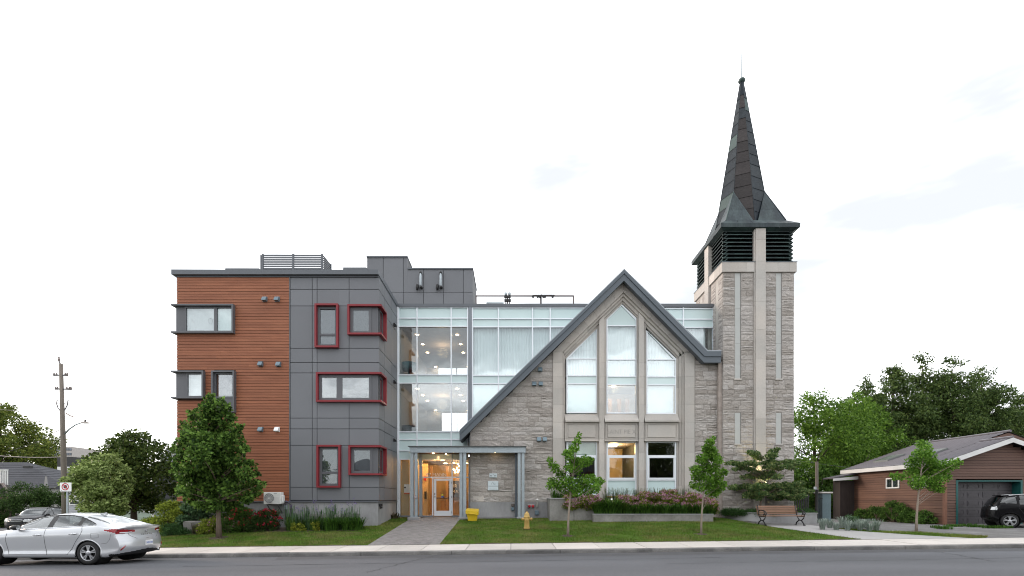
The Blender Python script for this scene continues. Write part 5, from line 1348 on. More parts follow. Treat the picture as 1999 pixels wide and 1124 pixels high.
# lean-to at the far corner
dk = M('dark_siding', (.045, .036, .033), .6, var=.1)
lt = thing('lean_to', 'dark lean-to shed with white eave at the far end of the garage', 'shed', (21.4, 31.7, .5))
ya = 31.6
for k in range(9): MB().box(21.4 + k * .105, 21.4 + k * .105 + .095, ya - .02, ya + .05, .4, PZ(938, ya)).build('siding_board', dk, lt)
MB().box(21.42, 22.3, ya + .03, ya + .7, .4, PZ(938, ya)).build('wall_core', dk, lt)
MB().prism([(20.75, PZ(935, ya) - .0), (22.34, PZ(928.5, ya) + .1), (22.34, PZ(928.5, ya) + .2), (20.75, PZ(935, ya) + .08)], ya - .35, ya + .7).build('roof', rm_, lt)
MB().prism([(20.72, PZ(939, ya) + .0), (22.34, PZ(936, ya)), (22.34, PZ(930, ya)), (20.72, PZ(935, ya) + .02)], ya - .38, ya - .352).build('eave_board', wf, lt)
# ------------------------------------------------------------------ left background: pole, sign, houses, far blocks
YP_ = 30.0; ux0 = PX(124, YP_)
pole = thing('utility_pole', 'tall weathered wooden utility pole with insulators and street lamp', 'utility pole', (ux0, YP_, -.2))
q = lambda a, b, Y=YP_: Vector((PX(a, Y), Y, PZ(b, Y)))
MB().tube([q(128, 1040), q(126.5, 960), q(123.5, 850), q(119.5, 710)], [.17, .16, .135, .10], 12).build('shaft', wood_pole, pole, True)
hwm = M('line_hardware', (.12, .12, .13), .5, var=.1); ins_m = M('insulator', (.22, .18, .17), .3)
MB().tube([q(119, 712), q(116, 706), q(115.5, 700)], [.04, .035, .04], 6).build('top_bracket', hwm, pole)
MB().lathe([(.03, 0), (.07, .04), (.05, .08), (.07, .12), (.04, .2), (.05, .26)], tuple(q(115.5, 705)), 8).build('insulator', ins_m, pole)
for (y, l, r) in ((732, 105, 133), (759, 108, 140)):
    MB().tube([q(l, y + .5), q(119, y), q(r, y + 1)], .045, 6).build('cross_arm', hwm, pole)
    for x_ in ((106, 111, 128, 132) if y == 732 else (109, 113, 131, 136, 139)):
        MB().lathe([(.02, -.09), (.06, -.06), (.04, -.03), (.06, .01), (.035, .05), (.05, .09)], tuple(q(x_, y - 1)), 8).build('insulator', ins_m, pole)
MB().tube([q(112, 780), q(111, 788), q(114, 797), q(120, 803), q(127, 800), q(132, 790), q(133.5, 780)], .035, 5).tube([q(111, 788), q(133, 788)], .02, 5).build('loop_cable', hwm, pole)
MB().tube([q(129, 806), q(137, 811), q(145, 814)], .035, 5).build('spar', M('spar_brown', (.2, .12, .09), .6), pole)
MB().tube([q(126.5, 847), q(135, 838), q(148, 829), q(158, 825.5), q(166, 825)], [.05, .045, .04, .04, .04], 7).build('lamp_arm', galv, pole, True)
MB().bbox(PX(161, YP_), PX(172.5, YP_), YP_ - .12, YP_ + .12, PZ(826.5, YP_), PZ(823.6, YP_), .03).build('lamp_head', M('lamp_head', (.45, .40, .37), .5), pole)
MB().lathe([(.05, 0), (.06, .08), (.03, .14)], tuple(q(167, 823.5)), 8).build('photocell', sign_black, pole)
for i, (a, b, lb) in enumerate((((119, 802), (-60, 792), 'long overhead wire reaching left from the pole loop'), ((146, 814), (330, 878), 'overhead wire descending from the pole towards the cedar wing'),
        ((126, 892), (-60, 883), 'thick low cable crossing left of the pole'), ((118, 838), (20, 880), 'thin guy wire slanting left from the pole'))):
    p0, p1 = q(*a), Vector((PX(b[0], 33), 33, PZ(b[1], 33))); wire('overhead_wire', p0, p1, .15, .035 if i == 2 else .02, lb)
# no-stopping sign
sg = thing('no_stopping_sign', 'white no stopping sign with red ring on a steel post', 'sign', (PX(131, 19.2), 19.2, 0))
ys2 = 19.2; sxp = lambda p: PX(p, ys2); szp = lambda p: PZ(p, ys2)
MB().box(sxp(131.2) - .03, sxp(131.2) + .03, ys2, ys2 + .04, -.1, szp(951)).build('post', galv, sg)
pn = MB().bbox(sxp(118.6), sxp(141), ys2 - .03, ys2 - .015, szp(959.2), szp(942), .004).build('plate', sign_white, sg)
cx, cz = sxp(129.3), szp(950)
def disc(mb, cx, cz, r0, r1, y, n=28):
    vs = []; 
    for k in range(n):
        t = 2*math.pi*k/n; vs += [(cx + r0*math.cos(t), y, cz + r0*math.sin(t)), (cx + r1*math.cos(t), y, cz + r1*math.sin(t))]
    mb.add(vs, [(2*k, 2*k+1, (2*k+3) % (2*n), (2*k+2) % (2*n)) for k in range(n)]); return mb
mb = disc(MB(), cx, cz, .108, .142, ys2 - .034)
mb.build('red_ring', sign_red, pn, fix=False)
a_ = .1; MB().add([(cx - a_ - .012, ys2 - .036, cz + a_ - .012), (cx - a_ + .012, ys2 - .036, cz + a_ + .012), (cx + a_ + .012, ys2 - .036, cz - a_ + .012), (cx + a_ - .012, ys2 - .036, cz - a_ - .012)], [(0, 1, 2, 3)]).build('red_bar', sign_red, pn, fix=False)
MB().prism([(cx + .075*math.cos(math.pi/8 + k*math.pi/4), cz + .075*math.sin(math.pi/8 + k*math.pi/4)) for k in range(8)], ys2 - .033, ys2 - .031).build('black_octagon', sign_black, pn)
MB().add([(sxp(121), ys2 - .034, szp(957)), (sxp(122.6), ys2 - .034, szp(956)), (sxp(122.6), ys2 - .034, szp(958))], [(0, 1, 2)]).build('arrow', sign_black, pn, fix=False)
# hip-roofed house (dark shingles) behind the hedge
shingle = M('dark_shingles', (.055, .057, .066), .85, var=.12, ns=1.0, stretch=(1, 1, 6), var2=.25, ns2=9)
def hip_house(name, label, x0, x1, y0, y1, zw, zr, wallm, roofm, ridge=.3, ends=None):
    h = thing(name, label, 'house', (x0, y0, -.3))
    MB().box(x0 + .4, x1 - .4, y0 + .4, y1 - .4, -.6, zw).build('wall', wallm, h)
    ym = (y0 + y1)/2; r0, r1 = ends or (lerp(x0, x1, ridge), lerp(x1, x0, ridge))
    n = 14
    mb = MB(); mb.add([(x0, y0, zw), (x1, y0, zw), (r1, ym, zr), (r0, ym, zr), (x0, y1, zw), (x1, y1, zw)], [(0, 1, 2, 3), (1, 5, 2), (5, 4, 3, 2), (4, 0, 3), (0, 4, 5, 1)])
    rf = mb.build('roof', roofm, h, fix=False)
    for k in range(1, n):
        t = k / n; a = Vector((x0, y0, zw)).lerp(Vector((r0, ym, zr)), t); b = Vector((x1, y0, zw)).lerp(Vector((r1, ym, zr)), t); c = Vector((x1, y1, zw)).lerp(Vector((r1, ym, zr)), t)
        for u, v in ((a, b), (b, c)): MB().tube([u + Vector((0, 0, .01)), v + Vector((0, 0, .01))], .025, 4).build('shingle_course', roofm, rf)
    return h, rf
Yh = 46.0
h1, rf = hip_house('hip_roof_house', 'house with dark shingled hip roof behind the hedge', -62.0, PX(133, Yh), Yh, Yh + 9, PZ(952, Yh), 5.75, M('house_wall_pale', (.45, .44, .42), .8), shingle, .38, (-58.0, -50.6))
c = P(55, 911, Yh + 2.2); MB().bbox(c.x - .35, c.x + .35, c.y - .2, c.y + .2, c.z - .15, c.z + .12, .03).build('roof_vent', sign_black, rf)
MB().prism([(PX(92, Yh), PZ(951, Yh)), (PX(96, Yh), PZ(951, Yh)), (PX(94.5, Yh), PZ(930, Yh))], Yh - .3, Yh - .1).build('finial_board', M('board_greyish', (.3, .29, .28), .8), h1)
# porch fragment far left
pr = thing('porch_house', 'porch roof with railing at the left edge of the picture', 'house', (PX(0, 44.6), 44.6, -.3)); Y = 44.6
MB().prism([(PX(-40, Y), PZ(950, Y)), (PX(5, Y), PZ(944, Y)), (PX(23, Y), PZ(965, Y)), (PX(23, Y), PZ(967.5, Y)), (PX(-40, Y), PZ(967.5, Y))], Y, Y + .4).build('porch_roof', M('porch_roof', (.06, .05, .055), .8), pr)
MB().prism([(PX(-40, Y), PZ(946, Y)), (PX(8, Y), PZ(942.5, Y)), (PX(24.5, Y), PZ(967, Y)), (PX(22, Y), PZ(968, Y)), (PX(6, Y), PZ(945, Y)), (PX(-40, Y), PZ(948.5, Y))], Y - .15, Y).build('fascia', M('porch_fascia', (.22, .18, .17), .7), pr)
MB().box(PX(-40, Y), PX(14, Y), Y + .1, Y + .5, -.6, PZ(967, Y)).build('wall', M('porch_wall', (.08, .035, .035), .8), pr)
for k in range(6): MB().box(PX(-8 + k * 3.6, Y), PX(-7 + k * 3.6, Y), Y + .2, Y + .25, PZ(946, Y), PZ(918, Y)).build('baluster', white_p, pr)
MB().box(PX(-40, Y), PX(11, Y), Y + .18, Y + .28, PZ(918, Y), PZ(916, Y)).build('handrail', white_p, pr)
# low blocks between
bk = thing('black_white_building', 'flat roofed building with black upper storey above a white band', 'building', (PX(130, 44), 55, -.3)); Y = 55
MB().box(PX(112, Y), PX(141.5, Y), Y, Y + 6, PZ(912, Y), PZ(891.5, Y)).build('upper_storey', sign_black, bk); MB().box(PX(113, Y), PX(140, Y), Y - .05, Y + 6, PZ(940, Y), PZ(911, Y)).build('white_band', white_p, bk)
# white/green clapboard cottages under the trees
clap = M('green_clapboard', (.34, .41, .35), .8, var=.06, obj=.05); wclap = M('grey_clapboard', (.42, .43, .45), .8, var=.05, obj=.05)
def cottage(name, label, p0, p1, Y, pt, wallm, roof_pts, wins, base=1015):
    h = thing(name, label, 'house', (PX(p0, Y), Y, -.3)); z0, z1 = PZ(base, Y) - .3, PZ(pt, Y)
    MB().box(PX(p0, Y), PX(p1, Y), Y + .06, Y + 6, z0, z1).build('wall', wallm, h)
    n = max(3, int((z1 - z0) / .17))
    for k in range(n):
        a, b = lerp(z0, z1, k / n), lerp(z0, z1, (k + 1) / n) - .012
        MB().prism_x([(Y + .06, a), (Y - .012, a), (Y, b), (Y + .06, b)], PX(p0, Y), PX(p1, Y)).build('clapboard', wallm, h)
    if roof_pts: MB().prism([(PX(a, Y), PZ(b, Y)) for a, b in roof_pts], Y - .4, Y + 6).build('roof', shingle, h)
    for a, t, b, bt in wins:
        mb = MB(); ring(mb, PX(a, Y), PX(b, Y), PZ(bt, Y), PZ(t, Y), .09, Y - .06, Y + .02); mb.box(PX(a, Y) + .09, PX(b, Y) - .09, Y - .05, Y + .02, (PZ(t, Y) + PZ(bt, Y))/2 - .03, (PZ(t, Y) + PZ(bt, Y))/2 + .03)
        w_ = mb.build('window', white_p, h); piece('pane', glass_dark, w_, PX(a, Y) + .08, PX(b, Y) - .08, Y - .03, Y - .02, PZ(bt, Y) + .08, PZ(t, Y) - .08); piece('room', dark_int, w_, PX(a, Y) + .08, PX(b, Y) - .08, Y - .016, Y - .013, PZ(bt, Y) + .08, PZ(t, Y) - .08)
    return h
cottage('grey_cottage', 'pale grey cottage wall with wide dark window behind the pole', 133, 180, 41, 938, wclap, [(118, 951), (150, 925), (185, 951), (185, 955), (118, 955)], [(136.5, 968, 168, 986)])
cottage('green_cottage', 'pale green clapboard cottage glimpsed under the dark tree', 214, 325, 37.5, 965, clap, [(205, 972), (245, 940), (330, 940), (340, 968), (340, 973), (205, 973)], [(279.5, 981, 296, 1000)])
MB().box(PX(298, 37.4), PX(302, 37.4), 37.3, 37.44, -.4, PZ(972, 37.4)).build('porch_post', white_p, None); tag(bpy.data.objects['porch_post'], 'white porch post of the green cottage', 'post')
g3 = thing('grey_roof_house', 'grey roofed house between the dark tree and the cedar wing', 'house', (PX(325, 42), 42, -.3)); Y = 42
MB().prism([(PX(296, Y), PZ(952, Y)), (PX(318, Y), PZ(901, Y)), (PX(372, Y), PZ(901, Y)), (PX(372, Y), PZ(952, Y))], Y, Y + 7).build('roof', shingle, g3)
MB().box(PX(300, Y), PX(372, Y), Y + .3, Y + 7, -.5, PZ(950, Y)).build('wall', wclap, g3)
MB().box(PX(296, Y), PX(372, Y), Y - .1, Y + .0, PZ(955, Y), PZ(951, Y)).build('fascia', white_p, g3)
MB().prism([(PX(322, Y), PZ(950, Y)), (PX(338, Y), PZ(918, Y)), (PX(354, Y), PZ(950, Y))], Y - .6, Y).build('dormer', M('dormer_dark', (.05, .052, .06), .8), g3)
# far office blocks
def far_block(name, label, p0, p1, pt, pb, Y, mat, rows, cols, glassm):
    b = thing(name, label, 'building', (PX(p0, Y), Y, 0))
    MB().box(PX(p0, Y), PX(p1, Y), Y, Y + 40, -1, PZ(pt, Y)).build('block', mat, b)
    for r_ in range(rows):
        for c_ in range(cols):
            x0, x1 = lerp(PX(p0, Y), PX(p1, Y), (c_ + .14)/cols), lerp(PX(p0, Y), PX(p1, Y), (c_ + .86)/cols); z0, z1 = lerp(PZ(pb, Y), PZ(pt, Y), (r_ + .22)/rows), lerp(PZ(pb, Y), PZ(pt, Y), (r_ + .72)/rows)
            piece('window', glassm, b, x0, x1, Y - .25, Y - .1, z0, z1)
    return b
fgl = M('far_glass', (.12, .14, .18), .2, var=.1, obj=.3)
far_block('office_block', 'long grey office block far behind the left trees', 70, 141, 872, 900, 260, M('far_concrete', (.42, .39, .38), .8), 3, 16, fgl)
MB().box(PX(70, 262), PX(100, 262), 262, 300, 20, PZ(869, 262)).build('plant_room', M('far_plant', (.36, .34, .34), .8), bpy.data.objects['office_block'])
far_block('tower_block', 'distant white apartment tower beside the cedar wing', 314, 345, 884, 905, 420, M('far_white', (.55, .55, .55), .8), 6, 6, fgl)
MB().box(PX(323, 425), PX(340, 425), 425, 440, 20, PZ(877.5, 425)).build('plant_room', M('far_plant2', (.3, .3, .33), .8), bpy.data.objects['tower_block'])
# houses across the street (behind the camera): they are what the ground floor glass mirrors
brick = M('far_brick', (.25, .11, .085), .85, var=.1, ns=3, var2=.12, ns2=20)
hb, _ = hip_house('brick_house', 'brick house across the street mirrored in the ground floor glass', 3, 15, -24, -13, 5.6, 8.6, brick, shingle, .35)
for xx in (5.0, 8.2, 11.6):
    for zz in (1.6, 4.0):
        mb = MB(); y_ = -13.42; ring(mb, xx, xx + 1.2, zz, zz + 1.4, .08, y_ + .02, y_ + .08); w_ = mb.build('window', white_p, hb); piece('pane', fgl, w_, xx + .07, xx + 1.13, y_ + .03, y_ + .05, zz + .07, zz + 1.33)
hb2, _ = hip_house('brick_house', 'second brick house across the street left of the first', -22, -9, -26, -14, 5.4, 8.2, brick, shingle, .35)
# ------------------------------------------------------------------ vehicles
def crv(pts):
    xs = [p[0] for p in pts]; ys = [p[1] for p in pts]; n = len(pts); m = []
    for i in range(n):
        if i == 0: m.append((ys[1]-ys[0])/(xs[1]-xs[0]))
        elif i == n-1: m.append((ys[-1]-ys[-2])/(xs[-1]-xs[-2]))
        else:
            d0, d1 = (ys[i]-ys[i-1])/(xs[i]-xs[i-1]), (ys[i+1]-ys[i])/(xs[i+1]-xs[i])
            m.append(0 if d0*d1 <= 0 else 2*d0*d1/(d0+d1))
    def fn(x):
        if x <= xs[0]: return ys[0]
        if x >= xs[-1]: return ys[-1]
        i = max(k for k in range(n-1) if xs[k] <= x); h = xs[i+1]-xs[i]; t = (x-xs[i])/h
        return (2*t**3-3*t*t+1)*ys[i] + (t**3-2*t*t+t)*h*m[i] + (-2*t**3+3*t*t)*ys[i+1] + (t**3-t*t)*h*m[i+1]
    return fn
def inpoly(x, z, poly):
    c = False; n = len(poly)
    for i in range(n):
        (a, b), (d, e) = poly[i], poly[(i+1) % n]
        if (b > z) != (e > z) and x < (d - a) * (z - b) / (e - b) + a: c = not c
    return c
def catmull(P_, per):
    out_ = []; n = len(P_)
    for i in range(n - 1):
        p0, p1, p2, p3 = P_[max(0, i-1)], P_[i], P_[i+1], P_[min(n-1, i+2)]
        for k in range(per):
            t = k / per
            out_.append(tuple(.5*((2*b) + (-a+c)*t + (2*a-5*b+4*c-d)*t*t + (-a+3*b-3*c+d)*t**3) for a, b, c, d in zip(p0, p1, p2, p3)))
    out_.append(P_[-1]); return out_
class Car:
    def __init__(s, p, root, ns=120, per=5):
        s.p = p; s.root = root
        top, belt, w, y6, drop, zb, sh = [crv(p[k]) for k in ('top', 'belt', 'w', 'y6', 'drop', 'zb', 'sh')]
        xf, xr = p['ends']; s.rows = []; s.xs = []
        rearx = crv(p['rearx']); frontx = crv(p['frontx']); L_ = p.get('warp', .75)
        def warp(x, y, z):
            W_ = max(.3, w(x)); e = min(1.0, abs(y) / W_) ** 2.6
            if x > xr - L_:
                t = (x - (xr - L_)) / L_; x += t * t * (rearx(z) - xr - p.get('rcurv', .24) * e)
            elif x < xf + L_:
                t = ((xf + L_) - x) / L_; x += t * t * (frontx(z) - xf + p.get('fcurv', .34) * e)
            return (x, y, z)
        s.warp = warp
        for i in range(ns + 1):
            x = xf + (xr - xf) * i / ns; W_ = w(x); b0, bl, tp = zb(x), belt(x), top(x); ss = sh(x); c6 = y6(x); dr = drop(x)
            zz = lambda k: lerp(b0, ss, k)
            ring_ = [(0, b0), (W_*.55, b0), (W_*.86, b0 + .005), (W_*.955, b0 + .035), (W_*.985, zz(.17)), (W_*.968, zz(.32)), (W_*.985, zz(.6)), (W_*1.0, zz(.86)), (W_*.992, ss),
                     (W_*.962, lerp(ss, bl, .7)), (W_*.93, bl), (lerp(W_*.93, c6, .42), lerp(bl, tp - dr, .5)), (c6, tp - dr), (c6*.86, tp - dr*.42), (c6*.5, tp - dr*.10), (0, tp)]
            rr = catmull(ring_, per); s.rows.append(rr); s.xs.append(x)
        s.nr = len(s.rows[0]); s.ns = ns; s.per = per
        s.parts = {}
    def put(s, key, vs):
        mb = s.parts.setdefault(key, MB()); mb.add(vs, [tuple(range(len(vs)))])
    def classify(s, regions, wheels, archr, archz):
        nr = s.nr
        for i in range(s.ns):
            for j in range(nr - 1):
                for sg in (-1, 1):
                    c = [(s.xs[i], *s.rows[i][j]), (s.xs[i+1], *s.rows[i+1][j]), (s.xs[i+1], *s.rows[i+1][j+1]), (s.xs[i], *s.rows[i][j+1])]
                    vs = [s.warp(x, sg * y, z) for x, y, z in c]
                    mx = sum(v[0] for v in vs)/4; my = sum(v[1] for v in vs)/4; mz = sum(v[2] for v in vs)/4; rp = (j + .5)/s.per
                    if abs(my) > .55 and any((mx - wx_)**2 + (mz - archz)**2 < archr**2 for wx_ in wheels): continue
                    key = 'body'
                    for nm, fn in regions:
                        if fn(mx, my, mz, rp, sg, ''): key = nm; break
                    s.put(key, vs if sg > 0 else vs[::-1])
        for end, i in (('front', 0), ('rear', s.ns)):
            r = s.rows[i]; x = s.xs[i]; nc = 34
            for j in range(nr - 1):
                for k in range(nc):
                    vs = []
                    for jj, kk in ((j, k), (j, k+1), (j+1, k+1), (j+1, k)):
                        y, z = r[jj]; vs.append(s.warp(x, lerp(-y, y, kk/nc), z))
                    my = sum(v[1] for v in vs)/4; mz = sum(v[2] for v in vs)/4; mx = sum(v[0] for v in vs)/4; key = 'body'
                    for nm, fn in regions:
                        if fn(mx, my, mz, (j+.5)/s.per, 1 if my > 0 else -1, end): key = nm; break
                    s.put(key, vs if end == 'rear' else vs[::-1])
    def finish(s, mats, weld=True):
        res = {}
        for key, mb in s.parts.items():
            m = mb.mesh(key); bm = bmesh.new(); bm.from_mesh(m); bmesh.ops.remove_doubles(bm, verts=bm.verts, dist=.0008); bm.to_mesh(m); bm.free()
            nm = mats[key][0]; res[key] = link(nm, m, mats[key][1], s.root, True)
            if key == 'body': m.set_sharp_from_angle(angle=R(38))
        return res
    def surf(s, x, z, side=-1, out_=.003):
        i = (x - s.xs[0]) / (s.xs[-1] - s.xs[0]) * s.ns; i0 = max(0, min(s.ns - 1, int(i))); t = i - i0
        ys = []
        for q in (i0, i0 + 1):
            r = [p for p in s.rows[q][s.per*3:s.per*12+1]]
            ys.append(float(np.interp(z, [p[1] for p in r], [p[0] for p in r])))
        return Vector(s.warp(x, side * (lerp(*ys, t) + out_), z))
    def seam(s, pts, name='panel_gap', r=.006, mat=None, side=-1, parent=None, out_=.0):
        dense = []
        for (a, b), (c, d) in zip(pts, pts[1:]):
            n = max(2, int(math.hypot(c-a, d-b)/.04)); dense += [(lerp(a, c, k/n), lerp(b, d, k/n)) for k in range(n)]
        dense.append(pts[-1])
        return MB().tube([s.surf(x, z, side, out_) for x, z in dense], r, 5).build(name, mat or gap_m, parent or s.root, True, local=True)
gap_m = M('panel_gap', (.03, .03, .032), .7); tyre_m = M('tyre_rubber', (.022, .022, .023), .85, var=.1, ns=9); chrome = M('chrome', (.65, .66, .68), .12, metal=1.0, var=0)
rim_m = M('alloy_rim', (.50, .51, .53), .28, metal=.85, var=0); car_black = M('car_black_plastic', (.015, .015, .016), .45); well_m = M('wheel_well', (.010, .010, .010), .9)
car_glass = GL('car_glass', (.60, .66, .64), .10, 1.2, wav=0); car_glass_dk = GL('car_glass_dark', (.22, .24, .24), .06, 1.0, wav=0); seat_m = M('car_seat', (.16, .155, .15), .8); lamp_red = M('tail_lamp_red', (.30, .006, .012), .12, coat=.6, var=0)
lamp_clear = M('lamp_clear', (.62, .64, .66), .1, coat=.6, var=0)
def wheel(root, x, y, r, side, rimr, spokes, wd=.21):
    """side -1: outer face towards -y"""
    w_ = bpy.data.objects.new('wheel', None); C.objects.link(w_); w_.parent = root; w_.location = (x, y, r); s = side
    pr = [(rimr*.98, .0), (rimr*1.02, s*.012), (rimr*1.10, s*.02), (r*.90, s*.016), (r*.975, s*-.015), (r, -s*.05), (r, -s*(wd-.05)), (r*.97, -s*(wd-.015)), (rimr, -s*wd)]
    MB().lathe(pr, (0, 0, 0), 40, 'y', False).build('tyre', tyre_m, w_, True, local=True)
    MB().lathe([(rimr*.99, s*.004), (rimr*.985, s*.012), (rimr*.93, s*.006), (rimr*.90, -s*.04), (rimr*.86, -s*.10)], (0, 0, 0), 40, 'y', False).build('rim', rim_m, w_, True, local=True)
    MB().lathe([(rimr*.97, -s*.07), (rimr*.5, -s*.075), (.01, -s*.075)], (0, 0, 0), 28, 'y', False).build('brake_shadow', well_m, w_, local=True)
    mb = MB()
    for k in range(spokes):
        for d in (-1, 1):
            t = 2*math.pi*k/spokes + math.pi/2; a = t + d*.10; b = t + d*.17; p0 = (.052*math.cos(a), .052*math.sin(a)); p1 = (rimr*.95*math.cos(b), rimr*.95*math.sin(b))
            nx, nz = -math.sin(t), math.cos(t); h0, h1 = .014, .019
            vs = [(p0[0]-nx*h0, s*.004, p0[1]-nz*h0), (p0[0]+nx*h0, s*.004, p0[1]+nz*h0), (p1[0]+nx*h1, s*.0, p1[1]+nz*h1), (p1[0]-nx*h1, s*.0, p1[1]-nz*h1)]
            vs += [(v[0], -s*.045, v[2]) for v in vs]; mb.add(vs, [(0,1,2,3), (0,1,5,4), (1,2,6,5), (2,3,7,6), (3,0,4,7)])
    mb.build('spokes', rim_m, w_, local=True)
    MB().lathe([(.075, -s*.03), (.072, s*.006), (.03, s*.012), (.005, s*.012)], (0, 0, 0), 16, 'y').build('hub', rim_m, w_, True, local=True)
    return w_
def wells(root, xs, r, z, ymax, cc=None):
    for x in xs:
        for sg in (-1, 1):
            MB().lathe([(r*1.0, sg*(ymax - .02)), (r*1.0, sg*.45), (.02, sg*.45)], (x, 0, z), 28, 'y', False).build('wheel_housing', well_m, root, True, local=True, fix=False)
            if cc:
                pts = []
                for k in range(-9, 40):
                    t = math.pi*k/30; xx, zz_ = x + (r+.004)*math.cos(t), z + (r+.004)*math.sin(t)
                    if zz_ > .22: pts.append(cc.surf(xx, zz_, sg, -.004))
                MB().tube(pts, .017, 6).build('arch_lip', bpy.data.materials[cc.paint], root, True, local=True)
# ---- silver sedan
sed = thing('sedan', 'silver four door sedan parked at the kerb, rear towards the building', 'car', (-13.56, 14.79, .0), 0)
sp_ = dict(ends=(-2.36, 2.47),
    top=[(-2.36, .70), (-2.2, .79), (-1.7, .91), (-1.25, .985), (-1.0, 1.03), (-.5, 1.27), (-.1, 1.41), (.4, 1.47), (.85, 1.45), (1.25, 1.37), (1.7, 1.22), (2.0, 1.125), (2.25, 1.085), (2.47, 1.075)],
    belt=[(-2.36, .66), (-2.0, .78), (-1.4, .90), (-.9, .985), (0, 1.035), (1.0, 1.085), (1.55, 1.11), (1.9, 1.075), (2.2, 1.045), (2.47, 1.03)],
    w=[(-2.36, .74), (-2.1, .86), (-1.6, .92), (-1, .93), (0, .925), (1.0, .93), (1.6, .932), (2.1, .905), (2.47, .865)],
    y6=[(-2.36, .62), (-1.6, .72), (-1.0, .72), (-.3, .62), (.3, .60), (1.0, .585), (1.6, .60), (2.0, .68), (2.47, .72)],
    drop=[(-2.36, .03), (-1.2, .04), (-.6, .05), (.3, .065), (1.2, .06), (1.9, .025), (2.47, .02)],
    zb=[(-2.36, .24), (-2.0, .19), (0, .185), (1.8, .19), (2.47, .27)],
    sh=[(-2.36, .62), (-2.0, .70), (-1.4, .80), (-.9, .85), (0, .885), (1.4, .93), (2.0, .95), (2.47, .945)],
    rearx=[(.2, 2.33), (.36, 2.42), (.5, 2.46), (.62, 2.455), (.72, 2.43), (.85, 2.385), (.98, 2.39), (1.06, 2.44), (1.09, 2.44)],
    frontx=[(.2, -2.28), (.5, -2.36), (.7, -2.33)])
car_ = Car(sp_, sed)
W1 = [(-.76, 1.0), (.155, 1.05), (.20, 1.40), (0, 1.385), (-.28, 1.325), (-.58, 1.19)]
W2 = [(.335, 1.06), (.315, 1.41), (.65, 1.405), (.98, 1.345), (1.055, 1.10)]
W3 = [(1.125, 1.295), (1.53, 1.145), (1.17, 1.115)]
PIL = [(-.8, 1.0), (1.58, 1.12), (1.50, 1.17), (1.0, 1.36), (.65, 1.418), (.2, 1.41), (-.28, 1.335), (-.6, 1.2)]
def reg(wn): return lambda x, y, z, rp, sg, e: e == '' and rp > 9.6 and rp < 12.2 and inpoly(x, z, wn)
TS = [(1.80, .995), (2.1, 1.02), (2.6, 1.015), (2.6, .875), (2.15, .905)]
def taillight(x, y, z, rp, sg, e):
    if e == 'rear' or x > 2.2:
        ay = abs(y); return ay > .40 and .875 + .05*max(0, (.75-ay)/.35) < z < 1.005 - .03*max(0, (.75-ay)/.35)
    return rp < 10 and inpoly(x, z, TS)
regs = [('w1', lambda *a: reg(W1)(*a) and a[4] < 0), ('w1b', lambda *a: reg(W1)(*a)), ('w2', lambda *a: reg(W2)(*a) and a[4] < 0), ('w2b', lambda *a: reg(W2)(*a)), ('w3', lambda *a: reg(W3)(*a) and a[4] < 0), ('w3b', lambda *a: reg(W3)(*a)),
        ('pillar', lambda *a: reg(PIL)(*a) and a[4] < 0), ('pillarb', reg(PIL)),
        ('shield', lambda x, y, z, rp, sg, e: e == '' and rp > 11.9 and -.98 < x < -.16 and abs(y) < .70),
        ('rwin', lambda x, y, z, rp, sg, e: e == '' and rp > 12.05 and 1.02 + .10*(abs(y)/.6)**2 < x < 1.86 - .08*(abs(y)/.6)**2),
        ('tail', lambda *a: taillight(*a) and a[4] < 0), ('tailb', taillight),
        ('black', lambda x, y, z, rp, sg, e: (x > 1.98 or e == 'rear') and z < (.40 - .09*min(1, abs(y)/.85)) and z > .0 and (abs(y) < .80 or z < .30) and rp > 1.5),
        ('under', lambda x, y, z, rp, sg, e: rp < 2.2)]
car_.classify(regs, (-1.40, 1.40), .375, .335)
silver = M('silver_paint', (.56, .575, .60), .30, metal=.5, var=0, coat=.7)
lampred2 = M('tail_lamp', (.26, .006, .012), .15, coat=.6, var=0)
res = car_.finish(dict(body=('body', silver), w1=('front_door_window', car_glass), w1b=('front_door_window', car_glass), w2=('rear_door_window', car_glass), w2b=('rear_door_window', car_glass), w3=('quarter_window', car_glass), w3b=('quarter_window', car_glass),
    pillar=('window_pillars', car_black), pillarb=('window_pillars', car_black), shield=('windscreen', car_glass), rwin=('rear_window', car_glass), tail=('tail_light', lampred2), tailb=('tail_light', lampred2), black=('diffuser', car_black), under=('underbody', well_m)))
for sd_, y_ in ((-1, -.90), (1, .90)):
    for x_ in (-1.40, 1.40): wheel(sed, x_, y_ + sd_*.005, .335, sd_, .225, 5)
car_.paint = 'silver_paint'; wells(sed, (-1.40, 1.40), .375, .335, .90, car_)
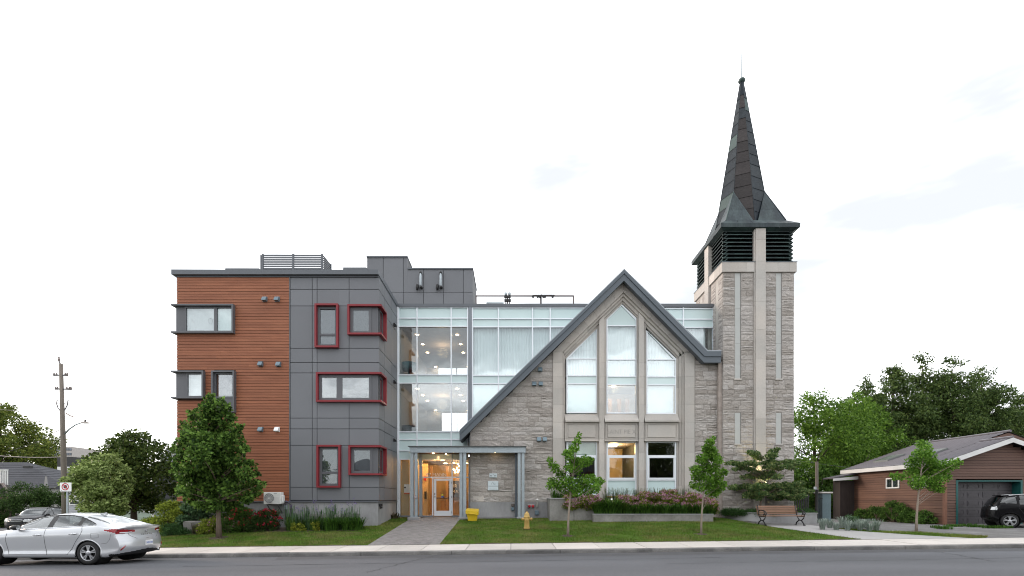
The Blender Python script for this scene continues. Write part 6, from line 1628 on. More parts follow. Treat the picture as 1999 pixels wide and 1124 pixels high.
for sd_ in (-1,):
    car_.seam([(-.92, .90), (-.95, .72), (-.90, .45), (-.86, .30)], side=sd_); car_.seam([(.165, 1.04), (.15, .85), (.17, .55), (.22, .28)], side=sd_)
    car_.seam([(1.20, 1.10), (1.235, .98), (1.20, .87), (1.05, .66), (.93, .45), (.80, .285)], side=sd_); car_.seam([(-.86, .30), (.2, .285), (.80, .285)], side=sd_, r=.004)
    car_.seam([(1.50, .905), (1.50, .775), (1.53, .765), (1.70, .775), (1.715, .79), (1.705, .91), (1.50, .905)], 'fuel_flap_gap', .004, side=sd_)
    car_.seam([(1.78, .60), (1.95, .62), (2.08, .73), (2.16, .88)], side=sd_, r=.004)
    for x0 in (-.15, .88):
        a, b = car_.surf(x0, .845 + .03*(x0 > 0), sd_, .02), car_.surf(x0 + .23, .86 + .03*(x0 > 0), sd_, .025); m_ = a.lerp(b, .5) + Vector((0, -.012, 0))
        MB().tube([a, m_, b], [.012, .017, .014], 7).build('door_handle', chrome, sed, True, local=True)
    # bright line along the window sill
    MB().tube([car_.surf(x, z, sd_, .004) for x, z in ((-.78, .995), (-.3, 1.022), (.2, 1.05), (.7, 1.075), (1.2, 1.105), (1.5, 1.125), (1.58, 1.14))], .012, 6).build('sill_trim', chrome, sed, True, local=True)
    MB().tube([car_.surf(x, z, sd_, .004) for x, z in ((1.58, 1.14), (1.40, 1.21), (1.1, 1.32), (.8, 1.39), (.4, 1.415), (0, 1.39), (-.3, 1.325), (-.6, 1.19), (-.78, 1.08))], .010, 6).build('roof_trim', car_black, sed, True, local=True)
for sd_ in (-1, 1):
    c0 = car_.surf(-.66, 1.02, sd_, 0); mb = MB()
    mb.tube([c0, c0 + Vector((.02, sd_*.06, .03))], [.03, .03], 6); mb.build('mirror_arm', car_black, sed, True, local=True)
    c1 = c0 + Vector((.05, sd_*.15, .05)); prf = [(.01, -.12), (.055, -.10), (.085, -.02), (.085, .08), (.07, .10)]
    mb = MB(); n = 14
    for (r_, h) in prf: mb.v += [(c1.x + h, c1.y + 1.15*r_*math.cos(2*math.pi*k/n), c1.z + .85*r_*math.sin(2*math.pi*k/n)) for k in range(n)]
    mb.f = [(i*n+k, i*n+(k+1) % n, (i+1)*n+(k+1) % n, (i+1)*n+k) for i in range(4) for k in range(n)] + [tuple(range(n))]
    mb.build('door_mirror', car_black, sed, True, local=True)
    MB().lathe([(.065, 0), (.002, .003)], (c1.x + .10, c1.y, c1.z), 12, 'x').build('mirror_glass', chrome, sed, local=True)
# interior
mb = MB().bbox(-.9, 1.5, -.78, .78, .30, .55, .05); mb.build('cabin_floor', seat_m, sed, local=True)
for x_ in (-.05, .85):
    for y_ in (-.38, .38):
        MB().bbox(x_ - .28, x_ + .22, y_ - .26, y_ + .26, .5, .68, .06).bbox(x_ + .14, x_ + .32, y_ - .25, y_ + .25, .62, 1.12, .07).bbox(x_ + .22, x_ + .33, y_ - .13, y_ + .13, 1.13, 1.29, .04).build('seat', seat_m, sed, True, local=True)
MB().bbox(-1.15, -.62, -.72, .72, .72, .97, .06).build('dashboard', car_black, sed, True, local=True)
MB().tube([(-.50 + .06*math.sin(t*.5), -.38 + .18*math.cos(t*.5), .93 + .15*math.sin(t*.5)) for t in range(14)], .015, 6).build('steering_wheel', car_black, sed, True, local=True)
# rear details: lamp lenses, badge, lettering, plate, reflectors, exhaust, aerial fin
def rear_pt(y, z, o_=.006):
    v = car_.warp(2.47, y, z); return Vector((v[0] + o_, v[1], z))
for sd_ in (-1, 1):
    mb = MB(); mb.tube([rear_pt(sd_*y, .905 + .01*(y < .6), -.004) for y in (.50, .6, .7, .78)], .020, 6); mb.build('reverse_lamp', lamp_clear, sed, True, local=True)
    mb = MB(); mb.tube([rear_pt(sd_*.80, .40), rear_pt(sd_*.76, .47), rear_pt(sd_*.70, .535)], [.016, .02, .008], 6); mb.build('reflector', lampred2, sed, True, local=True)
    MB().tube([rear_pt(sd_*.575, .995, .0), rear_pt(sd_*.585, .86, .0), rear_pt(sd_*.53, .80, .0), rear_pt(sd_*.40, .725, .0), rear_pt(0, .715, .0)], .005, 5).build('boot_gap', gap_m, sed, True, local=True)
MB().tube([rear_pt(.60, .31, -.02), rear_pt(.60, .31, .03)], .05, 12).build('exhaust_tip', chrome, sed, True, local=True)
yr = 0.0
plate = MB(); a = rear_pt(0, .57, .012); plate.bbox(a.x - .004, a.x + .008, -.15, .15, .50, .645, .003); pl_ = plate.build('number_plate', sign_white, sed, local=True)
blue = M('plate_blue', (.05, .12, .45), .5)
t_ = text('plate_lettering', 'CKBE·208', .078, (0, 0, 0), blue, None, rot=(math.pi/2, 0, math.pi/2), ext=.001, sx=.85); t_.parent = pl_; t_.location = (a.x + .010, 0, .568)
MB().box(a.x - .03, a.x + .006, -.26, .26, .46, .68).build('plate_recess', M('silver_recess', (.40, .41, .43), .35, metal=.5, var=0), sed, local=True) if False else None
bd = MB(); bb = rear_pt(0, .955, .014); n = 20
bd.tube([(bb.x, .062*math.cos(2*math.pi*k/n), .93 + .034*math.sin(2*math.pi*k/n)) for k in range(n + 1)], .006, 5); bd.tube([(bb.x, -.022, .905), (bb.x, -.008, .955)], .006, 5); bd.tube([(bb.x, .008, .905), (bb.x, .022, .955)], .006, 5); bd.tube([(bb.x, -.018, .925), (bb.x, .018, .937)], .006, 5)
bd.build('emblem', chrome, sed, True, local=True)
t_ = text('model_lettering', 'S O N A T A', .052, (0, 0, 0), chrome, None, rot=(math.pi/2, 0, math.pi/2), ext=.002, sx=1.5); t_.parent = sed; t_.location = (rear_pt(0, .82, .006).x, 0, .825)
MB().prism([(.98, 1.435), (1.20, 1.395), (1.19, 1.46), (1.15, 1.475)], -.012, .012).build('aerial_fin', silver, sed, local=True)
# ---- dark SUV in the side street (nose towards the camera)
def suv(root, paint, hatch=False):
    d = dict(ends=(-2.30, 2.30),
        top=[(-2.30, .84), (-2.1, .98), (-1.6, 1.06), (-1.1, 1.12), (-.9, 1.16), (-.35, 1.55), (.1, 1.68), (.7, 1.70), (1.5, 1.66), (1.95, 1.57), (2.2, 1.30), (2.30, 1.10)],
        belt=[(-2.30, .80), (-1.8, .95), (-1.0, 1.06), (0, 1.10), (1.2, 1.14), (1.9, 1.18), (2.30, 1.05)],
        w=[(-2.30, .76), (-2.0, .88), (-1.4, .92), (0, .91), (1.4, .92), (2.0, .88), (2.30, .82)],
        y6=[(-2.30, .66), (-1.2, .74), (-.35, .66), (.4, .64), (1.5, .62), (2.1, .66), (2.30, .70)],
        drop=[(-2.30, .03), (-1.0, .04), (.2, .07), (1.9, .07), (2.30, .03)],
        zb=[(-2.30, .32), (-2.0, .24), (0, .24), (2.0, .26), (2.30, .36)],
        sh=[(-2.30, .72), (-1.8, .84), (-1, .93), (0, .96), (1.4, .99), (2.30, .98)],
        rearx=[(.3, 2.22), (.55, 2.30), (.9, 2.27), (1.2, 2.22), (1.7, 2.0)], frontx=[(.3, -2.22), (.5, -2.30), (.8, -2.29), (1.0, -2.2)], rcurv=.18, fcurv=.30)
    if hatch:
        d['top'] = [(-2.1, .84), (-1.9, .95), (-1.3, 1.06), (-.9, 1.12), (-.3, 1.45), (.2, 1.56), (.8, 1.58), (1.4, 1.52), (1.75, 1.42), (2.0, 1.18), (2.1, 1.0)]
        d['belt'] = [(-2.1, .80), (-1, 1.0), (0, 1.04), (1.2, 1.10), (1.8, 1.12), (2.1, .98)]; d['ends'] = (-2.1, 2.1)
        d['rearx'] = [(.3, 2.0), (.5, 2.1), (.8, 2.08), (1.05, 2.0), (1.3, 1.92), (1.6, 1.75)]; d['frontx'] = [(.3, -2.0), (.6, -2.1), (.9, -2.05)]
        for k in ('w', 'y6', 'drop', 'zb', 'sh'): d[k] = [(x_*.92, v) for x_, v in d[k]]
        d['sh'] = [(x_, v - .03) for x_, v in d['sh']]
    return d
for (nm, lb, loc, rz, paint, hatch, ws) in (
        ('suv', 'dark grey sport utility vehicle parked in the side street behind the sedan', (-35.6, 36.4, gz(-35.6, 36.4) + .01), R(103), M('graphite_paint', (.016, .017, .022), .3, metal=.0, var=0, coat=.05, spec=.25), False, (-1.32, 1.30)),
        ('hatchback', 'black hatchback at the garage door cut by the right edge', (24.8, 22.6, .55), R(152), M('black_paint', (.006, .006, .007), .25, metal=0, var=0, coat=.0, spec=.12), True, (-1.10, 1.42))):
    root = thing(nm, lb, 'car', loc, rz); d = suv(root, paint, hatch); cc = Car(d, root, 90, 4)
    k = .92 if hatch else 1.0; dz = -.06 if hatch else 0
    A1 = [(-.72*k, 1.10+dz), (.22*k, 1.13+dz), (.22*k, 1.60+dz*1.6), (-.2*k, 1.55+dz*1.6), (-.6*k, 1.26+dz)]; A2 = [(.33*k, 1.14+dz), (.33*k, 1.61+dz*1.6), (1.1*k, 1.59+dz*1.6), (1.18*k, 1.17+dz)]; A3 = [(1.28*k, 1.18+dz), (1.24*k, 1.57+dz*1.7), (1.72*k, 1.50+dz*1.6), (1.86*k, 1.24+dz)]
    xr_ = d['ends'][1]
    one = lambda f_: (lambda *a: f_(*a) and a[4] < 0)
    rg_ = [('a1', one(reg(A1))), ('a2', one(reg(A2))), ('a3', one(reg(A3))), ('b1', reg(A1)), ('b2', reg(A2)), ('b3', reg(A3)),
           ('shield', lambda x, y, z, rp, sg, e: e == '' and rp > 11.9 and -.93*k < x < -.28*k and abs(y) < .68),
           ('rwin', lambda x, y, z, rp, sg, e: rp > 11.9 and xr_ - .42 < x < xr_ - .06 and abs(y) < .60 and z < 1.52),
           ('tailb', lambda x, y, z, rp, sg, e: sg > 0 and (x > xr_ - .26) and abs(y) > .60 and .82 < z < 1.04 and rp < 10.5),
           ('headb', lambda x, y, z, rp, sg, e: sg > 0 and (e == 'front' or x < -xr_ + .35) and abs(y) > .44 and .70 < z < .88),
           ('tail', lambda x, y, z, rp, sg, e: (x > xr_ - .26) and abs(y) > .60 and .82 < z < 1.04 and rp < 10.5),
           ('head', lambda x, y, z, rp, sg, e: (e == 'front' or x < -xr_ + .35) and abs(y) > .44 and .70 < z < .88 - .0*abs(y)),
           ('grille', lambda x, y, z, rp, sg, e: (e == 'front' or x < -xr_ + .12) and abs(y) < .42 and .66 < z < .84),
           ('lower', lambda x, y, z, rp, sg, e: (e == 'front' and (z < .56 and abs(y) < .7)) or z < .40 and not hatch),
           ('under', lambda x, y, z, rp, sg, e: rp < 2.2)]
    cc.classify(rg_, ws, .38, .33)
    cc.finish(dict(body=('body', paint), a1=('front_door_window', car_glass_dk), a2=('rear_door_window', car_glass_dk), a3=('quarter_window', car_glass_dk), b1=('front_door_window', car_glass_dk), b2=('rear_door_window', car_glass_dk), b3=('quarter_window', car_glass_dk), shield=('windscreen', car_glass), rwin=('rear_window', car_glass_dk),
        tail=('tail_light', lamp_clear if hatch else lampred2), tailb=('tail_light', lamp_clear if hatch else lampred2), headb=('headlight', lamp_clear), head=('headlight', lamp_clear), grille=('grille', car_black), lower=('lower_trim', car_black), under=('underbody', well_m)))
    for sd_ in (-1, 1):
        for x_ in ws: wheel(root, x_, sd_*.885, .34 if not hatch else .32, sd_, .225, 5)
    cc.paint = paint.name; wells(root, ws, .38, .33, .88, cc)
    MB().bbox(-.8, 1.6, -.7, .7, .4, .7, .05).bbox(.0, .2, -.6, .6, .7, 1.25, .05).bbox(.9, 1.1, -.6, .6, .7, 1.25, .05).build('seats', seat_m, root, True, local=True)
    sd_ = -1 if not hatch else 1
    for sd_ in (-1, 1):
        cc.seam([(-.75*k, 1.05+dz), (-.80*k, .8), (-.74*k, .42)], side=sd_); cc.seam([(.27*k, 1.12+dz), (.26*k, .8), (.28*k, .42)], side=sd_); cc.seam([(1.2*k, 1.14+dz), (1.22*k, .95), (1.0*k, .60), (.93*k, .45)], side=sd_)
        for x0 in (-.05, .95):
            a, b = cc.surf(x0*k, .93 + dz, sd_, .02), cc.surf((x0 + .2)*k, .94 + dz, sd_, .02); MB().tube([a, b], .014, 6).build('door_handle', paint, root, True, local=True)
        c0 = cc.surf(-.6*k, 1.12 + dz, sd_, .0); MB().bbox(c0.x - .06, c0.x + .08, min(c0.y, c0.y + sd_*.22), max(c0.y, c0.y + sd_*.22), c0.z - .02, c0.z + .13, .03).build('door_mirror', car_black, root, True, local=True)
        tz_ = crv(d['top']); MB().tube([(x_, sd_*.60, tz_(x_) - .015) for x_ in frange(-.1*k, 1.5*k, 8)], .02, 6).build('roof_rail', car_black if not hatch else chrome, root, True, local=True)
    if not hatch:
        v = cc.warp(-2.30, 0, .75); MB().tube([(v[0] - .02, -.42, .66), (v[0] - .02, -.44, .84), (v[0] - .02, .44, .84), (v[0] - .02, .42, .66)], .016, 6).tube([(v[0] - .025, -.4, .75), (v[0] - .025, .4, .75)], .014, 6).build('grille_trim', chrome, root, True, local=True)
    else:
        MB().bbox(1.35, 1.62, -.52, .52, 1.49, 1.53, .012).build('spoiler', paint, root, True, local=True)
# glimpse of two parked cars behind the gate pillar
for nm, lb, x_, y_, col, sc_ in (('parked_car', 'red car roof glimpsed behind the teal pillar', 24.9, 38.0, (.25, .02, .02), 1.0),):
    t_ = thing(nm, lb, 'car', (x_, y_, .52), R(90)); d = suv(t_, None, True); cc = Car(d, t_, 40, 2)
    cc.classify([('glass', lambda x, y, z, rp, sg, e: rp > 9.6 and z > 1.06 and z < 1.46), ('under', lambda x, y, z, rp, sg, e: rp < 2.2 or z < .5)], (-1.2, 1.2), .36, .32)
    cc.finish(dict(body=('body', M('red_paint', col, .3, coat=.5, var=0)), glass=('windows', car_glass_dk), under=('underbody', car_black)))
    for sd_ in (-1, 1):
        for xx in (-1.2, 1.2): wheel(t_, xx, sd_*.85, .32, sd_, .21, 5)
# ------------------------------------------------------------------ vegetation
def LEAF(name, c, c2, isl=.30, trans=.30, rough=.5): return M(name, c, rough, var=.12, ns=.9, col2=c2, src='isl', isl=isl, trans=trans, spec=.10)
lf_linden = LEAF('leaf_linden', (.030, .080, .016), (.13, .22, .045), isl=.5); lf_light = LEAF('leaf_variegated', (.13, .20, .050), (.34, .42, .16)); lf_maple = LEAF('leaf_dark_maple', (.040, .080, .018), (.095, .125, .032))
lf_back = LEAF('leaf_backlit', (.065, .115, .020), (.17, .19, .04)); lf_spring = LEAF('leaf_bright_maple', (.065, .150, .018), (.15, .25, .04)); lf_cedar = LEAF('leaf_cedar', (.040, .078, .020), (.095, .135, .038), trans=.2)
lf_ginkgo = LEAF('leaf_ginkgo', (.075, .19, .020), (.17, .31, .045)); lf_dog = LEAF('leaf_dogwood', (.060, .16, .050), (.20, .23, .09), isl=.35); lf_hedge = LEAF('leaf_hedge', (.026, .060, .016), (.058, .10, .026))
lf_shrub = LEAF('leaf_shrub', (.050, .12, .024), (.11, .19, .04)); lf_yellow = LEAF('leaf_yellowgreen', (.14, .20, .026), (.30, .35, .055)); lf_blue = LEAF('leaf_bluegreen', (.07, .14, .07), (.13, .21, .10)); lf_juniper = LEAF('leaf_juniper', (.030, .075, .024), (.06, .125, .036), trans=.15)
lf_lily = LEAF('leaf_daylily', (.035, .095, .016), (.085, .175, .03)); lf_fescue = LEAF('leaf_fescue', (.19, .25, .22), (.33, .38, .32), trans=.15); lf_orn = LEAF('leaf_ornamental', (.10, .15, .075), (.17, .20, .11)); lf_brown = LEAF('leaf_bronze', (.07, .075, .04), (.10, .08, .05))
fl_pink = LEAF('flower_pink', (.50, .19, .33), (.60, .36, .44)); fl_red = LEAF('flower_red', (.48, .012, .045), (.60, .04, .09)); fl_purple = LEAF('flower_purple', (.15, .10, .30), (.24, .18, .38)); fl_yel = LEAF('flower_yellow', (.55, .55, .06), (.65, .62, .15))
bark = M('bark', (.14, .105, .082), .9, var=.2, ns=3, stretch=(5, 5, 1), var2=.2, ns2=12, bump=.6, bs=25); bark_pale = M('bark_pale', (.27, .22, .18), .9, var=.15, ns=4, stretch=(5, 5, 1), var2=.15, ns2=14, bump=.4, bs=25); bark_dark = M('bark_dark', (.07, .05, .04), .9, var=.2, ns=3)
def leaves(cent, rad, n, size, rg, asp=.55, flat=1.0, droop=.2, fold=.18, axis=None):
    """kite-shaped leaves scattered in balls around cluster centres; returns V, F"""
    cent = np.asarray(cent, float); rad = np.asarray(rad, float); m = len(cent)
    wts = rad ** 2; idx = rg.choice(m, n, p=wts / wts.sum())
    d = rg.normal(size=(n, 3)); d /= np.linalg.norm(d, axis=1)[:, None]
    rr = rg.uniform(0, 1, n) ** .45
    p = cent[idx] + d * (rad[idx] * rr)[:, None] * np.array([1, 1, flat])
    a = d * .8 + rg.normal(size=(n, 3)) * .75; a[:, 2] -= droop
    if axis is not None: a = a * .5 + np.asarray(axis) * 1.0
    a /= np.linalg.norm(a, axis=1)[:, None]
    u = rg.normal(size=(n, 3)); s = np.cross(a, u); s /= np.linalg.norm(s, axis=1)[:, None]; nn = np.cross(a, s)
    L_ = (size * rg.uniform(.65, 1.3, n))[:, None]; W_ = L_ * asp * .5
    V = np.stack([p, p + a*L_*.45 + s*W_ + nn*L_*fold*.5, p + a*L_, p + a*L_*.45 - s*W_ + nn*L_*fold*.5], 1).reshape(-1, 3)
    return V, np.arange(4*n).reshape(-1, 4)
def limb_pts(a, b, rg, bow=.12, n=5):
    a, b = np.array(a, float), np.array(b, float); L_ = np.linalg.norm(b - a); o = rg.normal(size=3) * L_ * bow * .5; o[2] = abs(o[2]) * .3 - L_ * bow * .3
    return [tuple(a + (b-a)*t + o*math.sin(math.pi*t)) for t in np.linspace(0, 1, n)]
def tree(name, label, base, top, env, nclu, n, size, leafm, barkm, r0, seed, crown0, asp=.55, rc=.22, flat=.8, droop=.2, group=None, lean=(0, 0), branches=26, cat='tree', fill=.5, axis=None):
    """env: [(t, radius)] for t in 0..1 from the crown's bottom (crown0) to the top"""
    rg = np.random.default_rng(seed); base = Vector(base); t = thing(name, label, cat, base, 0, group); H = top - base.z
    def tr(z): 
        k = (z - base.z) / H; return np.array([base.x + lean[0]*k + .06*H*.3*math.sin(k*5+seed)*k*.4, base.y + lean[1]*k, z])
    mb = MB(); zs_ = np.linspace(base.z - .15, base.z + H*.93, 9)
    mb.tube([tr(z) for z in zs_], [max(.012, r0 * (1.0 - .93*((z - base.z)/H))*(1.25 if i == 0 else 1)) for i, z in enumerate(zs_)], 9)
    C_ = []; Rr = []; ph1, ph2 = rg.uniform(0, 6.28, 2)
    while len(C_) < nclu:
        tt = rg.uniform(0, 1) ; re = interp(tt, env); 
        if rg.uniform() > re / max(e[1] for e in env) + .15: continue
        th_ = rg.uniform(0, 6.283); lump = 1 + .22*math.sin(2*th_ + ph1 + 5*tt) + .18*math.sin(3*th_ + ph2 - 11*tt)
        r = re * lump * (fill + (1 - fill) * math.sqrt(rg.uniform())) if rg.uniform() < .8 else re*rg.uniform(.1, .8)
        z = crown0 + (top - crown0) * tt; c = tr(min(z, base.z + H)); c = c + np.array([math.cos(th_)*r, math.sin(th_)*r, rg.normal()*.04*H*.3])
        C_.append(c); Rr.append(max(env, key=lambda e: e[1])[1] * rc * rg.uniform(.65, 1.25) * (1 if tt < .85 else .7))
    order = rg.permutation(nclu)[:branches]
    for i in order:
        c = C_[i]; dist = math.hypot(c[0]-tr(c[2])[0], c[1]-tr(c[2])[1]); za = max(min(crown0, c[2]) - .05*H*.3, c[2] - dist*.75 - .02*H); za = max(za, base.z + .12*H)
        k = (za - base.z)/H; ra = max(.012, r0*(1-.93*k)*.5)
        mb.tube(limb_pts(tr(za), c, rg), np.linspace(ra, .008, 5), 5)
    mb.build('trunk', barkm, t, True, fix=False)
    V, Fa = leaves(C_, Rr, n, size, rg, asp, flat, droop, axis=axis); np_mesh('crown', V, Fa, leafm, t)
    return t
def shrub(name, label, base, clu, n, size, leafm, seed, asp=.5, flat=.85, flowers=None, nf=0, fs=.05, cat='shrub', group=None, stems=True, droop=.1):
    """clu: (dx, dy, dz, r) offsets of leaf balls from base"""
    rg = np.random.default_rng(seed); b = Vector(base); t = thing(name, label, cat, b, 0, group)
    cs = [(b.x+q[0], b.y+q[1], b.z+q[2]) for q in clu]; rs = [q[3] for q in clu]
    if stems:
        mb = MB()
        for c in cs: mb.tube(limb_pts((b.x + rg.normal()*.05, b.y, b.z - .05), c, rg), [.022, .018, .014, .010, .006], 5)
        mb.build('stems', bark, t, True, fix=False)
    V, Fa = leaves(cs, rs, int(n*1.7), size*1.15, rg, asp, flat, droop); np_mesh('foliage', V, Fa, leafm, t)
    if flowers:
        # blossoms sit on the outer, upper and camera-facing side
        idx = rg.choice(len(cs), nf); d = rg.normal(size=(nf, 3)); d[:, 2] = np.abs(d[:, 2])*.9; d[:, 1] = -np.abs(d[:, 1]); d /= np.linalg.norm(d, axis=1)[:, None]
        p = np.asarray(cs)[idx] + d*(np.asarray(rs)[idx]*rg.uniform(.85, 1.1, nf))[:, None]*np.array([1, 1, flat])
        V, Fa = leaves(p, np.full(nf, fs*.6), nf*7, fs*.55, rg, .9, .6); np_mesh('blossoms', V, Fa, flowers, t)
    return t
def blob(w_, d_, h, n, r, seed):
    rg = np.random.default_rng(seed); out_ = []
    for i in range(n):
        a = rg.uniform(0, 6.28); k = math.sqrt(rg.uniform()); z = rg.uniform(.12, 1)*h
        s = math.sqrt(max(.08, 1 - (z/h - .35)**2*1.6)); out_.append((w_*k*s*math.cos(a), d_*k*s*math.sin(a), max(r*.5, z - r*.6), r*rg.uniform(.7, 1.2)))
    return out_
def tuft(name, label, base, n, h, spread, wd, leafm, seed, group=None, arch=.6, cat='plant', kind=None, blossoms=None, nb=0):
    """arching strap leaves / grass: each blade is a bent strip"""
    rg = np.random.default_rng(seed); b = np.array(base, float); t = thing(name, label, cat, tuple(b), 0, group)
    a = rg.uniform(0, 6.283, n); hh = h*rg.uniform(.40, 1.15, n); out_ = arch*hh*rg.uniform(.25, 1.2, n); o = b + np.stack([np.cos(a)*spread[0]*rg.uniform(0, 1, n)**.6, np.sin(a)*spread[1]*rg.uniform(0, 1, n)**.6, np.zeros(n)], 1)
    dirv = np.stack([np.cos(a + rg.normal(size=n)*.5), np.sin(a + rg.normal(size=n)*.5), np.zeros(n)], 1); sv_ = np.stack([-dirv[:, 1], dirv[:, 0], np.zeros(n)], 1)*wd/2
    rows = []
    for k, (u, v, w2) in enumerate(((0, 0, .7), (.15, .45, 1), (.5, .88, .8), (1, .85, .05))):
        c = o + dirv*(out_*u)[:, None] + np.stack([np.zeros(n), np.zeros(n), hh*v], 1); rows += [c - sv_*w2, c + sv_*w2]
    V = np.stack(rows, 1).reshape(-1, 3); i = np.arange(n)[:, None]*8
    Fa = np.concatenate([i + np.array([[2*k, 2*k+1, 2*k+3, 2*k+2]]) for k in range(3)], 0); np_mesh('blades', V, Fa, leafm, t)
    if blossoms:
        tip = o[:nb] + np.stack([rg.normal(size=nb)*.06, rg.normal(size=nb)*.06, h*rg.uniform(.8, 1.15, nb)], 1); V, Fa = leaves(tip, np.full(nb, .05), nb*8, .04, rg, .7, 2.0); np_mesh('blossoms', V, Fa, blossoms, t)
    return t
ORD = ['first', 'second', 'third', 'fourth', 'fifth', 'sixth', 'seventh', 'eighth', 'ninth', 'tenth', 'eleventh', 'twelfth', 'thirteenth', 'last']
# ---- street trees
tb = ground_hit(428, 1050)
pass
b2 = Vector((PX(202, 24), 24.0, gz(PX(202, 24), 24)))
tree('variegated_tree', 'pale yellow green rounded tree behind the silver sedan', b2, PZ(884, 24), [(0, .7), (.2, 1.15), (.45, 1.3), (.7, 1.05), (.88, .6), (1, .12)], 150, 15000, .14, lf_light, bark, .08, 8, PZ(1003, 24), asp=.6, rc=.22, droop=.4, fill=.35)
b3 = Vector((PX(262, 29), 29.0, gz(PX(262, 29), 29)))
tree('maple_tree', 'dark maple with a thick trunk behind the pale tree', b3, PZ(838, 29), [(0, 1.2), (.15, 2.2), (.35, 2.55), (.6, 2.2), (.8, 1.35), (.93, .7), (1, .2)], 200, 17000, .17, lf_maple, bark_dark, .20, 9, PZ(992, 29), asp=.8, rc=.2, fill=.3)
for k in range(3):     # sunlit sprigs of the maple crown belong to the next tree behind
    pass
b4 = Vector((PX(0, 60), 60.0, -.5))
tree('backlit_tree', 'large tree at the left edge behind the hip roof', b4, PZ(790, 60), [(0, 3.4), (.25, 5.3), (.5, 5.5), (.75, 4.0), (.92, 2.1), (1, .5)], 260, 30000, .32, lf_back, bark_dark, .3, 10, 3.4, rc=.19, fill=.3)
b4b = Vector((PX(95, 62), 62.0, -.5))
tree('backlit_tree', 'small bright tree above the ridge of the hip roof', b4b, PZ(872, 62), [(0, 2.1), (.4, 2.9), (.75, 2.0), (1, .35)], 70, 5000, .26, lf_back, bark_dark, .2, 11, 2.0, rc=.24)
# hedges on the left
def hedge(name, label, x0, x1, y0, y1, z0, z1, n, size, seed, leafm=None):
    rg = np.random.default_rng(seed); t = thing(name, label, 'hedge', ((x0+x1)/2, y0, z0)); cs = []; m = int((x1-x0)*(z1-z0)*3.2) + 12
    for i in range(m):
        u = rg.uniform(); zt_ = z1 - .12*(z1-z0)*abs(math.sin(u*9+seed)); cs.append((lerp(x0, x1, u), rg.uniform(y0, y1), rg.uniform(z0 + .2, zt_)))
    V, Fa = leaves(cs, np.full(m, .46)*rg.uniform(.7, 1.2, m), int(n*1.6), size, rg, .5); np_mesh('foliage', V, Fa, leafm or lf_hedge, t)
    mb = MB()
    for i in range(int((x1-x0)*1.2) + 2): mb.tube(limb_pts((lerp(x0, x1, rg.uniform(.2, .8)), (y0+y1)/2, z0 - .3), (lerp(x0, x1, rg.uniform(.2, .8)), (y0+y1)/2, z1 - .4), rg), [.05, .045, .04, .03, .02], 5)
    mb.build('inner_wood', bark_dark, t, True, fix=False); return t
Yq = 37.5; hedge('cedar_hedge', 'tall dark hedge under the hip roof house', PX(20, 43), PX(128, 43), 42.5, 44, -.5, PZ(946, 43), 9000, .16, 21)
hedge('cedar_hedge', 'nearer clipped hedge behind the dark sport utility vehicle', PX(-30, 41), PX(66, 41), 40.2, 41.8, -.6, PZ(967, 41), 9000, .14, 22)
# ---- trees on the right
b5 = Vector((PX(1590, 38), 38.0, .5))
tree('bright_maple_tree', 'bright green maple directly right of the tower', b5, PZ(768, 38), [(0, 2.6), (.2, 3.7), (.5, 3.8), (.75, 2.9), (.92, 1.6), (1, .3)], 280, 32000, .20, lf_spring, bark_dark, .22, 31, 1.2, rc=.19, fill=.3)
b5b = Vector((PX(1676, 41), 41.0, .5))
tree('bright_maple_tree', 'green leafy tree between the maple and the cedars', b5b, PZ(770, 41), [(0, 2.2), (.3, 3.0), (.6, 2.7), (.85, 1.6), (1, .3)], 220, 22000, .21, lf_spring, bark_dark, .22, 32, 1.5, rc=.2, fill=.3)
CED = [(1690, 742, 44, 2.5, 'leftmost tall cedar with bare stem behind the garage'), (1742, 712, 46, 3.0, 'second tall cedar from the left behind the garage'), (1800, 695, 47, 3.3, 'middle and tallest cedar behind the garage'),
       (1860, 694, 46, 3.4, 'broad cedar right of the tallest one behind the garage'), (1918, 716, 47, 3.2, 'rightmost cedar of the tall clump behind the garage'), (1650, 830, 42, 2.4, 'low dark cedar behind the service pole'), (1993, 772, 50, 2.6, 'dark cedar at the right edge of the picture'), (1955, 800, 52, 2.6, 'low dark cedar between the clump and the right edge')]
for k, (p, t_, Y, r, lb) in enumerate(CED):
    b = Vector((PX(p, Y), Y, .4)); tree('cedar_tree', lb, b, PZ(t_, Y), [(0, r*.75), (.2, r), (.45, r*.95), (.7, r*.72), (.88, r*.4), (.97, r*.15), (1, .08)], 300, 27000, .26, lf_cedar, bark_dark, .25, 40 + k, 1.5, asp=.45, rc=.23, flat=.6, droop=.9, group='cedars behind the garage', fill=.25, branches=34)
# low scrub closing the gap below the right-hand trees
hedge('scrub_hedge', 'dark scrub under the trees beyond the picket fence', 16.0, 24.5, 34, 36.5, .3, 4.6, 14000, .18, 55, lf_shrub); 
hedge('scrub_hedge', 'leafy scrub beside the lean-to', PX(1624, 33), PX(1640, 33), 33, 34, .4, PZ(958, 33), 1600, .13, 56, lf_shrub)
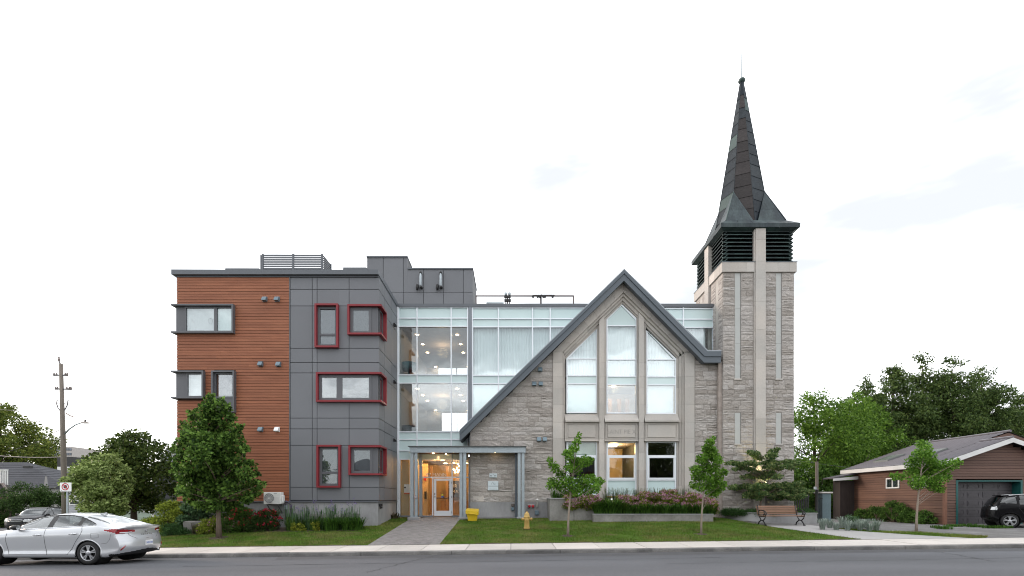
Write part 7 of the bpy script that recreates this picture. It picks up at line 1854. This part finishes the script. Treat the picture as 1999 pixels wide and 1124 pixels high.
# ---- young street trees from their clumps (photo px, radius px)
def young(name, label, foot, clumps, n, size, leafm, barkm, r0, seed, Y=None, flat=.9, group=None, dep=.55, thick=1.0, cat='tree'):
    b = ground_hit(*foot) if Y is None else Vector((PX(foot[0], Y), Y, PZ(foot[1], Y))); rg = np.random.default_rng(seed); t = thing(name, label, cat, b, 0, group); k = b.y/F
    cs = []; rs = []
    for (x_, y_, r) in clumps:
        rr = r*k*thick; dy = float(rg.normal()*dep*.5); cs.append((PX(x_, b.y + dy), b.y + dy, PZ(y_, b.y + dy))); rs.append(rr)
    topz = max(c[2] for c in cs); low = min(c[2] for c in cs); tx_ = np.interp
    ct = max(cs, key=lambda c: c[2]); mb = MB(); m_ = lambda q: np.array([lerp(b.x, ct[0], q**1.6), b.y, lerp(b.z, ct[2], q)])
    mb.tube([m_(q) - (np.array([0, 0, .1]) if q == 0 else 0) for q in np.linspace(0, .95, 8)], [r0*(1.2 - .2*min(1, q*8))*(1 - .88*q) for q in np.linspace(0, .95, 8)], 8)
    for c in cs:
        dh = math.hypot(c[0]-b.x, c[1]-b.y); za = max(b.z + .25*(topz - b.z), c[2] - dh*.55 - .1); mb.tube(limb_pts(m_((za - b.z)/(ct[2]-b.z)), c, rg, .1), np.linspace(r0*.26, .005, 5), 5)
    mb.build('trunk', barkm, t, True, fix=False); V, Fa = leaves(cs, rs, n, size, rg, .85, flat, .1); np_mesh('crown', V, Fa, leafm, t); return t
z8 = lambda L_: [(1040 + a/4.163, 820 + b/4.163, c/4.163) for a, b, c in L_]
G1 = z8([(380,115,16),(370,150,24),(360,185,34),(330,235,42),(290,275,42),(320,320,50),(360,350,55),(420,335,50),(460,330,36),(350,395,60),(300,390,42),(140,320,22),(160,360,32),(190,395,38),(225,440,42),(160,500,40),(150,535,36),(220,530,48),(290,500,55),(300,560,45),(400,500,62),(470,480,50),(540,500,36),(565,495,22),(440,560,55),(360,570,55),(500,560,42),(520,540,35)])
young('ginkgo_tree', 'young green tree on the lawn left of the carved lettering', (1109, 1046), G1, 6600, .078, lf_ginkgo, bark_pale, .05, 61, group='young trees on the lawn')
G2 = z8([(1465,150,20),(1440,185,36),(1420,230,40),(1450,255,48),(1370,315,42),(1410,300,44),(1480,300,42),(1510,330,36),(1320,400,40),(1400,390,55),(1470,400,50),(1550,425,34),(1340,455,48),(1420,465,50),(1500,480,44),(1300,530,28),(1360,540,40),(1450,530,50),(1520,545,44),(1550,520,28),(1440,595,36),(1485,590,42)])
young('ginkgo_tree', 'young narrow green tree on the lawn in front of the stone strip beside the tower', (1369, 1043), G2, 5800, .078, lf_ginkgo, bark_pale, .045, 62, group='young trees on the lawn')
z5 = lambda L_: [(1600 + a/4.015, 820 + b/4.015, c/4.015) for a, b, c in L_]
G3 = z5([(800,185,36),(830,200,40),(820,250,58),(780,290,60),(860,290,50),(730,340,55),(830,340,68),(900,340,46),(720,400,46),(800,420,70),(880,400,60),(960,375,60),(1030,350,52),(1085,330,28),(650,445,30),(595,440,32),(560,430,16),(760,480,58),(840,480,50),(920,470,58),(985,445,46),(930,535,36),(960,545,26),(880,520,36),(770,520,36)])
young('ginkgo_tree', 'young spreading green tree in front of the brown garage', (1789, 1037), G3, 7400, .078, lf_ginkgo, bark_pale, .05, 63, group='young trees on the lawn')
zl_ = lambda L_: [(320 + a/3.5125, 740 + b/3.5125, c/3.5125) for a, b, c in L_]
LIN = zl_([(320,112,18),(300,150,28),(390,155,24),(350,180,38),(425,200,32),(280,210,38),(200,245,30),(240,270,40),(330,260,50),(420,270,45),(470,268,24),(140,300,18),(150,350,30),(220,340,50),(320,340,60),(420,340,50),(500,340,30),(530,325,15),(180,410,45),(110,430,30),(260,420,60),(350,430,60),(440,420,50),(510,410,35),(90,480,25),(150,500,50),(240,510,60),(340,520,60),(430,500,55),(520,480,40),(560,480,22),
    (120,570,45),(210,590,60),(310,600,65),(410,590,60),(500,570,50),(590,590,35),(100,640,35),(160,660,55),(260,680,65),(370,690,65),(470,670,55),(560,650,45),(630,640,25),(150,740,45),(120,770,30),(230,760,60),(340,770,65),(450,750,55),(540,730,50),(620,720,40),(670,720,20),(180,820,35),(270,840,50),(360,850,50),(460,830,45),(560,810,40),(600,800,30),(330,885,28),(240,860,25),(650,770,20),
    (300,480,60),(350,640,65),(280,560,60),(400,540,55),(330,720,65),(420,650,60),(200,700,50)])
young('linden_tree', 'dark green pyramidal street tree in front of the cedar boards', (428, 1050), LIN, 19000, .128, lf_linden, bark, .105, 7, dep=1.5, thick=1.15)
zd = lambda L_: [(1400 + a/4.015, 780 + b/4.015, c/4.015) for a, b, c in L_]
tiers = [(470,388,16),(440,410,30),(425,440,34),(300,425,30),(260,412,22),(330,460,30)]
for y_, a, b, r in ((500, 85, 300, 24), (492, 360, 620, 26), (540, 140, 280, 24), (530, 380, 590, 26), (600, 215, 470, 32), (575, 300, 420, 30), (682, 120, 560, 34), (660, 540, 660, 26), (735, 240, 560, 36), (712, 600, 720, 30), (760, 420, 660, 32), (765, 230, 330, 24)):
    n_ = max(2, int((b - a)/34)); tiers += [(lerp(a, b, i/n_) + 5*math.sin(i*3), y_ + 7*math.sin(i*1.7 + a), r*(.75 + .3*abs(math.sin(i*2.3)))) for i in range(n_ + 1)]
young('dogwood_tree', 'tiered small tree with spreading branches in the tower planter', (1484, 1000), zd(tiers), 22000, .082, lf_dog, bark, .055, 64, Y=24.4, flat=.5, dep=.9, thick=1.3)
# ---- planter plants below the gable
SPI = [(1122, 975, 24.25, .52, .46, 'leftmost pink flowering bush overhanging the tall planter'), (1158, 978, 24.3, .50, .40, 'pink flowering bush left of the strappy green clump'), (1225, 979, 24.5, .55, .42, 'pink flowering bush below the middle window'),
       (1265, 978, 24.5, .60, .46, 'dense pink flowering bush right of the middle window'), (1306, 976, 24.5, .62, .50, 'fullest pink flowering bush below the right window'), (1350, 979, 24.4, .55, .44, 'pink flowering bush behind the narrow young tree'), (1384, 982, 24.3, .42, .38, 'last pink flowering bush at the right end of the planter')]
for k, (p, py, Y, w_, h, lb) in enumerate(SPI):
    shrub('spiraea_bush', lb, (PX(p, Y), Y, PZ(py + 17, Y)), blob(w_, .38, h*1.9, 40, .19, 70 + k), 6500, .065, LEAF('leaf_spiraea%d' % k, (.13, .19, .028), (.25, .27, .05)), 80 + k, flowers=fl_pink, nf=480, fs=.085, group='pink bushes in the gable planters', stems=False)
for k, p in enumerate((1172, 1184, 1196, 1208, 1226, 1244, 1262, 1280, 1298, 1316, 1334, 1352, 1370, 1386)):
    Y = 23.85 + .1*(k % 2); tuft('daylily', ORD[k] + ' strappy dark green clump arching over the low planter cap, counting from the left', (PX(p, Y), Y, zC - .06), 210 if k > 3 else 260, .55 if k > 3 else .85 - .1*abs(k-2), (.28, .16), .030, lf_lily, 100 + k, group='strappy clumps along the low planter', arch=1.0)
for k, p in enumerate((1186, 1203, 1222, 1245, 1264, 1283, 1303, 1326, 1342)):
    tuft('ornamental_grass', ORD[k] + ' wispy grass rising behind the pink bushes by the glass, counting from the left', (PX(p, 25.3), 25.3, 1.55), 130, .95, (.2, .1), .014, lf_orn, 130 + k, group='wispy grasses along the gable windows', arch=.35)
for k, p in enumerate((1084, 1097, 1110)): tuft('ornamental_grass', ORD[k] + ' green grass clump in the tall planter box, counting from the left', (PX(p, 24.7), 24.7, zA - .1), 120, .55, (.2, .16), .02, lf_lily, 150 + k, group='grass clumps in the tall planter', arch=.5)
# juniper carpet of the tower planter
for k, (p, Y, r) in enumerate(((1424, 24.9, .42), (1444, 24.5, .45), (1464, 24.3, .45), (1486, 24.1, .48), (1508, 23.95, .48), (1530, 23.9, .48), (1552, 23.85, .48), (1573, 23.85, .42))):
    shrub('juniper', ORD[k] + ' low spreading evergreen along the curved planter, counting from the left', (PX(p, Y), Y, zP - .08), [(q[0], q[1], q[2]*.5, q[3]) for q in blob(r, .35, .42, 16, .16, 170 + k)], 1500, .07, lf_juniper, 180 + k, asp=.25, group='evergreens carpeting the tower planter', stems=False)
# ---- garden in front of the cedar wing
def gp_(px, Y): return (PX(px, Y), Y, gz(PX(px, Y), Y) + .01)
shrub('golden_shrub', 'tall yellow green shrub at the left end of the garden', gp_(333, 22.6), blob(.72, .6, 1.55, 40, .24, 201), 4200, .085, lf_yellow, 202)
shrub('golden_shrub', 'low yellow green shrub beside the trunk of the sedan', gp_(286, 22.8), blob(.75, .5, .85, 26, .22, 203), 2600, .08, lf_yellow, 204)
shrub('mound_shrub', 'clipped blue green mound in front of the yellow shrub', gp_(341, 21.75), blob(.75, .4, .50, 26, .18, 205), 3600, .05, lf_juniper, 206)
shrub('broadleaf_shrub', 'grey green broad leaved shrub against the cedar wall', gp_(384, 22.6), blob(.75, .5, 1.35, 34, .24, 207), 3000, .11, lf_blue, 208, asp=.65)
shrub('broadleaf_shrub', 'dark broad leaved shrub behind the street tree trunk', gp_(452, 22.6), blob(.75, .45, 1.30, 30, .24, 209), 2600, .10, lf_shrub, 210, asp=.6)
tuft('bronze_grass', 'brownish grass tuft left of the street tree trunk', gp_(386, 21.75), 160, .5, (.25, .15), .014, lf_brown, 211)
shrub('flowering_shrub', 'yellow green shrub with pinkish tips around the street tree', gp_(414, 21.8), blob(.62, .4, .72, 26, .2, 212), 2600, .06, lf_yellow, 213, flowers=fl_pink, nf=60, fs=.05)
shrub('flowering_shrub', 'dark green shrub with few pink tips right of the tree trunk', gp_(452, 21.8), blob(.6, .4, .70, 26, .2, 214), 2600, .06, lf_shrub, 215, flowers=fl_pink, nf=40, fs=.05)
shrub('rose_bush', 'red rose bush left of the air conditioner', gp_(476, 22.1), blob(.58, .4, 1.05, 28, .2, 216), 2600, .065, lf_shrub, 217, flowers=fl_red, nf=60, fs=.10)
shrub('rose_bush', 'taller red rose bush below the air conditioner', gp_(524, 22.1), blob(.62, .4, 1.12, 28, .2, 218), 2600, .065, lf_hedge, 219, flowers=fl_red, nf=75, fs=.11)
shrub('dark_shrub', 'low dark shrub between the rose bushes', gp_(500, 21.8), blob(.5, .35, .75, 20, .18, 220), 2000, .06, lf_hedge, 221)
for k, p in enumerate((566, 580, 594, 608, 622, 636, 650, 664, 678, 690)):
    tuft('salvia', ORD[k] + ' tall thin purple flowered stem clump along the plinth, counting from the left', gp_(p, 22.3 - .25*(k % 2)), 70, 1.15 - .25*((k*5) % 3)/2, (.3, .2), .020, lf_blue, 230 + k, group='purple flowered clumps along the plinth', arch=.22, blossoms=fl_purple, nb=5)
    tuft('salvia_foliage', ORD[k] + ' leafy green clump at the foot of the purple stems, counting from the left', gp_(p + 4, 21.95 + .1*(k % 3)), 90, .62 - .2*((k*7) % 4)/3, (.3, .16), .035, lf_shrub, 330 + k, group='leafy clumps below the purple stems', arch=.5)
for k, (p, lb) in enumerate(((571, 'bright yellow green flower cushion left in the border'), (590, 'small yellow flower cushion beside the first one'), (616, 'yellow flower cushion in the middle of the border'))):
    shrub('spurge', lb, gp_(p, 21.75), blob(.16, .12, .42, 8, .09, 250 + k), 420, .045, lf_yellow, 255 + k, flowers=fl_yel, nf=14, fs=.06, stems=False)
for k, p in enumerate((640, 652, 676, 688, 700)): tuft('daylily', ORD[k] + ' daylily clump at the front right of the garden border, counting from the left', gp_(p, 21.75), 150, .60, (.2, .15), .026, lf_lily, 270 + k, group='daylilies at the border front', arch=.8)
tuft('weed_clump', 'weedy clump at the plinth corner near the entrance', gp_(770, 25.6), 70, .35, (.3, .15), .03, lf_brown, 280)
# ---- right hand border: blue fescue and weeds by the garage
for k, (p, py) in enumerate(((1606, 1034), (1620, 1031), (1633, 1035), (1646, 1030), (1655, 1036), (1667, 1033), (1680, 1036), (1690, 1031), (1698, 1037), (1711, 1036))):
    h = ground_hit(p, py); tuft('blue_fescue', ORD[k] + ' silvery blue grass tuft at the bend of the path, counting from the left', (h.x, h.y, h.z), 190, .52 - .16*((k*7) % 3)/2, (.10, .10), .012, lf_fescue, 300 + k, group='blue grass tufts beside the path', arch=.72)
shrub('sage_clump', 'pale green upright clump among the blue grass', (PX(1668, 21.9), 21.9, gz(14.5, 21.9)), blob(.3, .2, .75, 12, .13, 310), 900, .06, lf_blue, 311)
for k, (Y, h, lb) in enumerate(((30.3, .7, 'weedy bush at the far end of the garage wall'), (29.0, .9, 'weedy bush below the first garage window'), (27.8, 1.3, 'tall weeds against the middle of the garage wall'), (26.8, .9, 'weedy bush left of the garage corner'), (26.0, .7, 'low weeds at the garage corner'))):
    shrub('weed_bush', lb, (22.0, Y, gz(22, Y)), blob(.4, .75, h, 20, .18, 320 + k), 1700, .085, lf_shrub, 325 + k)
for k, p in enumerate(((1835, 1030), (1843, 1033), (1862, 1028), (1890, 1027), (1905, 1029), (1935, 1031), (1960, 1031))):
    g_ = ground_hit(*p); tuft('verge_grass', ORD[k] + ' ragged grass clump in the gravel before the garage, counting from the left', tuple(g_), 190, .14, (.45, .2), .02, lf_lily, 340 + k, group='grass clumps in the garage gravel', arch=.7)
# ---- trees across the street, mirrored in the glass
for k, (x_, y_, h, r) in enumerate(((-2, -9, 9.5, 3.2), (18, -10, 12.0, 4.6), (-26, -10, 11, 3.6))):
    tree('street_tree', ['broad tree across the street, middle', 'broad tree across the street, right', 'broad tree across the street, left'][k], (x_, y_, 0), h, [(0, r*.6), (.3, r), (.6, r*.9), (.85, r*.5), (1, .3)], 120, 9000, .42, lf_maple, bark_dark, .25, 400 + k, 2.4, rc=.25)
# ------------------------------------------------------------------ small things
# hydrant
hp = ground_hit(1029, 1033.5)
hy = thing('fire_hydrant', 'yellow fire hydrant on the lawn by the right canopy post', 'hydrant', hp)
lb_ = lambda mb, nm, mt, sm=True: mb.build(nm, mt, hy, sm, local=True, angle=40)
lb_(MB().lathe([(.17, 0), (.17, .05), (.12, .06)], (0, 0, -.02), 16), 'base_flange', M('hydrant_base', (.10, .06, .03), .8))
lb_(MB().lathe([(.13, .03), (.14, .10), (.115, .12), (.11, .48), (.125, .50), (.125, .53)], (0, 0, 0), 18), 'barrel', yellow_h)
lb_(MB().lathe([(.14, .53), (.145, .56), (.12, .60), (.115, .66), (.09, .72), (.05, .755), (.03, .76), (.03, .80), (.02, .805)], (0, 0, 0), 18), 'bonnet', yellow_h)
for s in (-1, 1): lb_(MB().lathe([(.055, 0), (.055, s*.08), (.07, s*.085), (.07, s*.12), (.03, s*.125), (.028, s*.15)], (s*.10, 0, .46), 12, 'x'), 'side_nozzle', yellow_h)
lb_(MB().lathe([(.075, 0), (.075, -.07), (.09, -.075), (.09, -.11), (.035, -.115), (.03, -.14)], (0, -.10, .44), 14, 'y'), 'pumper_nozzle', yellow_h)
# yellow grit bin
bp_ = ground_hit(923, 1016.5); gb = thing('grit_bin', 'yellow plastic grit bin with sloping lid beside the canopy post', 'bin', bp_)
w0, w1, h0 = .21, .28, .42
def ringb(w_, d_, z): return [(-w_, -d_, z), (w_, -d_, z), (w_, d_, z), (-w_, d_, z)]
mb = MB(); mb.add(ringb(w0, .2, 0) + ringb(w1, .27, h0), [(0, 1, 2, 3), (0, 1, 5, 4), (1, 2, 6, 5), (2, 3, 7, 6), (3, 0, 4, 7), (4, 5, 6, 7)]); mb.build('tub', yellow_p, gb, local=True)
mb = MB(); mb.add([(-.32, -.31, .36), (.32, -.31, .30), (.32, .31, .36), (-.32, .31, .42), (-.33, -.31, .52), (.31, -.31, .47), (.30, .29, .60), (-.32, .29, .63)], [(0, 1, 2, 3), (4, 5, 6, 7), (0, 1, 5, 4), (1, 2, 6, 5), (2, 3, 7, 6), (3, 0, 4, 7)]); mb.build('lid', yellow_p, gb, local=True)
MB().bbox(-.12, .12, -.34, -.30, .33, .37, .01).build('lid_grip', yellow_p, gb, local=True)
# air conditioner on brackets
Y = 22.55; ac = thing('air_conditioner', 'white outdoor air conditioner unit on the wing plinth', 'air conditioner', (PX(532, Y), Y, PZ(985, Y)))
ax0, ax1, az0, az1 = PX(515, Y), PX(548, Y), PZ(984, Y), PZ(960.5, Y)
MB().bbox(ax0, ax1, Y, Y + .32, az0, az1, .015).build('casing', white_p, ac)
cx, cz = PX(526, Y), (az0 + az1)/2
MB().lathe([(.235, 0), (.235, .012)], (cx, Y - .014, cz), 28, 'y').build('fan_recess', M('fan_grey', (.16, .17, .18), .6), ac)
for r in (.23, .18, .13, .08, .03): MB().tube([(cx + r*math.cos(2*math.pi*k/24), Y - .02, cz + r*math.sin(2*math.pi*k/24)) for k in range(25)], .006, 4).build('guard_ring', white_p, ac)
for k in range(8): MB().tube([(cx, Y - .022, cz), (cx + .23*math.cos(k*math.pi/4), Y - .022, cz + .23*math.sin(k*math.pi/4))], .006, 4).build('guard_spoke', white_p, ac)
for k in range(5): MB().box(PX(536, Y), PX(546, Y), Y - .006, Y + .002, az0 + .1 + k*.05, az0 + .115 + k*.05).build('rib', M('ac_rib', (.6, .6, .6), .5) if 'ac_rib' not in bpy.data.materials else bpy.data.materials['ac_rib'], ac)
MB().box(PX(535, Y), PX(541, Y), Y - .004, Y + .002, az1 - .08, az1 - .055).build('brand_strip', M('strip_grey', (.3, .3, .33), .5), ac)
MB().bbox(ax1, ax1 + .08, Y + .06, Y + .28, az0 + .05, az1 - .15, .02).build('valve_cover', white_p, ac)
for x_ in (ax0 + .15, ax1 - .15): MB().box(x_ - .03, x_ + .03, Y + .02, 23.05, az0 - .05, az0 - .002).prism_x([(23.04, az0 - .45), (23.04, az0 - .38), (Y + .1, az0 - .05), (Y + .04, az0 - .05)], x_ - .015, x_ + .015).build('bracket', galv_dk, ac)
MB().tube([(ax1 + .05, Y + .2, az0 + .1), (ax1 + .2, Y + .25, az0 + .12), (ax1 + .3, 23.0, az0 - .05), (ax1 + .3, 23.0, az0 - .9)], .03, 7).build('pipe', galv_dk, ac, True)
mbx = thing('conduit_box', 'grey conduit and junction box under the air conditioner', 'utility box', (PX(558, 22.98), 22.98, 1.0))
MB().bbox(PX(556, 22.98), PX(561, 22.98), 22.93, 23.03, PZ(994, 22.98), PZ(986, 22.98), .01).build('box', galv, mbx); MB().tube([(PX(558, 22.98), 22.98, PZ(1015, 22.98)), (PX(558, 22.98), 22.98, PZ(977, 22.98))], .025, 6).build('conduit', galv_dk, mbx)
# low stone block in the garden
tag(MB().bbox(PX(357, 22.0), PX(394, 22.0), 22.0, 22.5, gz(-14.5, 22) - .1, PZ(1017, 22.0), .03).build('garden_stone', conc_dark, None), 'low weathered concrete block among the garden shrubs', 'garden block')
